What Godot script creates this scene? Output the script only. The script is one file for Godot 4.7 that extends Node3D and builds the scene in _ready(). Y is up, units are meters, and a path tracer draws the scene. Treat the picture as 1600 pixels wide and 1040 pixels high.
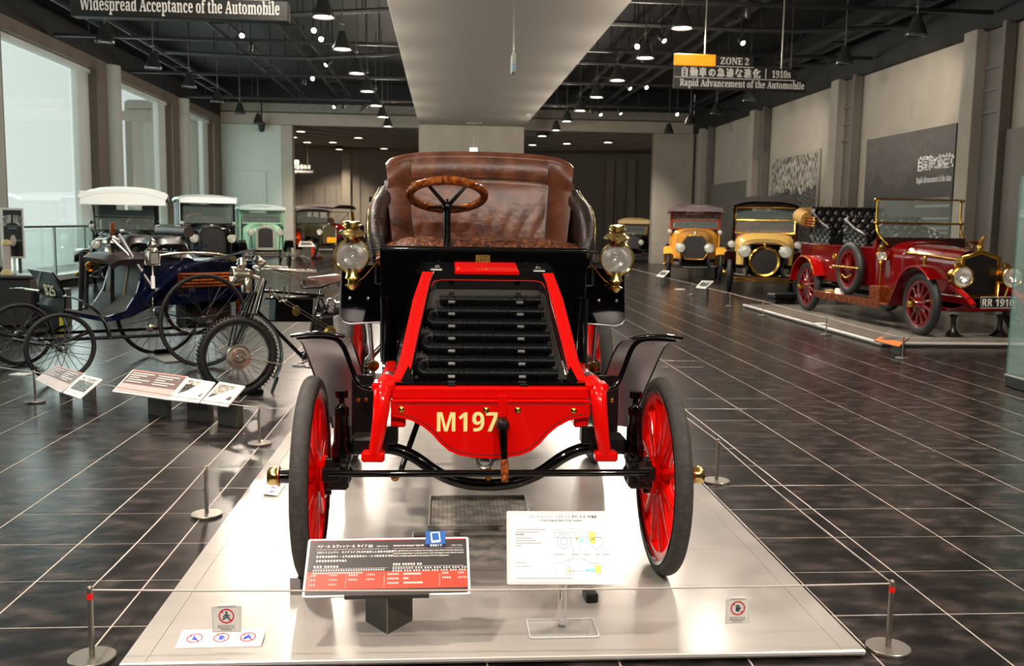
extends Node3D
# Car museum hall. Units metres, y up, the camera stands at the origin and looks along -z.

const F := 1479.8          # focal length in pixels of the 1600 x 1040 frame
const EYE := Vector3(0, 1.478, 0)
var cam_basis: Basis
var M := {}                # materials by name
var cache := {}            # shared meshes
var taken := {}            # names in use at top level


# ---------------------------------------------------------------- mesh building
class MB:
	var v := PackedVector3Array()
	var n := PackedVector3Array()
	var uv := PackedVector2Array()
	var ix := PackedInt32Array()

	func vert(p: Vector3, nn: Vector3, t := Vector2.ZERO) -> int:
		v.append(p); n.append(nn); uv.append(t)
		return v.size() - 1

	func tri(a: int, b: int, c: int) -> void:
		if (v[b] - v[a]).cross(v[c] - v[a]).dot(n[a] + n[b] + n[c]) > 0.0:
			ix.append_array([a, c, b])
		else:
			ix.append_array([a, b, c])

	func face(pts: Array, nn: Vector3, uvs := []) -> MB:
		var s := v.size()
		for i in pts.size():
			vert(pts[i], nn, uvs[i] if uvs.size() else Vector2(pts[i].x, pts[i].y))
		for i in range(1, pts.size() - 1):
			tri(s, s + i, s + i + 1)
		return self

	func quad(a: Vector3, b: Vector3, c: Vector3, d: Vector3) -> MB:
		return face([a, b, c, d], (b - a).cross(d - a).normalized(), [Vector2(0, 1), Vector2(1, 1), Vector2(1, 0), Vector2(0, 0)])

	func box(c: Vector3, s: Vector3, b := 0.0, bs := Basis.IDENTITY) -> MB:
		var h := s * 0.5
		b = minf(b, minf(h.x, minf(h.y, h.z)) * 0.95)
		var P := func(ax: int, sg: Vector3) -> Vector3:
			var q := Vector3(sg.x * (h.x - b), sg.y * (h.y - b), sg.z * (h.z - b))
			q[ax] = sg[ax] * h[ax]
			return c + bs * q
		for ax in 3:
			var a1 := (ax + 1) % 3
			var a2 := (ax + 2) % 3
			for sg in [-1.0, 1.0]:
				var nn := Vector3.ZERO
				nn[ax] = sg
				var pts := []
				for k in [[-1, -1], [1, -1], [1, 1], [-1, 1]]:
					var w := Vector3.ZERO
					w[ax] = sg; w[a1] = k[0]; w[a2] = k[1]
					pts.append(P.call(ax, w))
				face(pts, bs * nn, [Vector2(0, 0), Vector2(1, 0), Vector2(1, 1), Vector2(0, 1)])
		if b > 0.0:
			for ax in 3:
				var a1 := (ax + 1) % 3
				var a2 := (ax + 2) % 3
				for s1 in [-1.0, 1.0]:
					for s2 in [-1.0, 1.0]:
						var lo := Vector3.ZERO
						lo[ax] = -1; lo[a1] = s1; lo[a2] = s2
						var hi := lo
						hi[ax] = 1
						var nn := Vector3.ZERO
						nn[a1] = s1; nn[a2] = s2
						face([P.call(a1, lo), P.call(a1, hi), P.call(a2, hi), P.call(a2, lo)], bs * nn.normalized())
			for sx in [-1.0, 1.0]:
				for sy in [-1.0, 1.0]:
					for sz in [-1.0, 1.0]:
						var w := Vector3(sx, sy, sz)
						face([P.call(0, w), P.call(1, w), P.call(2, w)], bs * w.normalized())
		return self

	# rows: Array of PackedVector3Array, all of one length; the normal is du x dv (u along rows, v across)
	func grid(rows: Array, wrap_u := false, wrap_v := false, flip := false) -> MB:
		var nu := rows.size()
		var nv: int = rows[0].size()
		var s := v.size()
		for i in nu:
			for j in nv:
				var i0 := i - 1
				var i1 := i + 1
				if wrap_u:
					i0 = (i0 + nu) % nu; i1 = i1 % nu
					if i == 0 and rows[0][j].is_equal_approx(rows[nu - 1][j]): i0 = nu - 2
					if i == nu - 1 and rows[0][j].is_equal_approx(rows[nu - 1][j]): i1 = 1
				else:
					i0 = maxi(i0, 0); i1 = mini(i1, nu - 1)
				var j0 := j - 1
				var j1 := j + 1
				if wrap_v:
					j0 = (j0 + nv) % nv; j1 = j1 % nv
					if j == 0: j0 = nv - 2
					if j == nv - 1: j1 = 1
				else:
					j0 = maxi(j0, 0); j1 = mini(j1, nv - 1)
				var nn: Vector3 = (rows[i1][j] - rows[i0][j]).cross(rows[i][j1] - rows[i][j0])
				if nn.length_squared() < 1e-16:
					nn = (rows[i1][(j + 1) % nv] - rows[i0][(j + 1) % nv]).cross(rows[i][j1] - rows[i][j0])
				if nn.length_squared() < 1e-16:
					nn = Vector3.UP
				nn = nn.normalized() * (-1.0 if flip else 1.0)
				vert(rows[i][j], nn, Vector2(float(i) / maxi(nu - 1, 1), float(j) / maxi(nv - 1, 1)))
		for i in nu - 1:
			for j in nv - 1:
				var a := s + i * nv + j
				tri(a, a + nv, a + nv + 1)
				tri(a, a + nv + 1, a + 1)
		return self

	# a sheet with thickness t, the grid being its middle
	func sheet(rows: Array, t: float) -> MB:
		var tmp := MB.new().grid(rows)
		var nv: int = rows[0].size()
		var up := []
		var dn := []
		for i in rows.size():
			var a := PackedVector3Array()
			var b := PackedVector3Array()
			for j in nv:
				var nn := tmp.n[i * nv + j] * t * 0.5
				a.append(rows[i][j] + nn)
				b.append(rows[i][j] - nn)
			up.append(a); dn.append(b)
		grid(up)
		grid(dn, false, false, true)
		var last := rows.size() - 1
		for i in last:
			quad2(up[i][0], up[i + 1][0], dn[i + 1][0], dn[i][0], rows[i][0] - rows[i][1])
			quad2(up[i][nv - 1], up[i + 1][nv - 1], dn[i + 1][nv - 1], dn[i][nv - 1], rows[i][nv - 1] - rows[i][nv - 2])
		for j in nv - 1:
			quad2(up[0][j], up[0][j + 1], dn[0][j + 1], dn[0][j], rows[0][j] - rows[1][j])
			quad2(up[last][j], up[last][j + 1], dn[last][j + 1], dn[last][j], rows[last][j] - rows[last - 1][j])
		return self

	func quad2(a: Vector3, b: Vector3, c: Vector3, d: Vector3, out: Vector3) -> void:
		var nn := (b - a).cross(d - a).normalized()
		if nn.dot(out) < 0.0: nn = -nn
		face([a, b, c, d], nn)

	# profile of (radius, height) from bottom to top on the outside; sharp where it bends by more than 35 degrees
	func lathe(pr: Array, seg := 24, xf := Transform3D.IDENTITY, a0 := 0.0, a1 := TAU) -> MB:
		var m := pr.size() - 1
		var sn := []
		for k in m:
			var d: Vector2 = pr[k + 1] - pr[k]
			sn.append(Vector2(d.y, -d.x).normalized())
		for k in m:
			var na: Vector2 = sn[k]
			var nb: Vector2 = sn[k]
			if k > 0 and sn[k - 1].dot(sn[k]) > 0.8: na = (sn[k - 1] + sn[k]).normalized()
			if k < m - 1 and sn[k + 1].dot(sn[k]) > 0.8: nb = (sn[k + 1] + sn[k]).normalized()
			var s := v.size()
			for i in seg + 1:
				var a := lerpf(a0, a1, float(i) / seg)
				var ca := cos(a)
				var sa := sin(a)
				vert(xf * Vector3(pr[k].x * ca, pr[k].y, pr[k].x * sa), (xf.basis * Vector3(na.x * ca, na.y, na.x * sa)).normalized(), Vector2(float(i) / seg, float(k) / m))
				vert(xf * Vector3(pr[k + 1].x * ca, pr[k + 1].y, pr[k + 1].x * sa), (xf.basis * Vector3(nb.x * ca, nb.y, nb.x * sa)).normalized(), Vector2(float(i) / seg, float(k + 1) / m))
			for i in seg:
				var q := s + i * 2
				if pr[k].x > 1e-6: tri(q, q + 2, q + 1)
				if pr[k + 1].x > 1e-6: tri(q + 1, q + 2, q + 3)
		return self

	func cyl(a: Vector3, b: Vector3, r: float, seg := 16, bev := 0.0) -> MB:
		var l := a.distance_to(b)
		var pr := [Vector2(0, 0), Vector2(r, 0), Vector2(r, l), Vector2(0, l)]
		if bev > 0.0:
			pr = [Vector2(0, 0), Vector2(r - bev, 0), Vector2(r, bev), Vector2(r, l - bev), Vector2(r - bev, l), Vector2(0, l)]
		return lathe(pr, seg, MB.along(a, b))

	static func along(a: Vector3, b: Vector3) -> Transform3D:
		var y := (b - a).normalized()
		var x := y.cross(Vector3.FORWARD if absf(y.z) < 0.9 else Vector3.RIGHT).normalized()
		return Transform3D(Basis(x, y, x.cross(y)), a)

	func ball(c: Vector3, r: Vector3, seg := 16) -> MB:
		var pr := []
		for k in 9:
			var a := -PI / 2 + PI * k / 8.0
			pr.append(Vector2(cos(a), sin(a)))
		return lathe(pr, seg, Transform3D(Basis.from_scale(r), c))

	func torus(c: Vector3, ax: Vector3, R: float, r: float, seg := 32, sides := 10) -> MB:
		var pr := []
		for k in sides + 1:
			var a := TAU * k / sides
			pr.append(Vector2(R + r * cos(a), r * sin(a)))
		var t := MB.along(c, c + ax)
		return lathe(pr, seg, t)

	# round tube along a path; r is a number or one radius per point
	func tube(path: Array, r: Variant, seg := 8, closed := false) -> MB:
		var m := path.size()
		var nrm := Vector3.ZERO
		var rows := []
		for i in m:
			var d: Vector3
			if closed:
				d = path[(i + 1) % m] - path[(i - 1 + m) % m]
			else:
				d = path[mini(i + 1, m - 1)] - path[maxi(i - 1, 0)]
			d = d.normalized()
			if i == 0:
				nrm = d.cross(Vector3.UP if absf(d.y) < 0.9 else Vector3.RIGHT).normalized()
			else:
				nrm = (nrm - d * nrm.dot(d)).normalized()
			var bi := d.cross(nrm)
			var rad: float = r[i] if r is Array else r
			var row := PackedVector3Array()
			for k in seg + 1:
				var a := TAU * k / seg
				row.append(path[i] + (nrm * cos(a) + bi * sin(a)) * rad)
			rows.append(row)
		if closed:
			rows.append(rows[0])
		var s := v.size()
		grid(rows, closed, true)
		# normals straight out from the path keep thin tubes smooth
		for i in rows.size():
			var c: Vector3 = path[i % m]
			for k in seg + 1:
				n[s + i * (seg + 1) + k] = (rows[i][k] - c).normalized()
		for q in range(0, ix.size(), 3):
			if ix[q] >= s:
				if (v[ix[q + 1]] - v[ix[q]]).cross(v[ix[q + 2]] - v[ix[q]]).dot(n[ix[q]]) > 0.0:
					var t := ix[q + 1]
					ix[q + 1] = ix[q + 2]
					ix[q + 2] = t
		if not closed:
			for e in [0, m - 1]:
				var out: Vector3 = (path[0] - path[1]) if e == 0 else (path[m - 1] - path[m - 2])
				var pts := []
				for k in seg: pts.append(rows[e][k])
				face(pts, out.normalized())
		return self

	# polygon in the xy plane of xf, from z0 to z1
	func prism(poly: PackedVector2Array, z0: float, z1: float, xf := Transform3D.IDENTITY) -> MB:
		var t := Geometry2D.triangulate_polygon(poly)
		for e in [z0, z1]:
			var nn := xf.basis * Vector3(0, 0, 1.0 if (e > (z0 + z1) * 0.5) else -1.0)
			var s := v.size()
			for p in poly: vert(xf * Vector3(p.x, p.y, e), nn.normalized(), p)
			for k in range(0, t.size(), 3): tri(s + t[k], s + t[k + 1], s + t[k + 2])
		var cw := Geometry2D.is_polygon_clockwise(poly)
		var m := poly.size()
		for i in m:
			var a := poly[i]
			var b := poly[(i + 1) % m]
			var d := (b - a).normalized()
			var o := Vector2(d.y, -d.x) * (-1.0 if cw else 1.0)
			face([xf * Vector3(a.x, a.y, z0), xf * Vector3(b.x, b.y, z0), xf * Vector3(b.x, b.y, z1), xf * Vector3(a.x, a.y, z1)], (xf.basis * Vector3(o.x, o.y, 0)).normalized())
		return self

	func add(o: MB, xf := Transform3D.IDENTITY) -> MB:
		var s := v.size()
		for i in o.v.size(): vert(xf * o.v[i], (xf.basis * o.n[i]).normalized(), o.uv[i])
		for i in o.ix: ix.append(s + i)
		return self

	func mesh() -> ArrayMesh:
		var a := []
		a.resize(Mesh.ARRAY_MAX)
		a[Mesh.ARRAY_VERTEX] = v
		a[Mesh.ARRAY_NORMAL] = n
		a[Mesh.ARRAY_TEX_UV] = uv
		a[Mesh.ARRAY_INDEX] = ix
		var m := ArrayMesh.new()
		m.add_surface_from_arrays(Mesh.PRIMITIVE_TRIANGLES, a)
		return m


func mb() -> MB:
	return MB.new()


# ---------------------------------------------------------------- scene tree helpers
func numbered(s: String) -> String:
	if not taken.has(s):
		taken[s] = 0
		return s
	taken[s] += 1
	return "%s_%03d" % [s, taken[s]]


func tag(o: Node3D, label: String, category: String, group := "") -> Node3D:
	o.set_meta("label", label)
	o.set_meta("category", category)
	if group: o.set_meta("group", group)
	return o


func thing(called: String, label: String, category: String, at := Vector3.ZERO, turn := 0.0, group := "") -> Node3D:
	var o := Node3D.new()
	o.name = numbered(called)
	add_child(o)
	o.position = at
	o.rotation.y = turn
	tag(o, label, category, group)
	return o


func part(parent: Node3D, called: String, shape: Variant, material: Material, xf := Transform3D.IDENTITY) -> MeshInstance3D:
	var o := MeshInstance3D.new()
	o.mesh = shape.mesh() if shape is MB else shape
	o.material_override = material
	if parent == self:
		o.name = numbered(called)
		add_child(o)
	else:
		o.name = called
		parent.add_child(o, true)
	o.transform = xf
	return o


func single(called: String, shape: Variant, material: Material, label: String, category: String, at := Vector3.ZERO, turn := 0.0, group := "") -> MeshInstance3D:
	var o := part(self, called, shape, material, Transform3D(Basis(Vector3.UP, turn), at))
	tag(o, label, category, group)
	return o


func struct(called: String, shape: Variant, material: Material, at := Vector3.ZERO) -> MeshInstance3D:
	var o := part(self, called, shape, material, Transform3D(Basis.IDENTITY, at))
	o.set_meta("kind", "structure")
	return o


func copy_of(o: Node3D, at: Vector3, label := "", turn := 0.0) -> Node3D:
	var c: Node3D = o.duplicate()
	var base := String(o.name)
	c.name = numbered(base)
	add_child(c)
	c.position = at
	c.rotation.y = turn
	if label: c.set_meta("label", label)
	return c


# lettering as flat print of its own: w x h metres, its lower left corner at the origin of xf
func text(parent: Node3D, s: String, font: String, weight: int, height: float, width: float, material: Material, xf: Transform3D, called := "lettering") -> MeshInstance3D:
	var key := "%s|%s|%d" % [s, font, weight]
	if not cache.has(key):
		var f := SystemFont.new()
		f.font_names = PackedStringArray([font])
		f.font_weight = weight
		var t := TextMesh.new()
		t.font = f
		t.text = s
		t.font_size = 64
		t.pixel_size = 0.01
		t.depth = 0.02
		t.horizontal_alignment = HORIZONTAL_ALIGNMENT_LEFT
		t.vertical_alignment = VERTICAL_ALIGNMENT_BOTTOM
		var src := t.get_mesh_arrays()
		var am := ArrayMesh.new()
		am.add_surface_from_arrays(Mesh.PRIMITIVE_TRIANGLES, src)
		cache[key] = am
	var am2: ArrayMesh = cache[key]
	var bb := am2.get_aabb()
	var sx := (width / bb.size.x) if width > 0.0 else height / bb.size.y
	var sy := height / bb.size.y
	var o := part(parent, called, am2, material)
	o.transform = xf * Transform3D(Basis.from_scale(Vector3(sx, sy, 0.05)), Vector3(-bb.position.x * sx, -bb.position.y * sy, 0.0005))
	return o


# a pixel of the photograph as a direction; then the point where it meets a level, a wall or a depth
func ray(px: float, py: float) -> Vector3:
	return cam_basis * Vector3(px - 800.0, 520.0 - py, -F)


func on_level(px: float, py: float, y := 0.0) -> Vector3:
	var d := ray(px, py)
	return EYE + d * ((y - EYE.y) / d.y)


func on_z(px: float, py: float, z: float) -> Vector3:
	var d := ray(px, py)
	return EYE + d * ((z - EYE.z) / d.z)


func on_x(px: float, py: float, x: float) -> Vector3:
	var d := ray(px, py)
	return EYE + d * ((x - EYE.x) / d.x)


# ---------------------------------------------------------------- materials
func noise_tex(size: int, freq: float, colors: Array, stops: Array, seed_ := 1, oct := 4, warp := 0.0, kind := FastNoiseLite.TYPE_SIMPLEX_SMOOTH) -> ImageTexture:
	var fn := FastNoiseLite.new()
	fn.seed = seed_
	fn.noise_type = kind
	fn.frequency = freq
	fn.fractal_octaves = oct
	if warp > 0.0:
		fn.domain_warp_enabled = true
		fn.domain_warp_amplitude = warp
		fn.domain_warp_frequency = freq * 1.5
	var im := fn.get_seamless_image(size, size, false, false, 0.15)
	im.convert(Image.FORMAT_RGB8)
	var g := Gradient.new()
	g.offsets = PackedFloat32Array(stops)
	g.colors = PackedColorArray(colors)
	for y in size:
		for x in size:
			im.set_pixel(x, y, g.sample(im.get_pixel(x, y).r))
	return ImageTexture.create_from_image(im)


func mat(called: String, color: Color, rough := 0.5, metal := 0.0, spec := 0.5) -> StandardMaterial3D:
	if M.has(called): return M[called]
	var m := StandardMaterial3D.new()
	m.resource_name = called
	m.albedo_color = color
	m.roughness = rough
	m.metallic = metal
	m.metallic_specular = spec
	M[called] = m
	return m


func coat(m: StandardMaterial3D, amount := 1.0, rough := 0.05) -> StandardMaterial3D:
	m.clearcoat_enabled = true
	m.metallic_specular = 0.15
	m.clearcoat = amount
	m.clearcoat_roughness = rough
	return m


func textured(m: StandardMaterial3D, t: Texture2D, scale: float, world := true) -> StandardMaterial3D:
	m.albedo_texture = t
	m.uv1_triplanar = true
	m.uv1_world_triplanar = world
	m.uv1_scale = Vector3.ONE * scale
	return m


func relief(m: StandardMaterial3D, t: Texture2D, cm: float) -> StandardMaterial3D:
	m.heightmap_enabled = true
	m.heightmap_texture = t
	m.heightmap_scale = cm
	return m


func _ready() -> void:
	# ---- camera: 34.15 mm lens, tilted 6.7 degrees down, turned 4.2 degrees right, rolled 0.9 degrees
	var fw := Vector3(0.0728, -0.1158, -0.9906).normalized()
	var rt0 := Vector3(0.99731, 0, 0.07333).normalized()
	var up0 := rt0.cross(fw)
	var right := (rt0 * cos(0.0157) + up0 * sin(0.0157)).normalized()
	fw = (fw - right * right.dot(fw)).normalized()
	cam_basis = Basis(right, right.cross(fw), -fw)
	var cam := Camera3D.new()
	cam.name = "camera"
	add_child(cam)
	cam.transform = Transform3D(cam_basis, EYE)
	cam.near = 0.05
	cam.far = 200.0
	cam.fov = rad_to_deg(2.0 * atan(520.0 / F))
	var lens := CameraAttributesPhysical.new()
	lens.frustum_focal_length = 12.0 / (520.0 / F)
	lens.frustum_focus_distance = 4.3
	lens.frustum_near = 0.05
	lens.frustum_far = 200.0
	lens.exposure_aperture = 4.5
	cam.attributes = lens
	cam.current = true

	# ---- sky: flat overcast, seen and felt through the window openings only
	var env := Environment.new()
	env.background_mode = Environment.BG_COLOR
	env.background_color = Color(0.90, 0.955, 0.925)
	env.background_energy_multiplier = 1.15
	env.tonemap_mode = Environment.TONE_MAPPER_LINEAR
	env.tonemap_exposure = 1.0
	env.sdfgi_enabled = true
	env.ssao_enabled = true
	env.ssil_enabled = true
	var we := WorldEnvironment.new()
	we.name = "environment"
	we.environment = env
	add_child(we)

	# ---- daylight that comes in through the windows
	for zc in [-32.96, -27.2, -20.9, -14.6, -8.1]:
		var al := AreaLight3D.new()
		al.name = "window_daylight"
		add_child(al, true)
		al.area_size = Vector2(4.4, 4.5) if zc > -32 else Vector2(3.2, 4.5)
		al.light_energy = 13.0
		al.light_color = Color(0.9, 1.0, 0.97)
		al.shadow_enabled = true
		al.area_range = 60.0
		al.transform = Transform3D(Basis(Vector3.UP, -PI / 2), Vector3(-8.15, 2.5, zc))

	materials()
	room()
	ceiling_fittings()
	signs()
	posters()
	platform()
	main_car()
	barriers()
	front_boards()
	left_vehicles()
	left_cars()
	right_cars()


func glass(called: String, a := 0.08, tint := Color(0.9, 1.0, 0.97)) -> StandardMaterial3D:
	if M.has(called): return M[called]
	var m := mat(called, Color(tint.r, tint.g, tint.b, a), 0.02)
	m.transparency = BaseMaterial3D.TRANSPARENCY_ALPHA
	return m


func glow(called: String, c: Color, e: float) -> StandardMaterial3D:
	if M.has(called): return M[called]
	var m := mat(called, Color(0.9, 0.9, 0.9), 0.6)
	m.emission_enabled = true
	m.emission = c
	m.emission_energy_multiplier = e
	return m


func materials() -> void:
	var fine := noise_tex(256, 0.05, [Color(0.3, 0.3, 0.3), Color(0.8, 0.8, 0.8)], [0.2, 0.8], 5, 4)
	# setting
	textured(mat("wall_paint", Color(0.94, 0.94, 0.94), 0.75), noise_tex(256, 0.01, [Color(0.61, 0.58, 0.535), Color(0.63, 0.60, 0.555)], [0.3, 0.7], 7, 3), 0.4)
	mat("pale_paint", Color(0.66, 0.68, 0.65), 0.7)
	mat("black_paint", Color(0.022, 0.021, 0.023), 0.7)
	mat("dark_wall", Color(0.16, 0.15, 0.135), 0.7)
	mat("channel_and_shade_grey", Color(0.36, 0.345, 0.32), 0.6)
	mat("brown_trim", Color(0.40, 0.36, 0.32), 0.6)
	mat("soffit_paint", Color(0.56, 0.54, 0.505), 0.8)
	mat("frame_paint", Color(0.82, 0.85, 0.84), 0.45)
	mat("rail_steel", Color(0.50, 0.50, 0.47), 0.35, 0.8)
	glass("window_glass", 0.04)
	glass("car_glass", 0.04).metallic_specular = 0.22
	glass("rail_glass", 0.25, Color(0.75, 0.88, 0.84))
	var tile_t := [
		noise_tex(512, 0.013, [Color(0.06, 0.054, 0.058), Color(0.115, 0.10, 0.102), Color(0.175, 0.152, 0.148), Color(0.27, 0.235, 0.22)], [0.2, 0.45, 0.64, 0.9], 11, 6, 22.0),
		noise_tex(512, 0.013, [Color(0.056, 0.05, 0.055), Color(0.105, 0.092, 0.094), Color(0.165, 0.143, 0.14), Color(0.25, 0.215, 0.205)], [0.2, 0.46, 0.66, 0.9], 23, 6, 26.0)]
	var slate := noise_tex(512, 0.03, [Color(0, 0, 0), Color(1, 1, 1)], [0.15, 0.85], 31, 5)
	for k in 2:
		var m := textured(mat("slate_tile_%d" % k, Color(1, 1, 1), 0.24, 0.0, 0.4), tile_t[k], 0.55)
		m.uv1_scale = Vector3(0.62, 0.9, 0.95)
		relief(m, slate, 0.03)
	mat("grout", Color(0.66, 0.62, 0.58), 0.6)
	# the red car and the platform
	coat(mat("red_enamel", Color(0.88, 0.04, 0.022), 0.3))
	coat(mat("black_enamel", Color(0.012, 0.012, 0.014), 0.25))
	mat("black_iron", Color(0.03, 0.03, 0.032), 0.35)
	mat("dull_black", Color(0.02, 0.02, 0.021), 0.7, 0.0, 0.15)  # plain dull black for chocks, trays, covers and door gaps
	mat("fin_iron", Color(0.115, 0.12, 0.13), 0.38, 0.5)
	relief(textured(mat("tyre_grey", Color(1, 1, 1), 0.75), noise_tex(256, 0.03, [Color(0.19, 0.18, 0.175), Color(0.25, 0.24, 0.235)], [0.3, 0.7], 3, 3), 4.0, false), fine, 0.02)
	mat("tyre_black", Color(0.045, 0.044, 0.044), 0.6)
	mat("brass", Color(0.78, 0.60, 0.26), 0.2, 1.0)
	mat("pale_brass", Color(0.83, 0.74, 0.47), 0.2, 1.0)
	mat("nickel", Color(0.76, 0.73, 0.68), 0.22, 1.0)
	mat("steel", Color(0.56, 0.56, 0.56), 0.35, 1.0)
	mat("brushed_steel", Color(0.66, 0.64, 0.66), 0.32, 1.0)
	mat("mirror_silver", Color(0.95, 0.95, 0.93), 0.2, 1.0)
	glass("lamp_glass", 0.12, Color(1, 1, 0.97))
	var hide := noise_tex(512, 0.012, [Color(0.27, 0.135, 0.085), Color(0.345, 0.185, 0.12), Color(0.40, 0.225, 0.145), Color(0.46, 0.28, 0.18)], [0.15, 0.42, 0.62, 0.92], 41, 5, 12.0)
	var hide_h := noise_tex(512, 0.035, [Color(0, 0, 0), Color(1, 1, 1)], [0.1, 0.9], 43, 5, 10.0)
	relief(textured(mat("brown_leather", Color(1, 1, 1), 0.36), hide, 1.3, false), hide_h, 0.10)
	var worn := noise_tex(512, 0.02, [Color(0.16, 0.07, 0.04), Color(0.33, 0.15, 0.08), Color(0.62, 0.40, 0.22)], [0.3, 0.55, 0.8], 47, 5, 20.0)
	relief(textured(mat("worn_leather", Color(1, 1, 1), 0.45), worn, 3.0, false), hide_h, 0.3)
	relief(textured(mat("dark_leather", Color(1, 1, 1), 0.4), noise_tex(256, 0.02, [Color(0.075, 0.05, 0.042), Color(0.19, 0.12, 0.09)], [0.3, 0.8], 51, 4), 3.0, false), hide_h, 0.2)
	relief(mat("black_leather", Color(0.05, 0.047, 0.047), 0.38), hide_h, 0.2)
	M["black_leather"].uv1_triplanar = true
	coat(textured(mat("wheel_wood", Color(1, 1, 1), 0.3), noise_tex(256, 0.02, [Color(0.30, 0.135, 0.045), Color(0.56, 0.29, 0.10), Color(0.68, 0.40, 0.16)], [0.25, 0.55, 0.85], 53, 4), 6.0, false), 0.8)
	coat(textured(mat("box_wood", Color(1, 1, 1), 0.4), noise_tex(256, 0.015, [Color(0.26, 0.105, 0.035), Color(0.44, 0.20, 0.07)], [0.25, 0.8], 57, 4), 3.0, false), 0.5)
	mat("cream_print", Color(1.0, 0.95, 0.62), 0.5)
	textured(mat("platform_paint", Color(1, 1, 1), 0.2), noise_tex(256, 0.012, [Color(0.615, 0.595, 0.575), Color(0.65, 0.63, 0.61)], [0.3, 0.7], 61, 3), 0.5)
	mat("platform_edge", Color(0.88, 0.86, 0.84), 0.3, 0.4)
	mat("post_steel", Color(0.60, 0.58, 0.55), 0.32, 0.85)
	mat("rope", Color(0.72, 0.68, 0.65), 0.5)
	mat("red_band", Color(0.95, 0.10, 0.05), 0.5)
	mat("white_print", Color(0.93, 0.92, 0.90), 0.5)
	mat("white_card", Color(0.90, 0.89, 0.87), 0.5)
	mat("grey_print", Color(0.45, 0.45, 0.47), 0.5)
	mat("black_print", Color(0.05, 0.05, 0.055), 0.5)
	mat("red_print", Color(0.82, 0.10, 0.14), 0.5)
	mat("blue_print", Color(0.16, 0.26, 0.80), 0.5)
	mat("board_grey", Color(0.235, 0.215, 0.215), 0.35)
	mat("board_red", Color(0.90, 0.27, 0.20), 0.35)
	mat("stand_grey", Color(0.26, 0.25, 0.23), 0.45)
	glass("acrylic", 0.14, Color(0.95, 0.97, 0.96))


const XL := -8.1
const XR := 9.35
const ZB := -35.7
const ZF := 12.0
const TOP := 6.4
const TILE := 0.45


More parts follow.
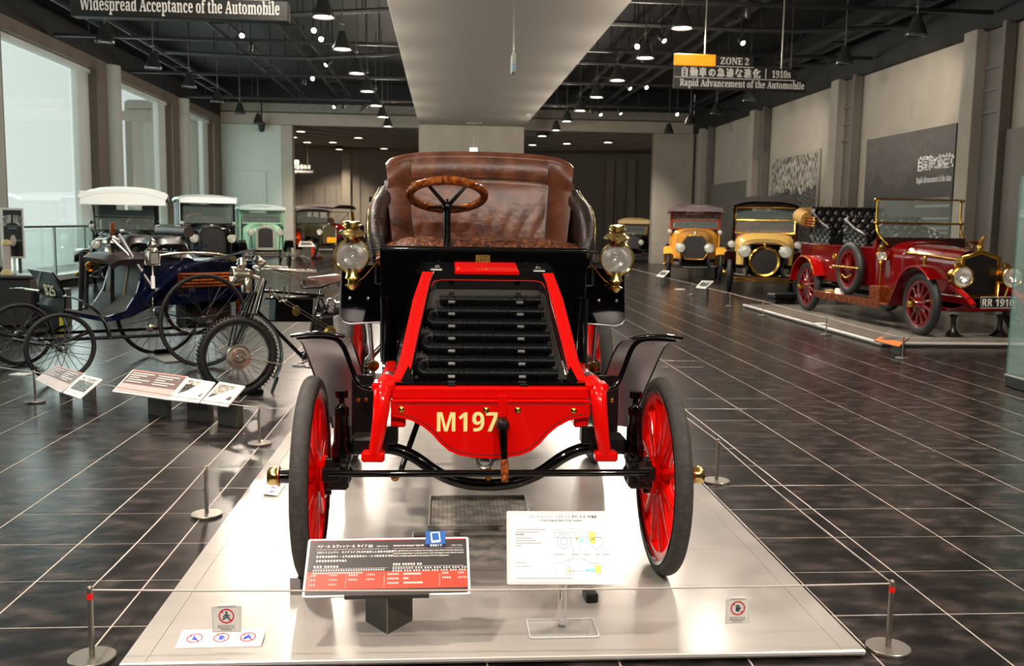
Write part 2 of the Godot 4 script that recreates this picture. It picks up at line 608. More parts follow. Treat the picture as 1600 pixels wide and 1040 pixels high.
func room() -> void:
	floor_tiles()
	var wall: Material = M["wall_paint"]
	# --- left wall: pillars between tall windows
	var wl := struct("wall_left", mb().box(Vector3(XL - 0.2, 5.0, (ZB + ZF) / 2), Vector3(0.4, 0.26, ZF - ZB)), M["brown_trim"])
	part(wl, "upper_wall", mb().box(Vector3(XL - 0.2, 5.78, (ZB + ZF) / 2), Vector3(0.4, 1.3, ZF - ZB)), M["black_paint"])
	part(wl, "plinth_strip", mb().box(Vector3(XL - 0.15, 0.07, (ZB + ZF) / 2), Vector3(0.4, 0.14, ZF - ZB)), M["dark_wall"])
	var gaps := [[-34.65, -31.28], [-29.5, -24.88], [-23.34, -18.46], [-16.95, -12.2], [-10.6, -5.7]]
	var ends := [ZB]
	for g in gaps:
		ends.append(g[0]); ends.append(g[1])
	ends.append(ZF)
	for k in range(0, ends.size(), 2):
		var a: float = ends[k]
		var b: float = ends[k + 1]
		part(wl, "pillar", mb().box(Vector3(XL - 0.2, 2.44, (a + b) / 2), Vector3(0.4, 4.88, b - a), 0.01), M["brown_trim"])
		if k > 0 and b < 0.0:
			part(wl, "round_column", mb().lathe([Vector2(0.26, 0.0), Vector2(0.26, 5.1)], 24, Transform3D(Basis.IDENTITY, Vector3(XL - 0.02, 0, (a + b) / 2 - 0.1))), M["pale_paint"])
	for k in gaps.size():
		var g = gaps[k]
		var zc: float = (g[0] + g[1]) / 2
		var w: float = g[1] - g[0]
		var pane := struct("window_%d" % (k + 1), mb().box(Vector3(XL - 0.3, 2.5, zc), Vector3(0.012, 4.7, w)), M["window_glass"])
		part(pane, "window_frame", mb().box(Vector3(XL - 0.28, 2.5, g[0] + 0.35), Vector3(0.14, 4.74, 0.7), 0.01), M["frame_paint"])
		part(pane, "window_frame", mb().box(Vector3(XL - 0.28, 2.5, g[1] - 0.05), Vector3(0.14, 4.74, 0.1), 0.01), M["frame_paint"])
		part(pane, "window_head", mb().box(Vector3(XL - 0.26, 4.83, zc), Vector3(0.2, 0.1, w), 0.01), M["frame_paint"])
		part(pane, "window_sill", mb().box(Vector3(XL - 0.1, 0.2, zc), Vector3(0.4, 0.12, w), 0.01), M["frame_paint"])
		part(pane, "mullion", mb().box(Vector3(XL - 0.24, 2.5, g[0] + 0.5), Vector3(0.05, 4.74, 0.04)), M["dark_wall"])
		# glass railing before the window
		var rl := thing("glass_railing", ["glass railing with a steel rail under the tall window beside the end wall", "glass railing with a steel rail under the second tall window from the end wall", "glass railing with a steel rail under the window behind the white topped black tourer", "glass railing under the window past the stamp desk", "glass railing under the window farthest from the end wall"][k], "railing", Vector3(XL + 0.16, 0, zc))
		part(rl, "handrail", mb().box(Vector3(0, 1.25, 0), Vector3(0.07, 0.05, w + 0.1), 0.01), M["rail_steel"])
		part(rl, "base_rail", mb().box(Vector3(0, 0.2, 0), Vector3(0.06, 0.12, w + 0.1), 0.01), M["frame_paint"])
		for j in 4:
			part(rl, "post", mb().box(Vector3(0, 0.62, -w / 2 + w * j / 3.0), Vector3(0.05, 1.24, 0.05), 0.005), M["rail_steel"])
		for j in 3:
			part(rl, "glass_panel", mb().box(Vector3(0, 0.74, -w / 2 + w * (j + 0.5) / 3.0), Vector3(0.01, 0.94, w / 3 - 0.06)), M["rail_glass"])
	# --- right wall: panels, pilasters and dark slots
	var wr := struct("wall_right", mb().box(Vector3(XR + 0.3, 2.45, (ZB + ZF) / 2), Vector3(0.3, 4.9, ZF - ZB)), wall)
	part(wr, "upper_wall", mb().box(Vector3(XR + 0.2, 5.65, (ZB + ZF) / 2), Vector3(0.4, 1.5, ZF - ZB)), M["black_paint"])
	var pz := [-34.0, -28.25, -22.15, -16.32, -10.5, -4.7]
	for z in pz:
		part(wr, "pilaster", mb().box(Vector3(XR + 0.02, 2.47, z - 0.22), Vector3(0.3, 4.94, 0.42), 0.01), wall)
		part(wr, "slot", mb().box(Vector3(XR + 0.12, 2.47, z + 0.33), Vector3(0.1, 4.94, 0.68)), M["channel_and_shade_grey"])
		part(wr, "conduit", mb().box(Vector3(XR + 0.02, 2.47, z + 0.72), Vector3(0.2, 4.94, 0.1), 0.005), M["channel_and_shade_grey"])
		for j in 3:
			part(wr, "bracket", mb().box(Vector3(XR + 0.06, 3.5 + j * 0.38, z + 0.33), Vector3(0.06, 0.05, 0.66)), M["channel_and_shade_grey"])
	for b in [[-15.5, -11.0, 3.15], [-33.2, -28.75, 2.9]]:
		part(wr, "doorway_shade_panel", mb().box(Vector3(XR + 0.1, b[2] / 2, (b[0] + b[1]) / 2), Vector3(0.14, b[2], b[1] - b[0])), M["channel_and_shade_grey"])  # flat grey panel; its tone paints in the shade of the opening
	for b in [[-27.4, -22.6], [-21.3, -16.8]]:
		part(wr, "wall_panel", mb().box(Vector3(XR + 0.13, 0.9, (b[0] + b[1]) / 2), Vector3(0.06, 1.8, b[1] - b[0] - 0.5), 0.01), wall)
	# --- end wall with the broad column between two openings, and the rear room behind it
	var wb := struct("wall_back", mb().box(Vector3(XL + 1.08, 2.44, ZB - 0.2), Vector3(2.16, 4.88, 0.4), 0.01), M["pale_paint"])
	part(wb, "door_leaf", mb().box(Vector3(XL + 0.86, 1.6, ZB + 0.01), Vector3(1.5, 3.2, 0.03), 0.005), M["pale_paint"])
	part(wb, "edge_post", mb().box(Vector3(XL + 2.36, 2.44, ZB - 0.25), Vector3(0.4, 4.88, 0.5), 0.01), wall)
	part(wb, "header", mb().box(Vector3(0.62, 5.1, ZB - 0.2), Vector3(17.45, 0.42, 0.4), 0.01), wall)
	part(wb, "upper_wall", mb().box(Vector3(0.62, 5.86, ZB - 0.2), Vector3(17.45, 1.1, 0.4)), M["black_paint"])
	part(wb, "column", mb().box(Vector3(0.98, 2.46, ZB + 0.5), Vector3(3.78, 4.92, 1.2), 0.01), wall)
	part(wb, "side_wall", mb().box(Vector3(XR - 0.72, 2.44, ZB - 0.2), Vector3(1.5, 4.88, 0.4), 0.01), wall)
	var far := -52.0
	var rear := struct("wall_rear", mb().box(Vector3(0.6, 2.75, far - 0.2), Vector3(24, 5.7, 0.4)), M["soffit_paint"])
	for k in 9:
		part(rear, "folding_panel", mb().box(Vector3(-10.4 + k * 0.62, 1.65, far + 0.05), Vector3(0.6, 3.3, 0.08), 0.015), wall)
	for k in 4:
		part(rear, "folding_panel", mb().box(Vector3(-4.0 + k * 0.62, 1.65, far + 0.05), Vector3(0.6, 3.3, 0.08), 0.015), wall)
	for x in [-4.75, 6.0, 9.6]:
		part(rear, "recess", mb().box(Vector3(x, 2.5, far + 0.06), Vector3(0.5, 5.0, 0.06)), wall)
	for x in [-5.2, 5.4, 9.0, 10.2]:
		part(rear, "pilaster", mb().box(Vector3(x, 2.5, far + 0.2), Vector3(0.45, 5.0, 0.4), 0.01), wall)
	struct("wall_rear_left", mb().box(Vector3(-11.4, 2.75, (ZB + far) / 2 - 0.2), Vector3(0.3, 5.7, ZB - far)), wall)
	struct("wall_rear_right", mb().box(Vector3(12.4, 2.75, (ZB + far) / 2 - 0.2), Vector3(0.3, 5.7, ZB - far)), wall)
	struct("wall_rear_side_left", mb().box(Vector3(-9.8, 2.75, ZB - 0.2), Vector3(3.4, 5.7, 0.3)), wall)
	struct("wall_rear_side_right", mb().box(Vector3(11.0, 2.75, ZB - 0.2), Vector3(3.0, 5.7, 0.3)), wall)
	var rc := struct("ceiling_rear", mb().box(Vector3(0.6, 5.5, (ZB + far) / 2), Vector3(24, 0.3, ZB - far)), M["soffit_paint"])
	# stepped plaster rings of the rear ceiling, sweeping round to the column
	for k in 7:
		var pts := PackedVector2Array()
		var r0 := 5.2 + k * 1.25
		for j in 13:
			var a := PI * (0.02 + 0.96 * j / 12.0)
			pts.append(Vector2(cos(a), sin(a)) * r0)
		for j in 13:
			var a := PI * (0.98 - 0.96 * j / 12.0)
			pts.append(Vector2(cos(a), sin(a)) * (r0 + 0.75))
		part(rc, "ceiling_step", mb().prism(pts, -0.14, 0.14, Transform3D(Basis(Vector3.RIGHT, Vector3(0, 0, -1), Vector3.UP), Vector3(1.0, 5.27, ZB - 0.6))), M["soffit_paint"])
	# --- front wall behind the camera, black ceiling, dropped soffit
	struct("wall_front", mb().box(Vector3(0.62, 3.2, ZF + 0.2), Vector3(18.2, 6.4, 0.4)), M["dark_wall"])
	struct("ceiling", mb().box(Vector3(0.62, TOP + 0.15, (ZB + ZF) / 2), Vector3(18.2, 0.3, ZF - ZB + 1.0)), M["black_paint"])
	var so := struct("ceiling_soffit", mb().box(Vector3(0.98, 5.6, (ZB + ZF) / 2 + 0.5), Vector3(3.78, 1.4, ZF - ZB - 1.0), 0.01), M["soffit_paint"])
	part(so, "smoke_detector", mb().lathe([Vector2(0, -0.06), Vector2(0.05, -0.06), Vector2(0.07, 0.0)], 16, Transform3D(Basis.IDENTITY, Vector3(2.65, 4.9, -30.5))), M["pale_paint"])


func floor_tiles() -> void:
	var fl := struct("floor", mb().box(Vector3(0.6, -0.0515, -20.0), Vector3(24, 0.1, 64.2)), M["grout"])
	# joints run 5 mm wide and 1.5 mm deep; the grid comes from the photograph
	var x0 := -1.1116 * EYE.y
	var z0 := -4.7264 * EYE.y
	var g := 0.0065
	for k in 2:
		var s := TILE - g
		cache["tile%d" % k] = mb().box(Vector3(0, -0.006, 0), Vector3(s, 0.012, s), 0.0012).mesh()
	var rng := RandomNumberGenerator.new()
	rng.seed = 9
	var near := []
	var rest := []
	for i in range(-24, 26):
		for j in range(-100, 42):
			var c := Vector3(x0 + (i + 0.5) * TILE, 0, z0 + (j + 0.5) * TILE)
			if c.x < -11.4 or c.x > 12.3 or c.z < -51.9 or c.z > ZF: continue
			if c.z < ZB + 0.3 and (c.z > ZB - 0.4): pass
			elif c.z > ZB and (c.x < XL - 0.1 or c.x > XR + 0.3): continue
			var d := c - EYE
			var l := cam_basis.inverse() * d
			var px := Vector2(1e9, 1e9)
			if l.z < -0.5: px = Vector2(800 - l.x / l.z * F, 520 + l.y / l.z * F)
			var hidden := c.x > -0.95 and c.x < 1.35 and c.z < -3.3 and c.z > -7.0
			if px.x > -60 and px.x < 1660 and px.y < 1080 and c.z > -10.6 and not hidden:
				near.append(c)
			else:
				rest.append(c)
	near.sort_custom(func(a, b): return a.z > b.z)
	while near.size() > 300:
		rest.append(near.pop_back())
	for c in near:
		var o := part(fl, "tile", cache["tile0"], M["slate_tile_%d" % (rng.randi() % 2)])
		o.position = c + Vector3(0, rng.randf_range(-0.0003, 0.0003), 0)
	for k in 2:
		var b := mb()
		for q in range(k, rest.size(), 2):
			var c: Vector3 = rest[q]
			var s := (TILE - g) / 2
			b.face([c + Vector3(-s, 0, -s), c + Vector3(s, 0, -s), c + Vector3(s, 0, s), c + Vector3(-s, 0, s)], Vector3.UP)
			for e in [[Vector3(-s, 0, s), Vector3(s, 0, s), Vector3(0, 0, 1)], [Vector3(-s, 0, -s), Vector3(-s, 0, s), Vector3(-1, 0, 0)], [Vector3(s, 0, s), Vector3(s, 0, -s), Vector3(1, 0, 0)], [Vector3(s, 0, -s), Vector3(-s, 0, -s), Vector3(0, 0, -1)]]:
				var dn := Vector3(0, -0.012, 0)
				b.face([c + e[0], c + e[1], c + e[1] + dn, c + e[0] + dn], e[2])
		var o := part(fl, "tile_field", b, M["slate_tile_%d" % k])
		o.set_meta("kind", "stuff")
	print("near tiles ", near.size(), " rest ", rest.size())


func ceiling_fittings() -> void:
	var shade := coat(mat("shade_grey", Color(0.17, 0.165, 0.16), 0.4), 0.3)
	var stem := mat("stem_grey", Color(0.30, 0.29, 0.28), 0.5)
	var lit := glow("lamp_disc", Color(1.0, 0.95, 0.86), 5.0)
	var off := mat("lamp_disc_off", Color(0.55, 0.54, 0.5), 0.4)
	var cone := mb().lathe([Vector2(0.165, 0.0), Vector2(0.17, 0.03), Vector2(0.155, 0.05), Vector2(0.075, 0.27), Vector2(0.06, 0.32), Vector2(0.0, 0.33)], 24)
	cone.lathe([Vector2(0.07, 0.24), Vector2(0.145, 0.05), Vector2(0.152, 0.0), Vector2(0.165, 0.0)], 24)
	var cone_m := cone.mesh()
	var disc_m := mb().lathe([Vector2(0, 0.012), Vector2(0.148, 0.02), Vector2(0.148, 0.03), Vector2(0, 0.03)], 24).mesh()
	var stem_m := mb().cyl(Vector3(0, 0.32, 0), Vector3(0, 1.9, 0), 0.012, 8).cyl(Vector3(0, 0.44, 0), Vector3(0, 0.455, 0), 0.04, 12).mesh()
	var zs := [-31.5, -28.72, -25.96, -23.15, -20.4, -17.6, -14.9, -12.15, -9.4, -6.6, -3.9, -1.1, 1.65]
	var rows := {"beside the windows": [-5.96, false], "left of the dropped soffit": [-1.83, true], "right of the dropped soffit": [3.66, true], "beside the poster wall": [7.42, false]}
	var words := ["nearest the end wall", "second from the end wall", "third from the end wall", "fourth from the end wall", "fifth from the end wall", "sixth from the end wall", "seventh from the end wall", "eighth from the end wall", "ninth from the end wall", "tenth from the end wall", "third from the front wall", "second from the front wall", "nearest the front wall"]
	for rn in rows:
		for k in zs.size():
			var on: bool = rows[rn][1]
			if not on and (k > 6 or (rows[rn][0] < 0 and k == 6)): continue
			var p := Vector3(rows[rn][0], 4.5, zs[k])
			var lb: String = ("lit " if on else "unlit ") + "conical pendant lamp " + rn + ", " + words[k]
			var t := thing("pendant_lamp", lb, "pendant lamp", p, 0.0, "conical pendant lamps " + rn)
			part(t, "lamp_shade", cone_m, shade)
			part(t, "lamp_disc", disc_m, lit if on else off)
			part(t, "stem", stem_m, stem)
			if on:
				var l := SpotLight3D.new()
				l.name = "pendant_light"
				t.add_child(l)
				l.position = Vector3(0, -0.02, 0)
				l.rotation.x = -PI / 2
				l.spot_angle = 50.0
				l.spot_angle_attenuation = 0.9
				l.spot_range = 40.0
				l.light_size = 0.14
				l.light_energy = 20.0
				l.light_color = Color(1.0, 0.945, 0.88)
				l.shadow_enabled = true
				var o := OmniLight3D.new()
				o.name = "disc_light"
				t.add_child(o)
				o.position = Vector3(0, -0.16, 0)
				o.omni_range = 40.0
				o.light_size = 0.14
				o.light_energy = 2.6
				o.light_color = Color(1.0, 0.945, 0.88)
				o.shadow_enabled = true
	# lighting rails across the hall and along it
	var rail := mat("rail_grey", Color(0.085, 0.082, 0.08), 0.5)
	for z in [-11.5, -16.0, -20.6, -25.4, -30.2]:
		for s in [[-8.0, -0.95], [2.9, 9.3]]:
			var t := thing("lighting_rail", "dark ceiling rail on the " + ("window" if s[0] < 0 else "poster") + " side, " + {-11.5: "fifth", -16.0: "fourth", -20.6: "third", -25.4: "second", -30.2: "first"}[z] + " from the end wall", "rail", Vector3(0, 5.15, z), 0.0, "lighting rails across the ceiling")
			part(t, "rail_bar", mb().box(Vector3((s[0] + s[1]) / 2, 0, 0), Vector3(s[1] - s[0], 0.07, 0.06), 0.01), rail)
			for j in 5:
				part(t, "hanger", mb().cyl(Vector3(lerpf(s[0], s[1], 0.1 + j * 0.2), 0, 0), Vector3(lerpf(s[0], s[1], 0.1 + j * 0.2), 1.25, 0), 0.01, 6), rail)
	var n := 0
	for x in [-7.2, -4.75, -3.3, 4.45, 5.6, 8.6]:
		n += 1
		var t := thing("cable_tray", "long dark cable tray under the black ceiling, " + ["next to the windows", "left of the middle of the window side", "nearest the soffit on the window side", "nearest the soffit on the poster side", "in the middle of the poster side", "next to the poster wall"][n - 1], "cable tray", Vector3(x, 5.55, -15.0), 0.0, "cable trays along the ceiling")
		part(t, "side_rail", mb().box(Vector3(-0.2, 0, 0), Vector3(0.03, 0.1, 38)), rail)
		part(t, "side_rail", mb().box(Vector3(0.2, 0, 0), Vector3(0.03, 0.1, 38)), rail)
		var rm := mb().box(Vector3.ZERO, Vector3(0.4, 0.03, 0.05)).mesh()
		for j in 19:
			part(t, "rung", rm, rail, Transform3D(Basis.IDENTITY, Vector3(0, 0, -19 + 1 + j * 2.0)))
	# big cable ladder over the poster side, near the camera
	var cl := thing("cable_ladder", "wide black cable ladder crossing above the zone sign", "cable ladder", Vector3(6.0, 5.05, -12.3), -0.06)
	for z in [-0.35, 0.35]:
		part(cl, "side_rail", mb().box(Vector3(0, 0, z), Vector3(7.6, 0.14, 0.05), 0.01), rail)
	for j in 14:
		part(cl, "rung", mb().box(Vector3(-3.6 + j * 0.55, 0, 0), Vector3(0.06, 0.05, 0.66)), rail)
	var trus := [[Vector3(-6.5, 5.3, -18.5), Vector3(-1.0, 5.3, -18.5)], [Vector3(-6.5, 5.3, -23.2), Vector3(-1.0, 5.3, -23.2)], [Vector3(3.0, 5.3, -18.5), Vector3(9.2, 5.3, -18.5)], [Vector3(3.0, 5.3, -23.0), Vector3(9.2, 5.3, -23.0)]]
	for k in 4:
		var a: Vector3 = trus[k][0]
		var b: Vector3 = trus[k][1]
		var t := thing("ceiling_pipe", "grey pipe with a kink running across the ceiling, " + ["window side, nearer the zone signs", "window side, farther from the zone signs", "poster side, nearer the zone signs", "poster side, farther from the zone signs"][k], "pipe", a, 0.0, "grey ceiling pipes")
		var d := b - a
		part(t, "pipe_run", mb().tube([Vector3.ZERO, d * 0.45 + Vector3(0, -0.06, 0), d * 0.62 + Vector3(0, -0.05, 0.0), d + Vector3(0, 0.12, 0)], 0.045, 10), mat("pipe_grey", Color(0.20, 0.195, 0.19), 0.5))
		for j in 5:
			var q := d * (0.1 + 0.2 * j)
			part(t, "hanger", mb().cyl(q, q + Vector3(0, 1.1, 0), 0.012, 6), rail)
	# small bright spotlights on the rails; each is aimed at an exhibit
	var spots := [[379, 54, -3.4, -10.0], [490, 47, 0.2, -3.6], [502, 60, -1.5, -8.0], [513, 98, -6.3, -19.0], [489, 122, -3.0, -10.0], [524, 165, -6.2, -25.0], [538, 165, -6.0, -31.0], [567, 169, -4.5, -34.0],
		[996, 72, 0.2, -5.6], [1034, 60, 7.0, -14.0], [1158, 64, 7.1, -12.5], [982, 135, 7.3, -21.0], [1008, 135, 7.6, -15.5], [937, 177, 6.8, -25.5], [968, 174, 7.4, -28.0], [1057, 177, 7.9, -22.0]]
	var can := mb().lathe([Vector2(0, -0.1), Vector2(0.035, -0.1), Vector2(0.045, -0.08), Vector2(0.05, 0.1), Vector2(0.045, 0.1), Vector2(0.04, 0.06)], 16).mesh()
	var eye_m := mb().lathe([Vector2(0, 0.09), Vector2(0.043, 0.085), Vector2(0.043, 0.07), Vector2(0, 0.07)], 16).mesh()
	var bulb := glow("spot_lamp_glow", Color(1.0, 0.92, 0.85), 30.0)
	for k in spots.size():
		var s = spots[k]
		var p := on_level(s[0], s[1], 5.0)
		var aim := Vector3(s[2], 0.8, s[3])
		var t := thing("spotlight", "small bright lit spotlight under the black ceiling on the " + ("window" if k < 8 else "poster") + " side", "spotlight", p, 0.0, "small lit ceiling spotlights")
		var dirn := (aim - p).normalized()
		var toward := (dirn + (EYE - p).normalized() * 0.5).normalized()
		var xf := MB.along(Vector3.ZERO, dirn)
		part(t, "can", can, shade, xf)
		part(t, "lamp_disc", eye_m, bulb, xf)
		part(t, "arm", mb().tube([Vector3.ZERO, Vector3(0, 0.09, 0), Vector3(0, TOP - 5.0, 0)], 0.012, 6), shade)
		var l := SpotLight3D.new()
		l.name = "spot_light"
		t.add_child(l)
		l.transform = Transform3D(Basis.looking_at(dirn, Vector3.RIGHT), dirn * 0.12)
		l.spot_angle = 17.0
		l.spot_angle_attenuation = 0.8
		l.spot_range = 40.0
		l.light_size = 0.04
		l.light_energy = 14.0
		l.light_color = Color(1.0, 0.92, 0.84)
		l.shadow_enabled = true
	# more spotlights on the rails, turned away from the visitor to wash the exhibits and the poster wall
	var wash := [[5.0, -16.0, 7.1, 0.9, -21.0, 60.0], [4.2, -20.6, 6.8, 1.0, -26.0, 75.0], [5.2, -8.4, 7.0, 0.8, -12.2, 34.0], [3.4, -11.5, 6.7, 0.8, -14.6, 40.0], [-4.2, -13.2, -6.1, 1.0, -19.2, 40.0], [-4.0, -20.6, -5.9, 1.0, -26.0, 45.0], [-3.6, -25.4, -5.2, 1.0, -31.0, 50.0], [-2.4, -30.2, -4.6, 1.0, -37.0, 70.0], [-1.4, -5.6, -2.8, 0.7, -9.8, 26.0], [6.6, -14.6, 9.3, 3.9, -18.6, 34.0], [6.4, -20.6, 9.3, 3.4, -24.8, 26.0], [4.6, -30.2, 7.6, 0.8, -37.0, 60.0]]
	for q in wash:
		var p := Vector3(q[0], 5.0, q[1] + 0.14)
		var t := thing("spotlight", "small dark spotlight on a ceiling rail, its lit face turned away from the red car", "spotlight", p, 0.0, "ceiling spotlights turned away")
		var dirn := (Vector3(q[2], q[3], q[4]) - p).normalized()
		var xf := MB.along(Vector3.ZERO, dirn)
		part(t, "can", can, shade, xf)
		part(t, "lamp_disc", eye_m, bulb, xf)
		part(t, "arm", mb().tube([Vector3.ZERO, Vector3(0, 0.09, 0), Vector3(0, TOP - 5.0, 0)], 0.012, 6), shade)
		var l := SpotLight3D.new()
		l.name = "spot_light"
		t.add_child(l)
		l.transform = Transform3D(Basis.looking_at(dirn, Vector3.RIGHT), dirn * 0.12)
		l.spot_angle = 19.0
		l.spot_angle_attenuation = 1.0
		l.spot_range = 40.0
		l.light_size = 0.045
		l.light_energy = q[5]
		l.light_color = Color(1.0, 0.94, 0.87)
		l.shadow_enabled = true
	# two spotlights under the soffit behind the camera light the front of the red car
	for k in 2:
		var p := [Vector3(1.9, 4.72, 2.2), Vector3(-0.5, 4.72, 1.6)][k] as Vector3
		var t := thing("spotlight", "small lit spotlight under the soffit behind the visitor, " + ["poster side", "window side"][k], "spotlight", p, 0.0, "small lit ceiling spotlights")
		var dirn := (Vector3(0.25, 0.7, -4.2) - p).normalized()
		var xf := MB.along(Vector3.ZERO, dirn)
		part(t, "can", can, shade, xf)
		part(t, "lamp_disc", eye_m, bulb, xf)
		part(t, "arm", mb().tube([Vector3.ZERO, Vector3(0, 0.09, 0), Vector3(0, 0.19, 0)], 0.012, 6), shade)
		var l := SpotLight3D.new()
		l.name = "spot_light"
		t.add_child(l)
		l.transform = Transform3D(Basis.looking_at(dirn, Vector3.RIGHT), dirn * 0.12)
		l.spot_angle = 24.0
		l.spot_angle_attenuation = 1.0
		l.spot_range = 40.0
		l.light_size = 0.05
		l.light_energy = [21.0, 12.0][k]
		l.light_color = Color(1.0, 0.95, 0.89)
		l.shadow_enabled = true
	# recessed downlights of the rear room, some of them added to brighten it
	for p in [[470, 205], [458, 214], [432, 227], [530, 233], [600, 232], [847, 212], [832, 226], [480, 222], [886, 224], [560, 215], [520, 222], [950, 222]]:
		var q := on_level(p[0], p[1], 5.1)
		if q.z < -51.0: continue
		var t := thing("downlight", "round downlight set in the stepped ceiling of the rear room", "downlight", q, 0.0, "downlights of the rear room")
		part(t, "ring", mb().lathe([Vector2(0.2, -0.02), Vector2(0.23, -0.02), Vector2(0.23, 0.27)], 20), stem)
		part(t, "lamp_disc", mb().lathe([Vector2(0, -0.01), Vector2(0.2, -0.01)], 20), lit)
		var l := SpotLight3D.new()
		l.name = "downlight_lamp"
		t.add_child(l)
		l.position = Vector3(0, -0.05, 0)
		l.rotation.x = -PI / 2
		l.spot_angle = 60.0
		l.spot_range = 40.0
		l.light_size = 0.18
		l.light_energy = 36.0
		l.light_color = Color(1.0, 0.92, 0.82)
		l.shadow_enabled = true


const PT := 0.03   # top of the white platform


func platform() -> void:
	var t := thing("display_platform", "low white lacquered platform under the red veteran car", "platform")
	var x0 := -1.045
	var x1 := 1.465
	var zs := [-3.03, -4.05, -5.72, -7.45]
	for k in 3:
		part(t, "platform_plate", mb().box(Vector3((x0 + x1) / 2, PT / 2 + 0.004, (zs[k] + zs[k + 1]) / 2), Vector3(x1 - x0 - 0.16, PT - 0.008, zs[k] - zs[k + 1] - 0.002), 0.001), M["platform_paint"])
		for s in [x0 + 0.04, x1 - 0.04]:
			part(t, "edge_plate", mb().box(Vector3(s, PT / 2 + 0.004, (zs[k] + zs[k + 1]) / 2), Vector3(0.078, PT - 0.008, zs[k] - zs[k + 1] - 0.002), 0.001), M["platform_paint"])
	part(t, "front_lip", mb().box(Vector3((x0 + x1) / 2, PT - 0.008, zs[0] + 0.002), Vector3(x1 - x0, 0.014, 0.008), 0.002), M["platform_edge"])
	# drip trays under the engine and the gearbox
	var zinc := textured(mat("tray_zinc", Color(1, 1, 1), 0.3, 0.55), noise_tex(256, 0.02, [Color(0.42, 0.40, 0.37), Color(0.66, 0.63, 0.59)], [0.3, 0.7], 71, 4), 1.6)
	var grime := textured(mat("tray_grime", Color(1, 1, 1), 0.5, 0.2), noise_tex(256, 0.018, [Color(0.22, 0.20, 0.185), Color(0.42, 0.39, 0.36), Color(0.55, 0.52, 0.48)], [0.25, 0.5, 0.8], 73, 5, 12.0), 1.4)
	var rim := mat("tray_rim", Color(0.78, 0.77, 0.75), 0.25, 0.7)
	var hole := mat("hole_dark", Color(0.07, 0.065, 0.06), 0.8)
	for k in 2:
		var c := Vector3(0.19, PT, -4.60) if k == 0 else Vector3(0.15, PT, -4.04)
		var w := 0.50 if k == 0 else 0.56
		var d := 0.50 if k == 0 else 0.44
		var tr := thing("drip_tray", ["shallow perforated metal drip tray under the gearbox of the red car", "shallow stained metal drip tray under the engine of the red car"][k], "drip tray", c)
		part(tr, "tray_floor", mb().box(Vector3(0, 0.004, 0), Vector3(w, 0.006, d)), zinc if k == 0 else grime)
		for s in [-1, 1]:
			part(tr, "rim", mb().box(Vector3(s * w / 2, 0.011, 0), Vector3(0.012, 0.022, d + 0.012), 0.003), rim)
			part(tr, "rim", mb().box(Vector3(0, 0.011, s * d / 2), Vector3(w, 0.022, 0.012), 0.003), rim)
		if k == 0:
			var hm := mb()
			for i in 22:
				for j in 22:
					hm.lathe([Vector2(0.0035, 0.0075), Vector2(0.0, 0.0075)], 5, Transform3D(Basis.IDENTITY, Vector3(-w / 2 + 0.024 + i * 0.0215, 0, -d / 2 + 0.024 + j * 0.0215)))
			var h := part(tr, "perforations", hm, hole)
			h.set_meta("kind", "stuff")
	# wheel chocks
	for k in 1:
		var p := on_level(468, 912, PT) + Vector3(0, 0, 0.06)
		var ch := thing("wheel_chock", "grey metal wheel chock beside the dark information board", "wheel chock", p)
		part(ch, "block", mb().prism(PackedVector2Array([Vector2(-0.02, 0), Vector2(0.02, 0), Vector2(0.02, 0.06), Vector2(0.012, 0.068), Vector2(-0.02, 0.068)]), -0.05, 0.05), M["brushed_steel"])


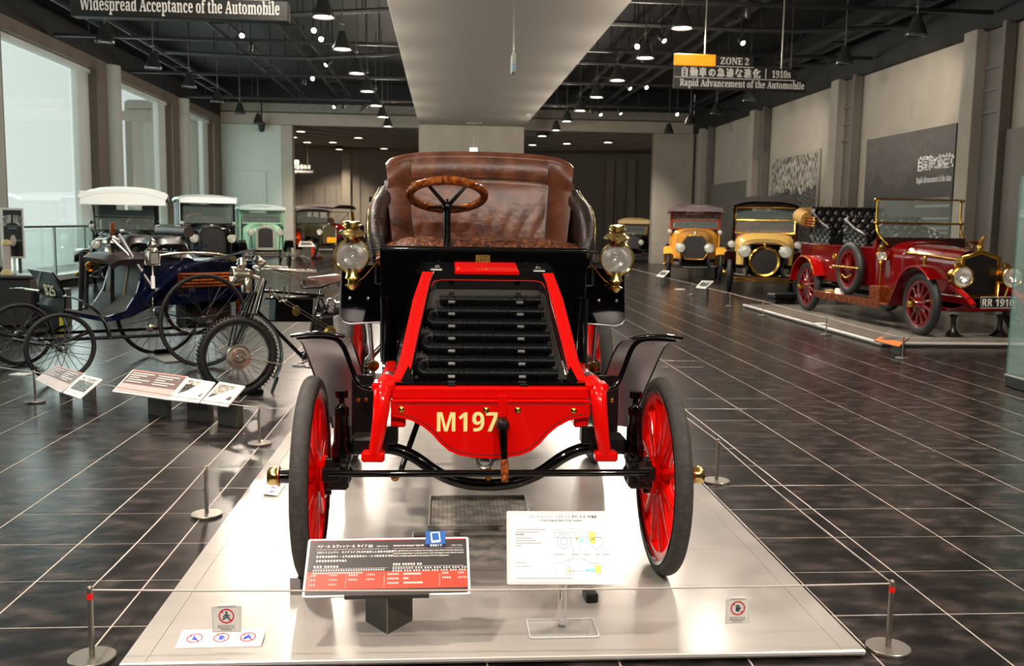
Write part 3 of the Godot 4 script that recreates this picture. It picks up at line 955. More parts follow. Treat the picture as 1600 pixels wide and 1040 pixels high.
# a spoked wheel whose axle lies along x; the tyre is the part, the rest its pieces. side +1: the outer face looks to +x
func wheel(parent: Node3D, called: String, at: Vector3, R: float, tw: float, spokes: int, style: String, mats: Dictionary, side := 1.0, turn := 0.0) -> MeshInstance3D:
	var key := "wheel_%s_%.3f_%.3f" % [style, R, tw]
	var ty: float = mats.get("depth", tw * 0.75)
	var ax := Transform3D(Basis(Vector3(0, -1, 0), Vector3(1, 0, 0), Vector3(0, 0, 1)), Vector3.ZERO)   # lathe axis y -> x
	if not cache.has(key + "t"):
		var h := tw / 2
		var ri := R - ty
		var pr := [Vector2(ri, h * 0.8), Vector2(ri, -h * 0.8)]
		for k in 13:
			var a := PI * k / 12.0
			pr.append(Vector2(ri + ty * 0.25 + (ty * 0.75) * pow(sin(a), 0.7), -h * cos(a) * (1.0 if k > 0 and k < 12 else 0.98)))
		pr.append(Vector2(ri, h * 0.8))
		pr.reverse()
		pr.reverse()
		var m := mb().lathe(pr, 56, ax)
		cache[key + "t"] = m.mesh()
		var fw: float = tw * 0.62
		var fd: float = mats.get("felloe", 0.035)
		cache[key + "r"] = mb().lathe([Vector2(ri - fd, fw / 2), Vector2(ri - fd, -fw / 2), Vector2(ri - fd * 0.3, -fw / 2), Vector2(ri + 0.002, -fw * 0.6), Vector2(ri + 0.002, fw * 0.6), Vector2(ri - fd * 0.3, fw / 2), Vector2(ri - fd, fw / 2)], 56, ax).mesh()
		var hr: float = mats.get("hub", 0.07)
		var hw: float = mats.get("hub_width", tw * 1.3)
		if style == "wood":
			var sp := mb()
			var r0 := hr * 0.75
			var r1 := ri - fd * 0.6
			var rows := []
			for k in 7:
				var f := k / 6.0
				var y := lerpf(r0, r1, f)
				var wx := lerpf(tw * 0.42, tw * 0.26, f)
				var wz: float = lerpf(hr * 0.42, mats.get("spoke", 0.016), smoothstep(0.0, 0.45, f)) if f < 0.85 else lerpf(mats.get("spoke", 0.016), mats.get("spoke", 0.016) * 1.4, (f - 0.85) / 0.15)
				var row := PackedVector3Array()
				for q in 9:
					var a := TAU * q / 8.0
					row.append(Vector3(cos(a) * wx, y, sin(a) * wz))
				rows.append(row)
			sp.grid(rows, false, true, true)
			cache[key + "s"] = sp.mesh()
		else:
			for q in 2:
				var s := -1.0 if q == 0 else 1.0
				cache[key + "s%d" % q] = mb().tube([Vector3(s * hw * 0.45, hr * 0.3, hr * 0.8), Vector3(s * 0.004, ri - fd * 0.6, 0)], mats.get("spoke", 0.0022), 5).mesh()
		cache[key + "h"] = mb().lathe([Vector2(0, -hw * 0.5), Vector2(hr * 0.62, -hw * 0.5), Vector2(hr * 0.7, -hw * 0.42), Vector2(hr * 0.9, -tw * 0.42), Vector2(hr, -tw * 0.3), Vector2(hr, tw * 0.3), Vector2(hr * 0.9, tw * 0.42), Vector2(hr * 0.62, hw * 0.42), Vector2(hr * 0.55, hw * 0.5), Vector2(0, hw * 0.5)], 24, ax).mesh()
		cache[key + "c"] = mb().lathe([Vector2(hr * 0.5, hw * 0.48), Vector2(hr * 0.5, hw * 0.72), Vector2(hr * 0.42, hw * 0.8), Vector2(0, hw * 0.82)], 6 if mats.get("hex", false) else 20, ax).mesh()
	var o := part(parent, called, cache[key + "t"], mats["tyre"])
	o.transform = Transform3D(Basis(Vector3.UP, turn) * Basis.from_scale(Vector3(side, 1, 1)) if side > 0 else Basis(Vector3.UP, turn) * Basis(Vector3(-1, 0, 0), Vector3(0, 1, 0), Vector3(0, 0, -1)), at)
	part(o, "rim", cache[key + "r"], mats["rim"])
	for k in spokes:
		var a := TAU * (k + 0.5) / spokes
		var m: Mesh = cache[key + "s"] if style == "wood" else cache[key + "s%d" % (k % 2)]
		part(o, "spoke", m, mats["spokes"], Transform3D(Basis(Vector3.RIGHT, a) * (Basis.IDENTITY if style == "wood" or (k / 2) % 2 == 0 else Basis.from_scale(Vector3(1, 1, -1))), Vector3.ZERO))
	part(o, "hub", cache[key + "h"], mats.get("hub_mat", mats["spokes"]))
	if mats.has("cap"): part(o, "hub_cap", cache[key + "c"], mats["cap"])
	return o


func smooth_path(p: Array, steps := 6) -> Array:
	var out := []
	for i in p.size() - 1:
		var a: Vector3 = p[maxi(i - 1, 0)]
		var b: Vector3 = p[i]
		var c: Vector3 = p[i + 1]
		var d: Vector3 = p[mini(i + 2, p.size() - 1)]
		for k in steps:
			out.append(b.cubic_interpolate(c, a, d, float(k) / steps))
	out.append(p[p.size() - 1])
	return out


# oil or acetylene lamp that faces +z: drum, rim, glass, reflector, chimney and font
func carriage_lamp(parent: Node3D, called: String, at: Vector3, r: float, metal: Material, turn := 0.0, chimney := true) -> MeshInstance3D:
	var z := Transform3D(Basis(Vector3.RIGHT, PI / 2), Vector3.ZERO)   # lathe axis y -> z
	var key := "lamp%.3f" % r
	if not cache.has(key):
		cache[key] = mb().lathe([Vector2(0, -r * 1.1), Vector2(r * 0.5, -r * 1.05), Vector2(r * 0.8, -r * 0.7), Vector2(r * 0.86, -r * 0.1), Vector2(r * 0.98, 0.0), Vector2(r, r * 0.12), Vector2(r * 0.93, r * 0.18), Vector2(r * 0.86, r * 0.1)], 36, z).mesh()
		cache[key + "m"] = mb().lathe([Vector2(r * 0.86, r * 0.06), Vector2(r * 0.8, -r * 0.15), Vector2(r * 0.55, -r * 0.45), Vector2(r * 0.3, -r * 0.56), Vector2(r * 0.28, -r * 0.4), Vector2(r * 0.2, -r * 0.3), Vector2(r * 0.1, -r * 0.42), Vector2(0, -r * 0.45)], 28, z).mesh()
		cache[key + "g"] = mb().lathe([Vector2(r * 0.88, r * 0.1), Vector2(r * 0.7, r * 0.2), Vector2(r * 0.4, r * 0.28), Vector2(0, r * 0.31)], 28, z).mesh()
		cache[key + "c"] = mb().lathe([Vector2(r * 0.42, r * 0.7), Vector2(r * 0.44, r * 0.95), Vector2(r * 0.55, r * 1.08), Vector2(r * 0.72, r * 1.12), Vector2(r * 0.80, r * 1.17), Vector2(r * 0.66, r * 1.32), Vector2(r * 0.46, r * 1.44), Vector2(r * 0.40, r * 1.56), Vector2(r * 0.52, r * 1.60), Vector2(r * 0.52, r * 1.68), Vector2(r * 0.40, r * 1.70), Vector2(r * 0.40, r * 1.76), Vector2(r * 0.5, r * 1.8), Vector2(r * 0.48, r * 1.88), Vector2(0, r * 1.92)], 24).mesh()
		cache[key + "f"] = mb().lathe([Vector2(0, -r * 1.9), Vector2(r * 0.16, -r * 1.88), Vector2(r * 0.3, -r * 1.74), Vector2(r * 0.42, -r * 1.62), Vector2(r * 0.24, -r * 1.52), Vector2(r * 0.24, -r * 1.36), Vector2(r * 0.4, -r * 1.24), Vector2(r * 0.34, -r * 1.1), Vector2(r * 0.3, -r * 0.7)], 24).mesh()
	var o := part(parent, called, cache[key], metal, Transform3D(Basis(Vector3.UP, turn), at))
	part(o, "reflector", cache[key + "m"], M["mirror_silver"])
	part(o, "lens", cache[key + "g"], M["lamp_glass"])
	if chimney:
		part(o, "chimney", cache[key + "c"], metal)
		part(o, "oil_font", cache[key + "f"], metal)
	return o


func main_car() -> void:
	var car := thing("veteran_car", "red and black veteran car with finned tube radiator and brown leather seat", "car", Vector3(0.195, PT, -3.811))
	var red: Material = M["red_enamel"]
	var blk: Material = M["black_enamel"]
	var iron: Material = M["black_iron"]
	var brass: Material = M["brass"]
	# ---- wheels
	var wm := {"tyre": M["tyre_grey"], "rim": red, "spokes": red, "hub": 0.075, "felloe": 0.04, "spoke": 0.017, "depth": 0.052, "hub_width": 0.13}
	for s in [-1.0, 1.0]:
		var w := wheel(car, "front_wheel", Vector3(s * 0.722, 0.41, 0), 0.41, 0.068, 12, "wood", wm, s)
		part(w, "tyre_band", mb().lathe([Vector2(0.352, 0.033), Vector2(0.352, -0.033), Vector2(0.366, -0.036), Vector2(0.366, -0.03), Vector2(0.366, 0.03), Vector2(0.366, 0.036), Vector2(0.352, 0.033)], 56, Transform3D(Basis(Vector3(0, -1, 0), Vector3(1, 0, 0), Vector3(0, 0, 1)), Vector3.ZERO)), blk)
		part(w, "axle_sleeve", mb().cyl(Vector3(0.04, 0, 0), Vector3(0.135, 0, 0), 0.029, 20, 0.004), blk)
		part(w, "brass_hub_cap", mb().cyl(Vector3(0.128, 0, 0), Vector3(0.136, 0, 0), 0.042, 20, 0.003).lathe([Vector2(0.036, 0.136), Vector2(0.038, 0.142), Vector2(0.038, 0.168), Vector2(0.033, 0.176), Vector2(0.0, 0.178)], 8, Transform3D(Basis(Vector3(0, -1, 0), Vector3(1, 0, 0), Vector3(0, 0, 1)), Vector3.ZERO)), M["pale_brass"])
		part(w, "hub_flange", mb().cyl(Vector3(-0.058, 0, 0), Vector3(-0.040, 0, 0), 0.088, 28, 0.004), red)
		for k in 6:
			var a := TAU * k / 6.0
			var q := Vector3(-0.058, cos(a) * 0.068, sin(a) * 0.068)
			part(w, "bolt", mb().lathe([Vector2(0, 0.022), Vector2(0.011, 0.02), Vector2(0.011, 0.0)], 6, Transform3D(Basis(Vector3(0, 1, 0), Vector3(-1, 0, 0), Vector3(0, 0, 1)), q)), iron)
		var wr := {"tyre": M["tyre_grey"], "rim": red, "spokes": red, "hub": 0.085, "felloe": 0.045, "spoke": 0.019, "depth": 0.055, "hub_width": 0.16, "cap": M["pale_brass"]}
		var rw := wheel(car, "rear_wheel", Vector3(s * 0.735, 0.5, -1.88), 0.5, 0.075, 14, "wood", wr, s)
		part(rw, "sprocket", mb().torus(Vector3(-0.075, 0, 0), Vector3.RIGHT, 0.2, 0.012, 36, 8), iron)
	# ---- frame: rails, cross bar, dumb irons
	for s in [-1.0, 1.0]:
		part(car, "frame_rail", mb().box(Vector3(s * 0.425, 0.772, -1.05), Vector3(0.055, 0.07, 2.2), 0.006), red)
		var leg := part(car, "dumb_iron", mb().tube(smooth_path([Vector3(s * 0.425, 0.792, -0.04), Vector3(s * 0.432, 0.775, 0.055), Vector3(s * 0.438, 0.70, 0.092), Vector3(s * 0.447, 0.62, 0.10), Vector3(s * 0.462, 0.53, 0.095)]), [0.036, 0.036, 0.036, 0.036, 0.036, 0.036, 0.036, 0.036, 0.035, 0.034, 0.033, 0.033, 0.032, 0.031, 0.031, 0.03, 0.03, 0.03, 0.029, 0.028, 0.027, 0.027, 0.026, 0.026, 0.025], 12), red)
		part(leg, "spring_eye", mb().box(Vector3(s * 0.468, 0.515, 0.085), Vector3(0.092, 0.042, 0.06), 0.008), red)
		part(leg, "collar", mb().box(Vector3(s * 0.43, 0.79, 0.03), Vector3(0.09, 0.035, 0.09), 0.008), red)
		part(leg, "nut", mb().lathe([Vector2(0.024, 0), Vector2(0.024, 0.012), Vector2(0.012, 0.02), Vector2(0, 0.022)], 6, Transform3D(Basis.IDENTITY, Vector3(s * 0.415, 0.81, -0.07))), M["brushed_steel"])
		# leaf spring under the frame
		for k in 4:
			var l := 0.46 - k * 0.1
			var pts := []
			for j in 9:
				var z := lerpf(-l, l, j / 8.0)
				pts.append(PackedVector3Array([Vector3(s * 0.468 - 0.022, 0.535 + k * 0.014 + 0.10 * z * z, -0.36 + z), Vector3(s * 0.468 + 0.022, 0.535 + k * 0.014 + 0.10 * z * z, -0.36 + z)]))
			part(car, "spring_leaf", mb().sheet(pts, 0.011), iron if k != 1 else red)
		part(car, "spring_clip", mb().box(Vector3(s * 0.40, 0.59, 0.02), Vector3(0.055, 0.075, 0.07), 0.006), iron)
		part(car, "spring_block", mb().box(Vector3(s * 0.372, 0.645, -0.02), Vector3(0.06, 0.05, 0.12), 0.006), red)
	part(car, "cross_bar", mb().box(Vector3(0, 0.765, 0.035), Vector3(0.80, 0.05, 0.06), 0.008), red)
	part(car, "cross_bar_shelf", mb().box(Vector3(0, 0.795, -0.02), Vector3(0.84, 0.016, 0.1), 0.004), blk)
	# ---- number panel with its deep belly
	var half := [Vector2(0.4, 0.738), Vector2(0.4, 0.672), Vector2(0.36, 0.667), Vector2(0.315, 0.655), Vector2(0.27, 0.63), Vector2(0.235, 0.60), Vector2(0.20, 0.56), Vector2(0.165, 0.53), Vector2(0.12, 0.512), Vector2(0.06, 0.503), Vector2(0.0, 0.50)]
	var poly := PackedVector2Array()
	for p in half: poly.append(p)
	for k in range(half.size() - 2, -1, -1): poly.append(Vector2(-half[k].x, half[k].y))
	var panel := part(car, "number_panel", mb().prism(poly, 0.066, 0.074), red)
	for off in [[0.014, 0.0032, M["black_print"], "pinstripe"]]:
		var inner := Geometry2D.offset_polygon(poly, -off[0])[0]
		var path := []
		for p in inner: path.append(Vector3(p.x, p.y, 0.0745))
		part(panel, off[3], mb().tube(path, off[1] * 0.5, 4, true), off[2])
	part(panel, "top_flange", mb().box(Vector3(0, 0.735, 0.068), Vector3(0.80, 0.012, 0.022), 0.003), red)
	part(panel, "centre_strap", mb().box(Vector3(0.045, 0.715, 0.078), Vector3(0.036, 0.09, 0.008), 0.003), red)
	for p in [[-0.358, 0.702], [-0.02, 0.700], [0.108, 0.700], [0.335, 0.697]]:
		part(panel, "brass_bolt", mb().lathe([Vector2(0.013, 0), Vector2(0.013, 0.004), Vector2(0.008, 0.008), Vector2(0, 0.01)], 14, Transform3D(Basis(Vector3.RIGHT, PI / 2), Vector3(p[0], p[1], 0.074))), brass)
	text(panel, "M197", "Droid Sans", 700, 0.080, 0.246, M["cream_print"], Transform3D(Basis.IDENTITY, Vector3(-0.216, 0.612, 0.0745)))
	# ---- starting handle
	var cr := part(car, "crank_boss", mb().lathe([Vector2(0.027, 0), Vector2(0.027, 0.05), Vector2(0.02, 0.06), Vector2(0.012, 0.062), Vector2(0.012, 0.07), Vector2(0, 0.072)], 20, Transform3D(Basis(Vector3.RIGHT, PI / 2), Vector3(0.046, 0.645, 0.074))), iron)
	part(cr, "crank_arm", mb().tube(smooth_path([Vector3(0.046, 0.645, 0.125), Vector3(0.047, 0.60, 0.135), Vector3(0.05, 0.54, 0.14), Vector3(0.053, 0.485, 0.14)]), [0.019, 0.019, 0.019, 0.018, 0.018, 0.018, 0.018, 0.017, 0.017, 0.016, 0.016, 0.015, 0.015, 0.014, 0.014, 0.013, 0.013, 0.012, 0.012], 10), coat(mat("crank_black", Color(0.02, 0.02, 0.02), 0.25, 0.4)))
	part(cr, "crank_handle", mb().lathe([Vector2(0, -0.02), Vector2(0.014, -0.018), Vector2(0.016, 0.05), Vector2(0.013, 0.1), Vector2(0, 0.1)], 16, MB.along(Vector3(0.052, 0.455, 0.19), Vector3(0.053, 0.51, 0.14))), M["wheel_wood"])
	# ---- front axle, king pins, tie rod
	var ap := [Vector3(-0.62, 0.52, 0), Vector3(-0.5, 0.525, 0), Vector3(-0.40, 0.525, 0), Vector3(-0.31, 0.49, 0), Vector3(-0.2, 0.415, 0), Vector3(-0.08, 0.375, 0), Vector3(0.08, 0.375, 0), Vector3(0.2, 0.415, 0), Vector3(0.31, 0.49, 0), Vector3(0.40, 0.525, 0), Vector3(0.5, 0.525, 0), Vector3(0.62, 0.52, 0)]
	part(car, "front_axle", mb().tube(smooth_path(ap), 0.025, 14), blk)
	for s in [-1.0, 1.0]:
		part(car, "king_pin", mb().lathe([Vector2(0, 0.36), Vector2(0.022, 0.365), Vector2(0.04, 0.40), Vector2(0.045, 0.44), Vector2(0.03, 0.46), Vector2(0.042, 0.49), Vector2(0.044, 0.53), Vector2(0.034, 0.56), Vector2(0.032, 0.66), Vector2(0.034, 0.665), Vector2(0.032, 0.695), Vector2(0.02, 0.70), Vector2(0.012, 0.712), Vector2(0.012, 0.735), Vector2(0.026, 0.738), Vector2(0.026, 0.766), Vector2(0, 0.77)], 20, Transform3D(Basis.IDENTITY, Vector3(s * 0.60, 0, 0.01))), blk)
		part(car, "stub_axle", mb().cyl(Vector3(s * 0.58, 0.41, 0), Vector3(s * 0.71, 0.41, 0), 0.034, 16, 0.004).box(Vector3(s * 0.618, 0.425, 0.03), Vector3(0.10, 0.11, 0.10), 0.012), iron)
		part(car, "steering_arm", mb().box(Vector3(s * 0.63, 0.448, 0.09), Vector3(0.075, 0.06, 0.085), 0.008).cyl(Vector3(s * 0.64, 0.40, 0.11), Vector3(s * 0.64, 0.50, 0.11), 0.012, 10), iron)
		part(car, "spring_pad", mb().box(Vector3(s * 0.485, 0.545, -0.01), Vector3(0.15, 0.07, 0.11), 0.012), iron)
	part(car, "tie_rod", mb().cyl(Vector3(-0.64, 0.452, 0.12), Vector3(0.64, 0.452, 0.12), 0.0145, 14), blk)
	part(car, "drain_tap", mb().cyl(Vector3(-0.005, 0.40, 0.03), Vector3(-0.005, 0.45, 0.03), 0.012, 10).cyl(Vector3(-0.03, 0.42, 0.03), Vector3(0.02, 0.42, 0.03), 0.006, 8), brass)
	part(car, "brass_knob", mb().ball(Vector3(-0.385, 0.41, 0.02), Vector3(0.018, 0.018, 0.018)), brass)
	part(car, "brake_rod", mb().cyl(Vector3(-0.37, 0.41, 0.0), Vector3(-0.25, 0.72, -0.3), 0.012, 8), iron)
	part(car, "crankcase", mb().lathe([Vector2(0, -0.28), Vector2(0.13, -0.27), Vector2(0.155, -0.2), Vector2(0.155, 0.2), Vector2(0.13, 0.27), Vector2(0, 0.28)], 24, Transform3D(Basis(Vector3.RIGHT, PI / 2), Vector3(0.0, 0.60, -0.28))), mat("alloy_grey", Color(0.33, 0.32, 0.31), 0.45, 0.7))
	part(car, "flywheel", mb().lathe([Vector2(0, -0.04), Vector2(0.2, -0.04), Vector2(0.21, -0.02), Vector2(0.21, 0.04), Vector2(0, 0.04)], 32, Transform3D(Basis(Vector3.RIGHT, PI / 2), Vector3(0.02, 0.66, -0.72))), iron)
	part(car, "cylinder_drain", mb().torus(Vector3(-0.02, 0.475, 0.02), Vector3(0, 0, 1), 0.03, 0.009, 20, 8), M["steel"])
	part(car, "engine_block", mb().box(Vector3(0, 0.84, -0.44), Vector3(0.36, 0.3, 0.24), 0.03), iron)
	# ---- radiator: eight finned tubes with return bends, inside a leaning red frame
	var b0 := Vector3(0, 0.765, -0.02)
	var up := Vector3(0, 0.42, -0.28).normalized()
	var nrm := Vector3(0, 0.28, 0.42).normalized()
	var face_xf := Transform3D(Basis(Vector3.RIGHT, up, nrm), b0)
	part(car, "radiator_back", mb().prism(PackedVector2Array([Vector2(-0.34, 0.0), Vector2(0.34, 0.0), Vector2(0.25, 0.54), Vector2(-0.25, 0.54)]), -0.085, -0.075, face_xf), M["alloy_grey"])
	var ends := []
	for k in 8:
		var v := 0.028 + k * 0.0585
		var hw := lerpf(0.322, 0.243, v / 0.5) - 0.012
		var xl := -hw + (0.03 if k % 2 == 1 else 0.03)
		var xr := hw - 0.004
		ends.append([xl, xr, v])
		var pr := []
		var steps := int((xr - xl) / 0.0068)
		for j in steps:
			var x := xl + j * 0.0068
			pr.append(Vector2(0.0135, x)); pr.append(Vector2(0.0245, x + 0.0018)); pr.append(Vector2(0.0245, x + 0.0034)); pr.append(Vector2(0.0135, x + 0.0052))
		var xf := face_xf * Transform3D(Basis(Vector3(0, -1, 0), Vector3(1, 0, 0), Vector3(0, 0, 1)), Vector3(0, v, -0.03))
		part(car, "finned_tube", mb().lathe(pr, 14, xf), M["fin_iron"])
	for k in [1, 3, 5]:
		var a = ends[k - 1 if k > 5 else k]
		var b = ends[k + 1]
		a = ends[k]
		var path := []
		var rad := []
		var fins := mb()
		for j in 15:
			var t := PI * j / 14.0
			var cx := lerpf(a[0], b[0], 0.5)
			var p := Vector3(cx - sin(t) * 0.034, lerpf(a[2], b[2], 0.5) - cos(t) * 0.0293, -0.03)
			path.append(face_xf * p)
			rad.append(0.0135)
			if j > 0 and j < 14:
				var d := Vector3(-cos(t) * 0.034, sin(t) * 0.0293, 0).normalized()
				fins.lathe([Vector2(0.012, -0.001), Vector2(0.0235, -0.0008), Vector2(0.0235, 0.0008), Vector2(0.012, 0.001)], 12, face_xf * MB.along(p, p + d))
		part(car, "return_bend", fins.tube(path, rad, 10), M["fin_iron"])
	for x in [-0.158, 0.135]:
		part(car, "radiator_strap", mb().box(face_xf * Vector3(x, 0.24, -0.058), Vector3(0.022, 0.5, 0.006), 0.001, face_xf.basis), iron)
		for k in 8:
			part(car, "strap_clip", mb().box(face_xf * Vector3(x, 0.0 + k * 0.0585 + 0.0005, -0.004), Vector3(0.032, 0.016, 0.014), 0.003, face_xf.basis), M["steel"] if k > 0 else iron)
		part(car, "strap_foot", mb().box(Vector3(x, 0.775, 0.03), Vector3(0.03, 0.05, 0.04), 0.004), iron)
	for s in [-1.0, 1.0]:
		# red side band with black inner moulding
		var outer := [Vector2(0.285, 0.552), Vector2(0.322, 0.42), Vector2(0.357, 0.22), Vector2(0.372, 0.13), Vector2(0.392, 0.062), Vector2(0.425, 0.022), Vector2(0.43, 0.0)]
		var inn := [Vector2(0.345, 0.0), Vector2(0.318, 0.10), Vector2(0.287, 0.28), Vector2(0.248, 0.50), Vector2(0.232, 0.55)]
		var pp := PackedVector2Array()
		for q in outer: pp.append(Vector2(q.x * s, q.y))
		for q in inn: pp.append(Vector2(q.x * s, q.y))
		var band := part(car, "radiator_side", mb().prism(pp, -0.02, 0.012, face_xf), red)
		var line := []
		for q in inn: line.append(face_xf * Vector3(q.x * s, q.y, 0.012))
		part(band, "moulding", mb().tube(line, 0.0055, 8), blk)
		var l2 := []
		for q in inn: l2.append(face_xf * Vector3((q.x + 0.012) * s, q.y, 0.0125))
		part(band, "pinstripe", mb().tube(l2, 0.0012, 4), M["black_print"])
		var l3 := []
		for q in outer.slice(0, 5): l3.append(face_xf * Vector3((q.x - 0.012) * s, q.y, 0.0125))
		part(band, "pinstripe", mb().tube(l3, 0.0012, 4), M["black_print"])
		part(band, "corner_gusset", mb().prism(PackedVector2Array([Vector2(0.405 * s, 0.0), Vector2(0.30 * s, 0.0), Vector2(0.335 * s, 0.10), Vector2(0.36 * s, 0.04)]), 0.013, 0.02, face_xf), blk)
	part(car, "radiator_cap_rail", mb().prism(PackedVector2Array([Vector2(-0.262, 0.49), Vector2(-0.225, 0.515), Vector2(0.225, 0.515), Vector2(0.262, 0.49), Vector2(0.272, 0.56), Vector2(-0.272, 0.56)]), -0.08, 0.01, face_xf), blk)
	part(car, "red_lining", mb().tube([face_xf * Vector3(-0.255, 0.46, 0.012), face_xf * Vector3(-0.235, 0.503, 0.012), face_xf * Vector3(-0.2, 0.512, 0.012), face_xf * Vector3(0.2, 0.512, 0.012), face_xf * Vector3(0.235, 0.503, 0.012), face_xf * Vector3(0.255, 0.46, 0.012)], 0.0018, 5), red)
	# ---- bonnet between radiator and dashboard
	var bon := mb()
	var fr := [Vector3(-0.40, 0.79, -0.06), Vector3(-0.272, 1.195, -0.325), Vector3(-0.235, 1.225, -0.335), Vector3(0.235, 1.225, -0.335), Vector3(0.272, 1.195, -0.325), Vector3(0.40, 0.79, -0.06)]
	var bk := [Vector3(-0.42, 0.79, -0.59), Vector3(-0.33, 1.22, -0.59), Vector3(-0.29, 1.262, -0.59), Vector3(0.29, 1.262, -0.59), Vector3(0.33, 1.22, -0.59), Vector3(0.42, 0.79, -0.59)]
	for k in 5: bon.quad2(fr[k], fr[k + 1], bk[k + 1], bk[k], Vector3((fr[k].x + fr[k + 1].x), 0.3 if k in [0, 4] else 1.0, 0.0))
	part(car, "bonnet", bon, blk)
	var lid_b := Basis(Vector3.RIGHT, atan2(0.037, 0.255))
	var lid := part(car, "bonnet_lid", mb().box(Vector3(-0.005, 1.243, -0.405), Vector3(0.28, 0.02, 0.2), 0.004, lid_b), red)
	part(lid, "lid_knob", mb().ball(Vector3(-0.004, 1.244, -0.345), Vector3(0.006, 0.006, 0.006), 10), brass)
	part(lid, "hinge", mb().cyl(Vector3(-0.12, 1.232, -0.325), Vector3(0.11, 1.232, -0.325), 0.008, 10), iron)
	for s in [-1.0, 1.0]:
		part(car, "bonnet_catch", mb().box(Vector3(s * 0.222, 1.235, -0.36), Vector3(0.022, 0.045, 0.05), 0.006).cyl(Vector3(s * 0.20, 1.235, -0.34), Vector3(s * 0.25, 1.235, -0.34), 0.011, 12), M["steel"])
	# ---- dashboard and side boards
	var dash := part(car, "dashboard", mb().box(Vector3(-0.005, 1.06, -0.62), Vector3(0.965, 0.52, 0.04), 0.008), blk)
	var plate := textured(mat("plate_brass", Color(1, 1, 1), 0.3, 0.9), noise_tex(128, 0.09, [Color(0.42, 0.33, 0.14), Color(0.86, 0.74, 0.42)], [0.35, 0.65], 81, 2), 12.0, false)
	part(dash, "maker_plate", mb().box(Vector3(-0.012, 1.268, -0.597), Vector3(0.068, 0.056, 0.004), 0.001), plate)
	part(dash, "top_moulding", mb().tube([Vector3(-0.485, 1.318, -0.62), Vector3(0.475, 1.318, -0.62)], 0.016, 10), blk)
	for s in [-1.0, 1.0]:
		var bp := PackedVector2Array([Vector2(s * 0.485, 1.24), Vector2(s * 0.485, 0.975), Vector2(s * 0.63, 0.965), Vector2(s * 0.66, 0.975), Vector2(s * 0.675, 1.0), Vector2(s * 0.665, 1.24)])
		var board := part(car, "side_board", mb().prism(bp, -0.66, -0.645), blk)
		var ed := []
		for q in range(1, 6): ed.append(Vector3(bp[q].x, bp[q].y, -0.645))
		part(board, "edge_bead", mb().tube(ed, 0.005, 6), M["brushed_steel"])
		for x in [0.545, 0.63]:
			part(board, "bolt", mb().lathe([Vector2(0.009, 0), Vector2(0.007, 0.005), Vector2(0, 0.007)], 10, Transform3D(Basis(Vector3.RIGHT, PI / 2), Vector3(s * x, 1.085, -0.645))), M["steel"])
		part(car, "bulkhead_post", mb().tube([Vector3(s * 0.445, 0.80, -0.56), Vector3(s * 0.45, 0.95, -0.57), Vector3(s * 0.46, 1.1, -0.58)], [0.036, 0.033, 0.028], 12), blk)
		# lamps and their brackets
		var lp := carriage_lamp(car, "carriage_lamp", Vector3(s * 0.612, 1.286, -0.58), 0.083, M["pale_brass"], s * 0.06)
		if s < 0: part(lp, "finial", mb().cyl(Vector3(0.005, 0.152, 0), Vector3(0.0, 0.2, 0), 0.008, 10), brass)
		part(lp, "bracket", mb().tube([Vector3(-s * 0.07, -0.02, -0.04), Vector3(-s * 0.10, -0.02, -0.05), Vector3(-s * 0.10, -0.13, -0.05), Vector3(-s * 0.14, -0.13, -0.05)], 0.008, 8).tube([Vector3(-s * 0.08, 0.03, -0.04), Vector3(-s * 0.14, 0.03, -0.05), Vector3(-s * 0.14, -0.2, -0.05)], 0.008, 8), iron)
		part(lp, "stay", mb().tube([Vector3(-s * 0.01, -0.13, -0.02), Vector3(-s * 0.05, -0.10, -0.03), Vector3(-s * 0.11, -0.03, -0.04)], 0.004, 6), brass)
		# ---- mudguards
		var rows := []
		var prof := [[0.972, -0.10, 0.815, 0.60], [0.955, -0.20, 0.815, 0.60], [0.935, -0.30, 0.815, 0.598], [0.90, -0.39, 0.81, 0.592], [0.84, -0.455, 0.80, 0.58], [0.76, -0.495, 0.78, 0.562], [0.67, -0.52, 0.75, 0.55], [0.58, -0.535, 0.72, 0.545], [0.49, -0.545, 0.70, 0.545]]
		for q in prof:
			var row := PackedVector3Array()
			for j in 7:
				var f := j / 6.0
				row.append(Vector3(s * lerpf(q[2], q[3], f), q[0] + 0.012 * sin(f * PI) , q[1]))
			rows.append(row)
		var guard := part(car, "mudguard", mb().sheet(rows, 0.004), M["brushed_steel"])
		var lip := []
		for j in 7: lip.append(rows[0][j] + Vector3(0, 0, 0.004))
		part(guard, "rolled_lip", mb().tube(lip, 0.009, 8), blk)
		var e1 := []
		var e2 := []
		for r in rows:
			e1.append(r[0]); e2.append(r[6])
		part(guard, "edge_bead", mb().tube(e1, 0.005, 6), blk)
		part(guard, "edge_bead", mb().tube(e2, 0.005, 6), blk)
		part(guard, "stay", mb().tube(smooth_path([Vector3(s * 0.80, 0.958, -0.16), Vector3(s * 0.66, 0.962, -0.13), Vector3(s * 0.61, 0.93, -0.13), Vector3(s * 0.575, 0.84, -0.13), Vector3(s * 0.545, 0.775, -0.12), Vector3(s * 0.50, 0.755, -0.11), Vector3(s * 0.44, 0.76, -0.1)]), 0.011, 10), blk)
		part(guard, "valance", mb().box(Vector3(s * 0.545, 0.615, -0.33), Vector3(0.095, 0.32, 0.012), 0.004), iron)
		for x in [0.528, 0.562]:
			part(guard, "bolt", mb().lathe([Vector2(0.010, 0), Vector2(0.010, 0.006), Vector2(0, 0.009)], 10, Transform3D(Basis(Vector3.RIGHT, PI / 2), Vector3(s * x, 0.665, -0.324))), brass)
		# ---- chain drive
		var chain := mb()
		var loop := []
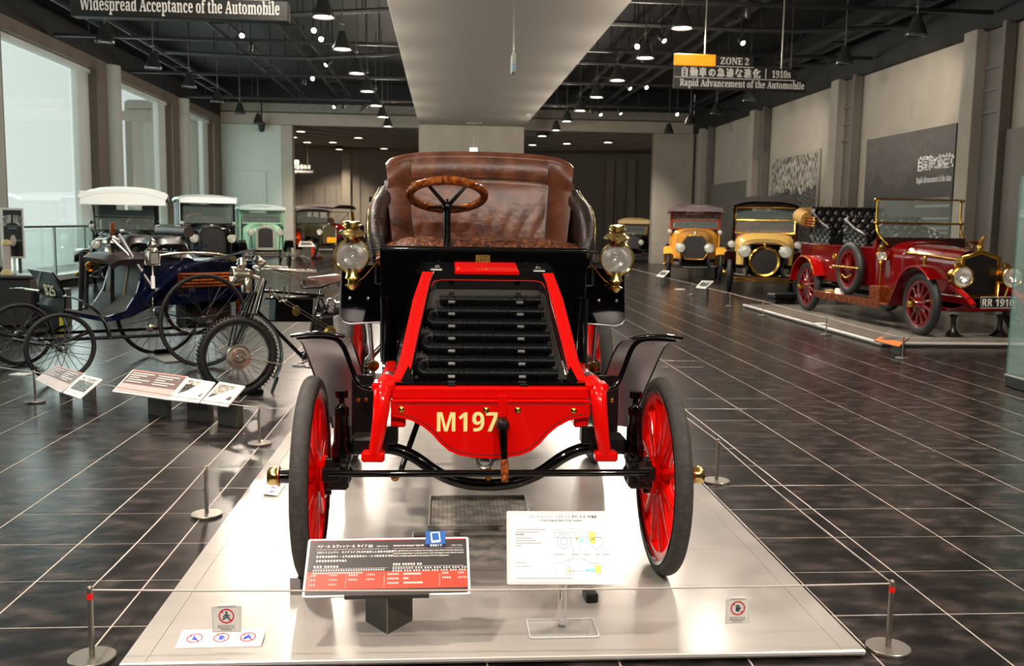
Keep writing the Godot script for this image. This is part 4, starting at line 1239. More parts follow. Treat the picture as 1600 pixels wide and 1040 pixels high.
		for k in 14: 
			var a := PI * 0.5 - PI * k / 13.0
			loop.append(Vector3(s * 0.56, 0.66 + sin(a) * 0.11, -0.78 + cos(a) * 0.11))
		for k in 20:
			var a := -PI * 0.5 - PI * k / 19.0
			loop.append(Vector3(s * 0.56, 0.5 + sin(a) * 0.2, -1.88 + cos(a) * 0.2))
		loop.append(loop[0])
		for k in loop.size() - 1:
			var a: Vector3 = loop[k]
			var b: Vector3 = loop[k + 1]
			var n := maxi(1, int(a.distance_to(b) / 0.034))
			for j in n:
				var p := a.lerp(b, (j + 0.5) / n)
				var xf := MB.along(a, b)
				chain.box(p + Vector3(0.008, 0, 0), Vector3(0.005, 0.022, 0.026), 0.0, Basis(Vector3.RIGHT, xf.basis.y, Vector3.RIGHT.cross(xf.basis.y)))
				chain.box(p - Vector3(0.008, 0, 0), Vector3(0.005, 0.022, 0.026), 0.0, Basis(Vector3.RIGHT, xf.basis.y, Vector3.RIGHT.cross(xf.basis.y)))
				chain.cyl(p - Vector3(0.012, 0, 0), p + Vector3(0.012, 0, 0), 0.008, 6)
		part(car, "drive_chain", chain, mat("chain_steel", Color(0.22, 0.19, 0.15), 0.45, 0.8))
		var spk := part(car, "sprocket", mb().lathe([Vector2(0, -0.006), Vector2(0.10, -0.006), Vector2(0.10, 0.006), Vector2(0, 0.006)], 18, Transform3D(Basis(Vector3(0, -1, 0), Vector3(1, 0, 0), Vector3(0, 0, 1)), Vector3(s * 0.56, 0.66, -0.78))), iron)
		part(spk, "brass_cap", mb().lathe([Vector2(0, -0.03), Vector2(0.024, -0.028), Vector2(0.026, 0.0)], 14, Transform3D(Basis(Vector3.RIGHT, -PI / 2), Vector3(s * 0.515, 0.775, -0.6))), brass)
		part(car, "shaft_housing", mb().cyl(Vector3(s * 0.44, 0.66, -0.78), Vector3(s * 0.57, 0.66, -0.78), 0.05, 16, 0.01), mat("alloy_grey", Color.GRAY))
		part(car, "brake_lever", mb().tube([Vector3(s * 0.52, 0.60, -0.7), Vector3(s * 0.53, 0.85, -0.66), Vector3(s * 0.545, 1.02, -0.68)], 0.01, 8), M["brushed_steel"])
		# body sides
		part(car, "step_plate", mb().box(Vector3(s * 0.56, 0.52, -1.0), Vector3(0.2, 0.015, 0.24), 0.004), iron)
	part(car, "rear_axle", mb().cyl(Vector3(-0.7, 0.5, -1.88), Vector3(0.7, 0.5, -1.88), 0.03, 14), iron)
	part(car, "body_box", mb().box(Vector3(0, 0.93, -1.42), Vector3(0.84, 0.26, 1.56), 0.02), blk)
	part(car, "floor_board", mb().box(Vector3(0, 0.82, -0.78), Vector3(0.84, 0.03, 0.3), 0.004), M["box_wood"])
	part(car, "seat_box", mb().box(Vector3(0, 1.15, -1.24), Vector3(0.98, 0.26, 0.62), 0.02), blk)
	# ---- seat: cushion, buttoned back, side rolls
	var cush := []
	for i in 25:
		var u := lerpf(-1, 1, i / 24.0)
		var row := PackedVector3Array()
		for j in 9:
			var w := lerpf(-1, 1, j / 8.0)
			var fall := pow(absf(u), 8) * 0.05 + pow(absf(w), 6) * 0.05
			row.append(Vector3(u * 0.5, 1.318 - fall + 0.006 * sin(i * 1.9 + j) , -1.16 + w * -0.27))
		cush.append(row)
	var cu := part(car, "seat_cushion", mb().sheet(cush, 0.10), M["worn_leather"])
	part(cu, "front_piping", mb().tube([Vector3(-0.49, 1.285, -0.885), Vector3(-0.2, 1.30, -0.88), Vector3(0.2, 1.30, -0.88), Vector3(0.49, 1.285, -0.885)], 0.014, 8), M["worn_leather"])
	var back := []
	for i in 41:
		var u := lerpf(-1, 1, i / 40.0)
		var row := PackedVector3Array()
		var topy := 1.787 - 0.022 * u * u - 0.045 * pow(absf(u), 9)
		for j in 15:
			var f := j / 14.0
			var y := lerpf(1.28, topy, f)
			var wing := smoothstep(0.74, 1.0, absf(u))
			var x := u * (0.478 + 0.026 * smoothstep(0.0, 0.8, f)) * (1.0 - 0.02 * smoothstep(0.85, 1.0, f))
			var z := -1.40 - 0.06 * f + wing * 0.11 * (1.0 - 0.35 * f)
			# soft pads: centre panel and the roll along the top
			var seam := exp(-pow((absf(u) - 0.775) / 0.02, 2)) + (exp(-pow((f - 0.80) / 0.022, 2)) if absf(u) < 0.78 else 0.0)
			z -= minf(seam, 1.0) * 0.014
			if absf(u) < 0.77 and f < 0.79:
				z += 0.018 * sin(PI * f / 0.79) * cos(u / 0.77 * PI / 2)
				z += 0.004 * sin(u * 34.0 + 2.0 * sin(f * 9.0)) * exp(-pow((f - 0.22) / 0.2, 2))
			if f > 0.8: z += 0.02 * sin(PI * (f - 0.8) / 0.2)
			row.append(Vector3(x, y, z))
		back.append(row)
	var sb := part(car, "seat_back", mb().sheet(back, 0.075), M["brown_leather"])
	for s in [-1.0, 1.0]:
		var ln := []
		for j in 15: ln.append(back[20 + int(s * 15.5)][j] + Vector3(0, 0, 0.040))
		part(sb, "seam", mb().tube(ln, 0.0028, 5), M["dark_leather"])
	var hs := []
	for i in range(5, 36): hs.append(back[i][11].lerp(back[i][12], 0.2) + Vector3(0, 0, 0.040))
	part(sb, "seam", mb().tube(hs, 0.0028, 5), M["dark_leather"])
	var tp := []
	for i in 41: tp.append(back[i][14] + Vector3(0, 0.006, 0))
	part(sb, "top_piping", mb().tube(tp, [0.03] + range(39).map(func(_q): return 0.038) + [0.03], 10), M["brown_leather"])
	for s in [-1.0, 1.0]:
		var roll := smooth_path([Vector3(s * 0.505, 1.60, -1.40), Vector3(s * 0.52, 1.555, -1.30), Vector3(s * 0.532, 1.515, -1.16), Vector3(s * 0.538, 1.45, -1.04), Vector3(s * 0.532, 1.36, -0.97), Vector3(s * 0.515, 1.27, -0.95)])
		var rr := []
		for k in roll.size(): rr.append(0.045 - 0.008 * absf(k / float(roll.size() - 1) - 0.5))
		var arm := part(car, "arm_roll", mb().tube(roll, rr, 14), M["dark_leather"])
		var rws := []
		for k in range(0, roll.size(), 3):
			var q: Vector3 = roll[k]
			var row := PackedVector3Array()
			for j in 5: row.append(Vector3(q.x - s * 0.012 * sin(PI * j / 4.0), lerpf(1.27, q.y, j / 4.0), q.z - 0.02))
			rws.append(row)
		part(arm, "side_pad", mb().sheet(rws, 0.04), M["dark_leather"])
		var trim := []
		for k in roll.size(): trim.append(roll[k] + Vector3(s * 0.035, 0.022, 0.012))
		part(arm, "brass_edge", mb().tube(trim, 0.006, 8), M["pale_brass"])
		var outer := []
		for k in range(0, roll.size(), 3):
			var q: Vector3 = roll[k]
			outer.append(PackedVector3Array([Vector3(s * 0.50, 1.22, q.z), Vector3(q.x + s * 0.03, (1.22 + q.y) / 2, q.z), Vector3(q.x + s * 0.04, q.y + 0.01, q.z)]))
		part(car, "body_side", mb().sheet(outer, 0.015), blk)
		part(car, "rail_knob", mb().cyl(Vector3(s * 0.565, 1.555, -1.3), Vector3(s * 0.59, 1.555, -1.3), 0.018, 12, 0.003), blk)
	# ---- steering column and wheel
	var tilt := deg_to_rad(21.0)
	var nv := Vector3(0, cos(tilt), -sin(tilt))
	var wc := Vector3(-0.178, 1.578, -1.0)
	var xf := MB.along(wc, wc + nv)
	var sw := part(car, "steering_wheel", mb().torus(wc, nv, 0.186, 0.0215, 56, 14), M["wheel_wood"])
	for k in 4:
		var a := TAU * (k + 0.5) / 4.0 + 0.22 * (1 if k % 2 == 0 else -1)
		var tip := xf * Vector3(cos(a) * 0.182, -0.005, sin(a) * 0.182)
		part(sw, "spoke", mb().tube([wc - nv * 0.06, tip], [0.012, 0.009], 8), blk)
	part(sw, "hub", mb().lathe([Vector2(0.018, -0.11), Vector2(0.02, -0.085), Vector2(0.026, -0.075), Vector2(0.026, -0.045), Vector2(0.016, -0.035), Vector2(0, -0.03)], 18, xf), blk)
	part(sw, "hub_cap", mb().ball(wc - nv * 0.022, Vector3(0.009, 0.011, 0.009), 12), M["nickel"])
	part(car, "steering_column", mb().cyl(wc - nv * 0.7, wc - nv * 0.08, 0.0195, 18), blk)


# Japanese characters as pen strokes on a 10 x 10 grid
const PEN := {
	"自": "5,10 4,8.5;2,8.5 2,0 8,0 8,8.5 2,8.5;2,6 8,6;2,3 8,3",
	"動": "1,9.5 5.5,10;0.5,8 6,8;1.2,6.8 1.2,3.5 5.4,3.5 5.4,6.8 1.2,6.8;1.2,5.2 5.4,5.2;3.3,9.8 3.3,0.8;1,2.2 5.6,2.2;0.3,0.5 6,0.8;6.3,6.8 9.6,6.8 9.2,1 8.3,0.2;7.8,9.5 7.6,5 6,0.5",
	"車": "1,9 9,9;2,7.5 2,3.5 8,3.5 8,7.5 2,7.5;2,5.5 8,5.5;0.5,2 9.5,2;5,10 5,0",
	"の": "5.5,8 4.5,3 3,1.5 1.8,3 2,5.5 4,8 6.5,8.2 8.8,6.5 9,4 8,2 6,1",
	"急": "4,10 1.5,7;3.5,9 7,9 6,7.5;2,7.3 8,7.3 8,4 2,4;2,5.7 8,5.7;1.5,2.5 1,0.8;3.5,3 3.8,0.6 7,0.6 7.5,2;5,3.2 5.6,2;8.5,3 9.5,1.5",
	"速": "3.5,8.5 9.5,8.5;4.2,7 4.2,4.8 8.8,4.8 8.8,7 4.2,7;6.5,10 6.5,1.8;6.3,4.6 4,2.4;6.7,4.6 9.2,2.6;1,9.5 2.2,8.2;0.8,6 2.3,6 2.3,2.2 1,1;2,1.8 4,0.6 9.6,0.5",
	"な": "1,7.8 5.5,8;3.5,10 1.2,4;7,8.5 9.3,6.8;6.5,6 6.5,2 5,0.8 3.5,1.6 4.5,2.8 9,1",
	"進": "4.8,10 3.5,7;4.2,8 4.2,2.2;4.2,8 9.5,8;4.2,6 9,6;4.2,4.2 9,4.2;4.2,2.4 9.6,2.4;6.8,8 6.8,2.4;6.5,10 7,8.6;1,9.5 2.2,8.2;0.6,6 2.1,6 2.1,2 0.8,1;1.9,1.7 3.6,0.6 9.6,0.5",
	"化": "3.5,10 0.5,5;2.4,7.5 2.4,0;9.3,8 5,4.5;5.3,9.8 5.3,1.2 6,0.6 9,0.6 9.3,2.5",
	"方": "5,10 5,8.5;1,8 9.5,8;4.5,8 3.5,3 1,0;4,5 8.5,5 7.8,0.8 6.5,0.5", "式": "0.8,7.5 9.5,7.5;1.5,5 5.5,5;3.5,5 3.5,1.5;1,1 6,2;6.5,10 7,4 9,0.5 9.7,2;8,9.8 9,8.8",
	"機": "0.5,7 4,7;2.2,10 2.2,0;5,9 9.5,9;5,6 9.5,6;6,9 5,4;8,9 9,1;5,4 9.8,4", "構": "0.5,7 4,7;2.2,10 2.2,0;4.8,8.5 9.8,8.5;6,10 6,6;8.5,10 8.5,6;4.8,6 9.8,6;5,4.5 5,0;5,4.5 9.5,4.5 9.5,0;5,2.5 9.5,2.5;7.2,6 7.2,0", "図": "1,9.5 1,0.3 9,0.3 9,9.5 1,9.5;3,7 4,5.5;5,8 5.5,6.5;7.5,7.5 3,2;4,4 7,2",
	"パ": "4,8 2,2;6,8 9,2;8.6,9 9.4,9.8", "ナ": "1,7 9,7;5.5,10 5.5,5 2,0", "ー": "1,5 9,5", "ル": "3,9 3,4 1,1;6,9 6,1 9,4", "ヴ": "5,10 5,8;2,6 2,8 9,8 8,4 4,0;8,10 8.5,9;9.5,10 10,9", "ァ": "3,6 8,6 7,4;5.5,5 4,1", "ッ": "2,6 3,4;5,6 5.5,4.5;8,6 7,3 4,1", "ソ": "2,9 3,6;9,9 8,4 4,0",
	"タ": "4,10 1,5;3,8 9,8 7,3 2,0;4,6 7,4", "イ": "9,10 5,6 1,4;5,6 5,0", "プ": "2,8 9,8 8,4 3,0;9,10 10,9.5", "フ": "2,8 9,8 8,4 3,0", "ロ": "2,8 2,1 9,1 9,8 2,8", "ン": "2,8 4,6.5;2,1 6,2.5 9,7", "ト": "4,10 4,0;4,6 8,4", "エ": "2,8 9,8;5.5,8 5.5,1;1,1 10,1",
	"ジ": "2,8 4,7;1.5,5.5 3.5,4.5;2,1 6,2 8.5,6;7.5,10 8,9;9,10 9.5,9", "リ": "3,9 3,4;8,9 8,4 4,0", "ア": "2,8 9,8 7,5;5.5,7 5,3 3,0", "ド": "4,10 4,0;4,6 8,4;7,9.5 7.5,8.5;8.5,10 9,9", "ラ": "3,10 8,10;2,7 9,7 8,3 4,0", "ヤ": "1,6 9,7.5 7,4;4,10 6,0", "ブ": "2,8 9,8 8,4 3,0;8.5,10 9,9.3;9.6,10.2 10,9.6",
	"レ": "3,9 3,1 9,5", "ス": "2,8 8,8 5,4 1,0;5.5,4 9,0.5", "を": "1,8 8,8;4.5,10 2,5 5,6 6,3;8.5,5.5 3.5,3 4,0.8 8.5,0.8", "し": "3,9 3,2 5,0.5 9,3", "た": "1,8 6,8;3.5,10 1,0;5.5,5.5 9,5.5;5.5,2 6.5,0.8 9.5,0.8", "で": "1,8 9,8 5,5 4.5,2 8,0.5;7,6 7.7,5;8.5,6.5 9.2,5.5", "は": "1.5,9 1.5,0.5;4,7 9.5,7;7,9.5 7,1.5 5,0.8 4.5,2 9.5,1", "が": "1,7 6,7 5.5,1 4,0.5;4,10 1,0.5;7.5,7 9,4;8,9.5 8.6,8.5", "・": "4.5,5 5.5,5",
	"?": "1,9 9,9;5,10 5,0;1,5 9,5;2,7 2,0.5 8,0.5 8,7 2,7"}


func pen(parent: Node3D, s: String, h: float, step: float, bold: float, material: Material, xf: Transform3D, called := "lettering") -> MeshInstance3D:
	var m := mb()
	var x := 0.0
	for ch in s:
		if ch == " ":
			x += step * 0.5
			continue
		for st in (PEN.get(ch, PEN["?"]) as String).split(";"):
			var pts := []
			for q in st.split(" "):
				var c := q.split(",")
				pts.append(Vector2(x + float(c[0]) * h * 0.092, float(c[1]) * h * 0.1))
			for k in pts.size() - 1:
				var a: Vector2 = pts[k]
				var b: Vector2 = pts[k + 1]
				var d := (b - a).normalized()
				var w := bold * h * (0.055 if absf(d.y) < 0.3 else 0.09)
				var o := Vector2(-d.y, d.x) * w
				var e := d * w * 0.6
				m.face([Vector3(a.x - e.x + o.x, a.y - e.y + o.y, 0.001), Vector3(b.x + e.x + o.x, b.y + e.y + o.y, 0.001), Vector3(b.x + e.x - o.x, b.y + e.y - o.y, 0.001), Vector3(a.x - e.x - o.x, a.y - e.y - o.y, 0.001)], Vector3(0, 0, 1))
		x += step
	return part(parent, called, m, material, xf)


func signs() -> void:
	var dark := mat("sign_black", Color(0.035, 0.03, 0.03), 0.5)
	var edge := mat("sign_edge", Color(0.16, 0.145, 0.135), 0.5)
	var wht := mat("sign_white", Color(0.86, 0.85, 0.83), 0.5)
	var zone_yellow := glow("zone_yellow_glow", Color(1.0, 0.56, 0.02), 0.9)  # emissive colour for the yellow sign block
	zone_yellow.albedo_color = Color(0.9, 0.55, 0.05)
	# ---- zone 2 sign
	var z := -14.8
	var a := on_z(1053, 138, z)
	var t := thing("zone_sign", "hanging black zone sign with a yellow block reading ZONE 2 and 1910s", "sign", Vector3(a.x, a.y, z), 0.03)
	var u := 0.01006   # metres per pixel at that depth
	part(t, "lower_board", mb().box(Vector3(105 * u, 8.5 * u, -0.03), Vector3(211 * u, 17 * u, 0.06), 0.004), dark)
	part(t, "middle_board", mb().box(Vector3(96.5 * u, 26 * u, -0.03), Vector3(193 * u, 17 * u, 0.06), 0.004), dark)
	part(t, "upper_board", mb().box(Vector3(94.5 * u, 43.5 * u, -0.03), Vector3(61 * u, 16 * u, 0.06), 0.004), dark)
	part(t, "glowing_yellow_block", mb().box(Vector3(32 * u, 44 * u, -0.03), Vector3(64 * u, 16.5 * u, 0.07), 0.004), zone_yellow)
	part(t, "rule", mb().box(Vector3(94.5 * u, 35.2 * u, 0.002), Vector3(61 * u, 0.9 * u, 0.003)), wht)
	part(t, "rule", mb().box(Vector3(96.5 * u, 17.4 * u, 0.002), Vector3(193 * u, 0.9 * u, 0.003)), wht)
	part(t, "divider", mb().box(Vector3(145 * u, 26.5 * u, 0.002), Vector3(1.2 * u, 15 * u, 0.003)), wht)
	text(t, "ZONE 2", "Droid Serif", 700, 10.5 * u, 45 * u, wht, Transform3D(Basis.IDENTITY, Vector3(72 * u, 38.5 * u, 0.001)))
	pen(t, "自動車の急速な進化", 13.0 * u, 14.3 * u, 0.95, wht, Transform3D(Basis.IDENTITY, Vector3(10 * u, 19.5 * u, 0.001)))
	text(t, "1910s", "Droid Serif", 700, 11.5 * u, 30 * u, wht, Transform3D(Basis.IDENTITY, Vector3(155 * u, 20.5 * u, 0.001)))
	text(t, "Rapid Advancement of the Automobile", "Droid Serif", 700, 14.5 * u, 199 * u, wht, Transform3D(Basis.IDENTITY, Vector3(9 * u, 1.0 * u, 0.001)))
	for x in [48, 171]:
		part(t, "hanging_rod", mb().cyl(Vector3(x * u, 34 * u if x > 100 else 52 * u, -0.03), Vector3(x * u, 2.75, -0.03), 0.014, 8), M["rail_steel"])
	# ---- the sign over the window side
	z = -10.8
	a = on_z(110, 24, z)
	u = 0.00683
	t = thing("zone_sign", "hanging black zone sign reading Widespread Acceptance of the Automobile", "sign", Vector3(a.x, a.y, z), -0.02)
	part(t, "lower_board", mb().box(Vector3(169 * u, 15 * u, -0.08), Vector3(338 * u, 31 * u, 0.16), 0.006), edge)
	part(t, "lower_face", mb().box(Vector3(169 * u, 15 * u, 0.003), Vector3(337 * u, 30 * u, 0.006), 0.002), dark)
	part(t, "middle_board", mb().box(Vector3(155 * u, 48 * u, -0.08), Vector3(310 * u, 31 * u, 0.16), 0.006), dark)
	part(t, "rule", mb().box(Vector3(155 * u, 31.5 * u, 0.004), Vector3(310 * u, 1.6 * u, 0.006)), wht)
	part(t, "upper_board", mb().box(Vector3(150 * u, 80 * u, -0.08), Vector3(110 * u, 30 * u, 0.16), 0.006), dark)
	text(t, "Widespread Acceptance of the Automobile", "Droid Serif", 700, 27.0 * u, 310 * u, wht, Transform3D(Basis.IDENTITY, Vector3(15 * u, 2.5 * u, 0.007)))
	for x in [60, 260]:
		part(t, "hanging_rod", mb().cyl(Vector3(x * u, 64 * u, -0.08), Vector3(x * u, 2.9, -0.08), 0.014, 8), M["rail_steel"])
	# ---- far sign with a green block, in the rear room
	var green := glow("zone_green_glow", Color(0.25, 0.9, 0.08), 0.8)  # emissive colour for the green sign block
	z = -44.0
	a = on_z(456, 272, z)
	u = 0.0297
	t = thing("zone_sign", "small far hanging zone sign with a bright green block", "sign", a)
	part(t, "lower_board", mb().box(Vector3(17 * u, 4 * u, 0), Vector3(34 * u, 6 * u, 0.1), 0.01), dark)
	part(t, "middle_board", mb().box(Vector3(15 * u, 11 * u, 0), Vector3(30 * u, 6 * u, 0.1), 0.01), dark)
	part(t, "glowing_green_block", mb().box(Vector3(5 * u, 18 * u, 0), Vector3(11 * u, 6 * u, 0.12), 0.01), green)
	pen(t, "?????", 5.0 * u, 5.6 * u, 1.0, wht, Transform3D(Basis.IDENTITY, Vector3(1.5 * u, 8.6 * u, 0.055)))
	text(t, "Rapid Advancement", "Droid Serif", 700, 4.5 * u, 30 * u, wht, Transform3D(Basis.IDENTITY, Vector3(2 * u, 1.8 * u, 0.055)))
	for x in [4, 24]:
		part(t, "hanging_rod", mb().cyl(Vector3(x * u, 20 * u if x < 10 else 14 * u, 0), Vector3(x * u, 5.4 - a.y, 0), 0.014, 8), M["rail_steel"])
	# ---- exit signs
	var ew := glow("exit_sign_white", Color(0.95, 1.0, 0.95), 1.1)
	var eg := glow("exit_sign_green", Color(0.05, 0.75, 0.35), 1.0)
	for e in [[740, 237, -33.5, 12.0, "white hanging exit sign under the soffit before the broad column", 4.9], [448, 268, -43.0, 8.0, "white hanging exit sign in the rear room beside the green zone sign", 5.35]]:
		var c := on_z(e[0], e[1], e[2])
		var s: float = e[3] * absf(e[2]) / F
		var x := thing("exit_sign", e[4], "exit sign", c)
		part(x, "sign_case", mb().box(Vector3.ZERO, Vector3(s, s, 0.08), 0.01), ew)
		part(x, "running_figure", mb().box(Vector3(s * 0.12, 0.02 * s, 0.042), Vector3(s * 0.28, s * 0.34, 0.004), 0.001), eg)
		part(x, "cord", mb().cyl(Vector3(0, s / 2, 0), Vector3(0, e[5] - c.y, 0), 0.012, 6), M["rail_steel"])
		part(x, "canopy", mb().box(Vector3(0, e[5] - c.y - 0.02, 0), Vector3(s * 2.0, 0.04, 0.1), 0.005), M["rail_steel"])
	var c := on_z(1148, 300, -31.0)
	var x := thing("exit_sign", "small green exit sign hanging before the dark doorway of the poster wall", "exit sign", c)
	part(x, "sign_case", mb().box(Vector3.ZERO, Vector3(0.1, 0.26, 0.2), 0.01), eg)
	part(x, "pictogram", mb().box(Vector3(0, -0.04, 0.102), Vector3(0.06, 0.1, 0.004)), ew)
	part(x, "cord", mb().cyl(Vector3(0, 0.13, 0), Vector3(0, TOP - c.y, 0), 0.012, 6), M["rail_steel"])
	c = on_z(802, 100, -14.0)
	x = thing("hanging_sign", "narrow white hanging sign seen edge on, on a thin rod under the soffit", "sign", c)
	part(x, "sign_case", mb().box(Vector3.ZERO, Vector3(0.055, 0.26, 0.3), 0.008), M["pale_paint"])
	part(x, "blue_stripe", mb().box(Vector3(0, -0.06, 0.151), Vector3(0.05, 0.1, 0.004)), mat("stripe_blue", Color(0.5, 0.62, 0.75), 0.5))
	part(x, "rod", mb().cyl(Vector3(0, 0.13, 0), Vector3(0, 4.9 - c.y, 0), 0.01, 6), M["rail_steel"])
	# ---- two black cameras hung before the rear room
	for q in [[409, 200], [700, 205]]:
		var p := on_z(q[0], q[1] - 2, ZB + 0.25)
		var k := thing("ceiling_camera", "black ceiling camera hanging " + ("beside the pale end wall" if q[0] < 500 else "beside the broad column"), "camera", p)
		part(k, "camera_body", mb().lathe([Vector2(0, -0.2), Vector2(0.09, -0.16), Vector2(0.14, 0.12), Vector2(0.1, 0.16), Vector2(0, 0.17)], 16), M["black_paint"])
		part(k, "mount", mb().cyl(Vector3(0, 0.16, 0), Vector3(0, TOP - p.y, 0), 0.03, 8), M["black_paint"])


func print_tex(w: int, h: int, seed_: int, dark: Color, light: Color, contrast: float, horizon: float) -> ImageTexture:
	# a grainy old photograph: pale sky over a dark crowd or street
	var n1 := FastNoiseLite.new()
	n1.seed = seed_
	n1.frequency = 0.11
	n1.fractal_octaves = 4
	var n2 := FastNoiseLite.new()
	n2.seed = seed_ + 5
	n2.frequency = 0.015
	var im := Image.create(w, h, false, Image.FORMAT_RGB8)
	for y in h:
		for x in w:
			var f := float(y) / h
			var base := 0.75 if f < horizon + 0.12 * n2.get_noise_2d(x, 0) else 0.28
			var v := clampf(base + contrast * n1.get_noise_2d(x, y * (1.0 if f > horizon else 0.5)) + 0.25 * n2.get_noise_2d(x, y), 0, 1)
			im.set_pixel(x, y, dark.lerp(light, v))
	return ImageTexture.create_from_image(im)


func posters() -> void:
	var pm := mat("crowd_print", Color(1, 1, 1), 0.5)
	pm.albedo_texture = print_tex(256, 192, 4, Color(0.03, 0.03, 0.03), Color(0.62, 0.60, 0.56), 0.9, 0.42)
	var x := XR + 0.1
	var a := on_x(1280, 235, x)
	var b := on_x(1208, 248, x)
	var t := thing("wall_photograph", "large black and white crowd photograph on the wall behind the maroon car", "photograph", Vector3(x, 0, 0))
	var y0 := 1.1
	var m := mb().face([Vector3(-0.03, y0, b.z), Vector3(-0.03, y0, a.z), Vector3(-0.03, a.y - 0.03, a.z), Vector3(-0.03, a.y - 0.03, b.z)], Vector3(-1, 0, 0), [Vector2(0, 1), Vector2(1, 1), Vector2(1, 0), Vector2(0, 0)])
	part(t, "backing", mb().box(Vector3(0.0, (y0 + a.y) / 2, (a.z + b.z) / 2), Vector3(0.05, a.y - y0 + 0.1, absf(a.z - b.z) + 0.12), 0.005), M["soffit_paint"])
	part(t, "print", m, pm)
	# the dark zone poster
	var dm := mat("zone_poster_print", Color(1, 1, 1), 0.45)
	dm.albedo_texture = print_tex(256, 256, 14, Color(0.045, 0.04, 0.038), Color(0.24, 0.22, 0.205), 0.35, 0.3)
	x = XR + 0.05
	a = on_x(1497, 197, x)
	a.z = minf(a.z, -16.8)
	b = on_x(1357, 217, x)
	var top := 3.42
	t = thing("wall_poster", "large dark zone poster with white lettering on the wall behind the red tourer", "poster", Vector3(x, 0, 0))
	part(t, "backing", mb().box(Vector3(0.0, (0.4 + top) / 2, (a.z + b.z) / 2), Vector3(0.05, top - 0.4, absf(a.z - b.z)), 0.004), mat("poster_edge", Color(0.08, 0.075, 0.07), 0.5))
	part(t, "print", mb().face([Vector3(-0.03, 0.4, b.z), Vector3(-0.03, 0.4, a.z), Vector3(-0.03, top, a.z), Vector3(-0.03, top, b.z)], Vector3(-1, 0, 0), [Vector2(0, 1), Vector2(1, 1), Vector2(1, 0), Vector2(0, 0)]), dm)
	var wb := Basis(Vector3(0, 0, 1), Vector3.UP, Vector3(-1, 0, 0))
	var lx := -0.035
	var z0 := on_x(1437, 245, x).z
	var wl := a.z - z0 - 0.05
	pen(t, "自動車の急速な", 0.26, wl / 7.0, 0.9, M["white_print"], Transform3D(wb, Vector3(lx, 2.62, z0)))
	text(t, "Rapid Advancement of the Auto", "Droid Serif", 700, 0.15, wl, M["white_print"], Transform3D(wb, Vector3(lx, 2.34, z0)))
	for k in 2: part(t, "small_print", mb().box(Vector3(lx, 2.05 - k * 0.13, z0 + wl / 2), Vector3(0.002, 0.05, wl)), M["grey_print"])
	for k in 9: part(t, "small_print", mb().box(Vector3(lx, 1.68 - k * 0.09, z0 + wl / 2 - (0.25 if k == 8 else 0.0)), Vector3(0.002, 0.035, wl - (0.5 if k == 8 else 0.0))), M["grey_print"])


# ---------------------------------------------------------------- barriers
func stanchion(at: Vector3, label: String, red_band: bool, group: String) -> Node3D:
	var t := thing("stanchion", label, "stanchion", at, 0.0, group)
	if not cache.has("st_base"):
		cache["st_base"] = mb().lathe([Vector2(0, 0), Vector2(0.074, 0), Vector2(0.076, 0.003), Vector2(0.076, 0.012), Vector2(0.074, 0.014), Vector2(0, 0.014)], 36).mesh()
		cache["st_post"] = mb().cyl(Vector3(0, 0.012, 0), Vector3(0, 0.242, 0), 0.0095, 16).mesh()
		cache["st_cap"] = mb().lathe([Vector2(0.0085, 0.236), Vector2(0.0075, 0.24), Vector2(0.0105, 0.244), Vector2(0.0105, 0.25), Vector2(0.006, 0.256), Vector2(0, 0.257)], 16).mesh()
		cache["st_band"] = mb().cyl(Vector3(0, 0.212, 0), Vector3(0, 0.233, 0), 0.0101, 16).mesh()
	part(t, "base", cache["st_base"], M["post_steel"])
	part(t, "post", cache["st_post"], M["post_steel"])
	part(t, "cap", cache["st_cap"], M["post_steel"])
	if red_band: part(t, "red_band", cache["st_band"], M["red_band"])
	return t


func cord(label: String, pts: Array, r := 0.0032) -> void:
	var path := []
	for k in pts.size() - 1:
		for j in 6:
			var f := j / 6.0
			path.append(pts[k].lerp(pts[k + 1], f) - Vector3(0, 0.012 * 4 * f * (1 - f), 0))
	path.append(pts[pts.size() - 1])
	single("barrier_cord", mb().tube(path, r, 6), M["rope"], label, "cord")


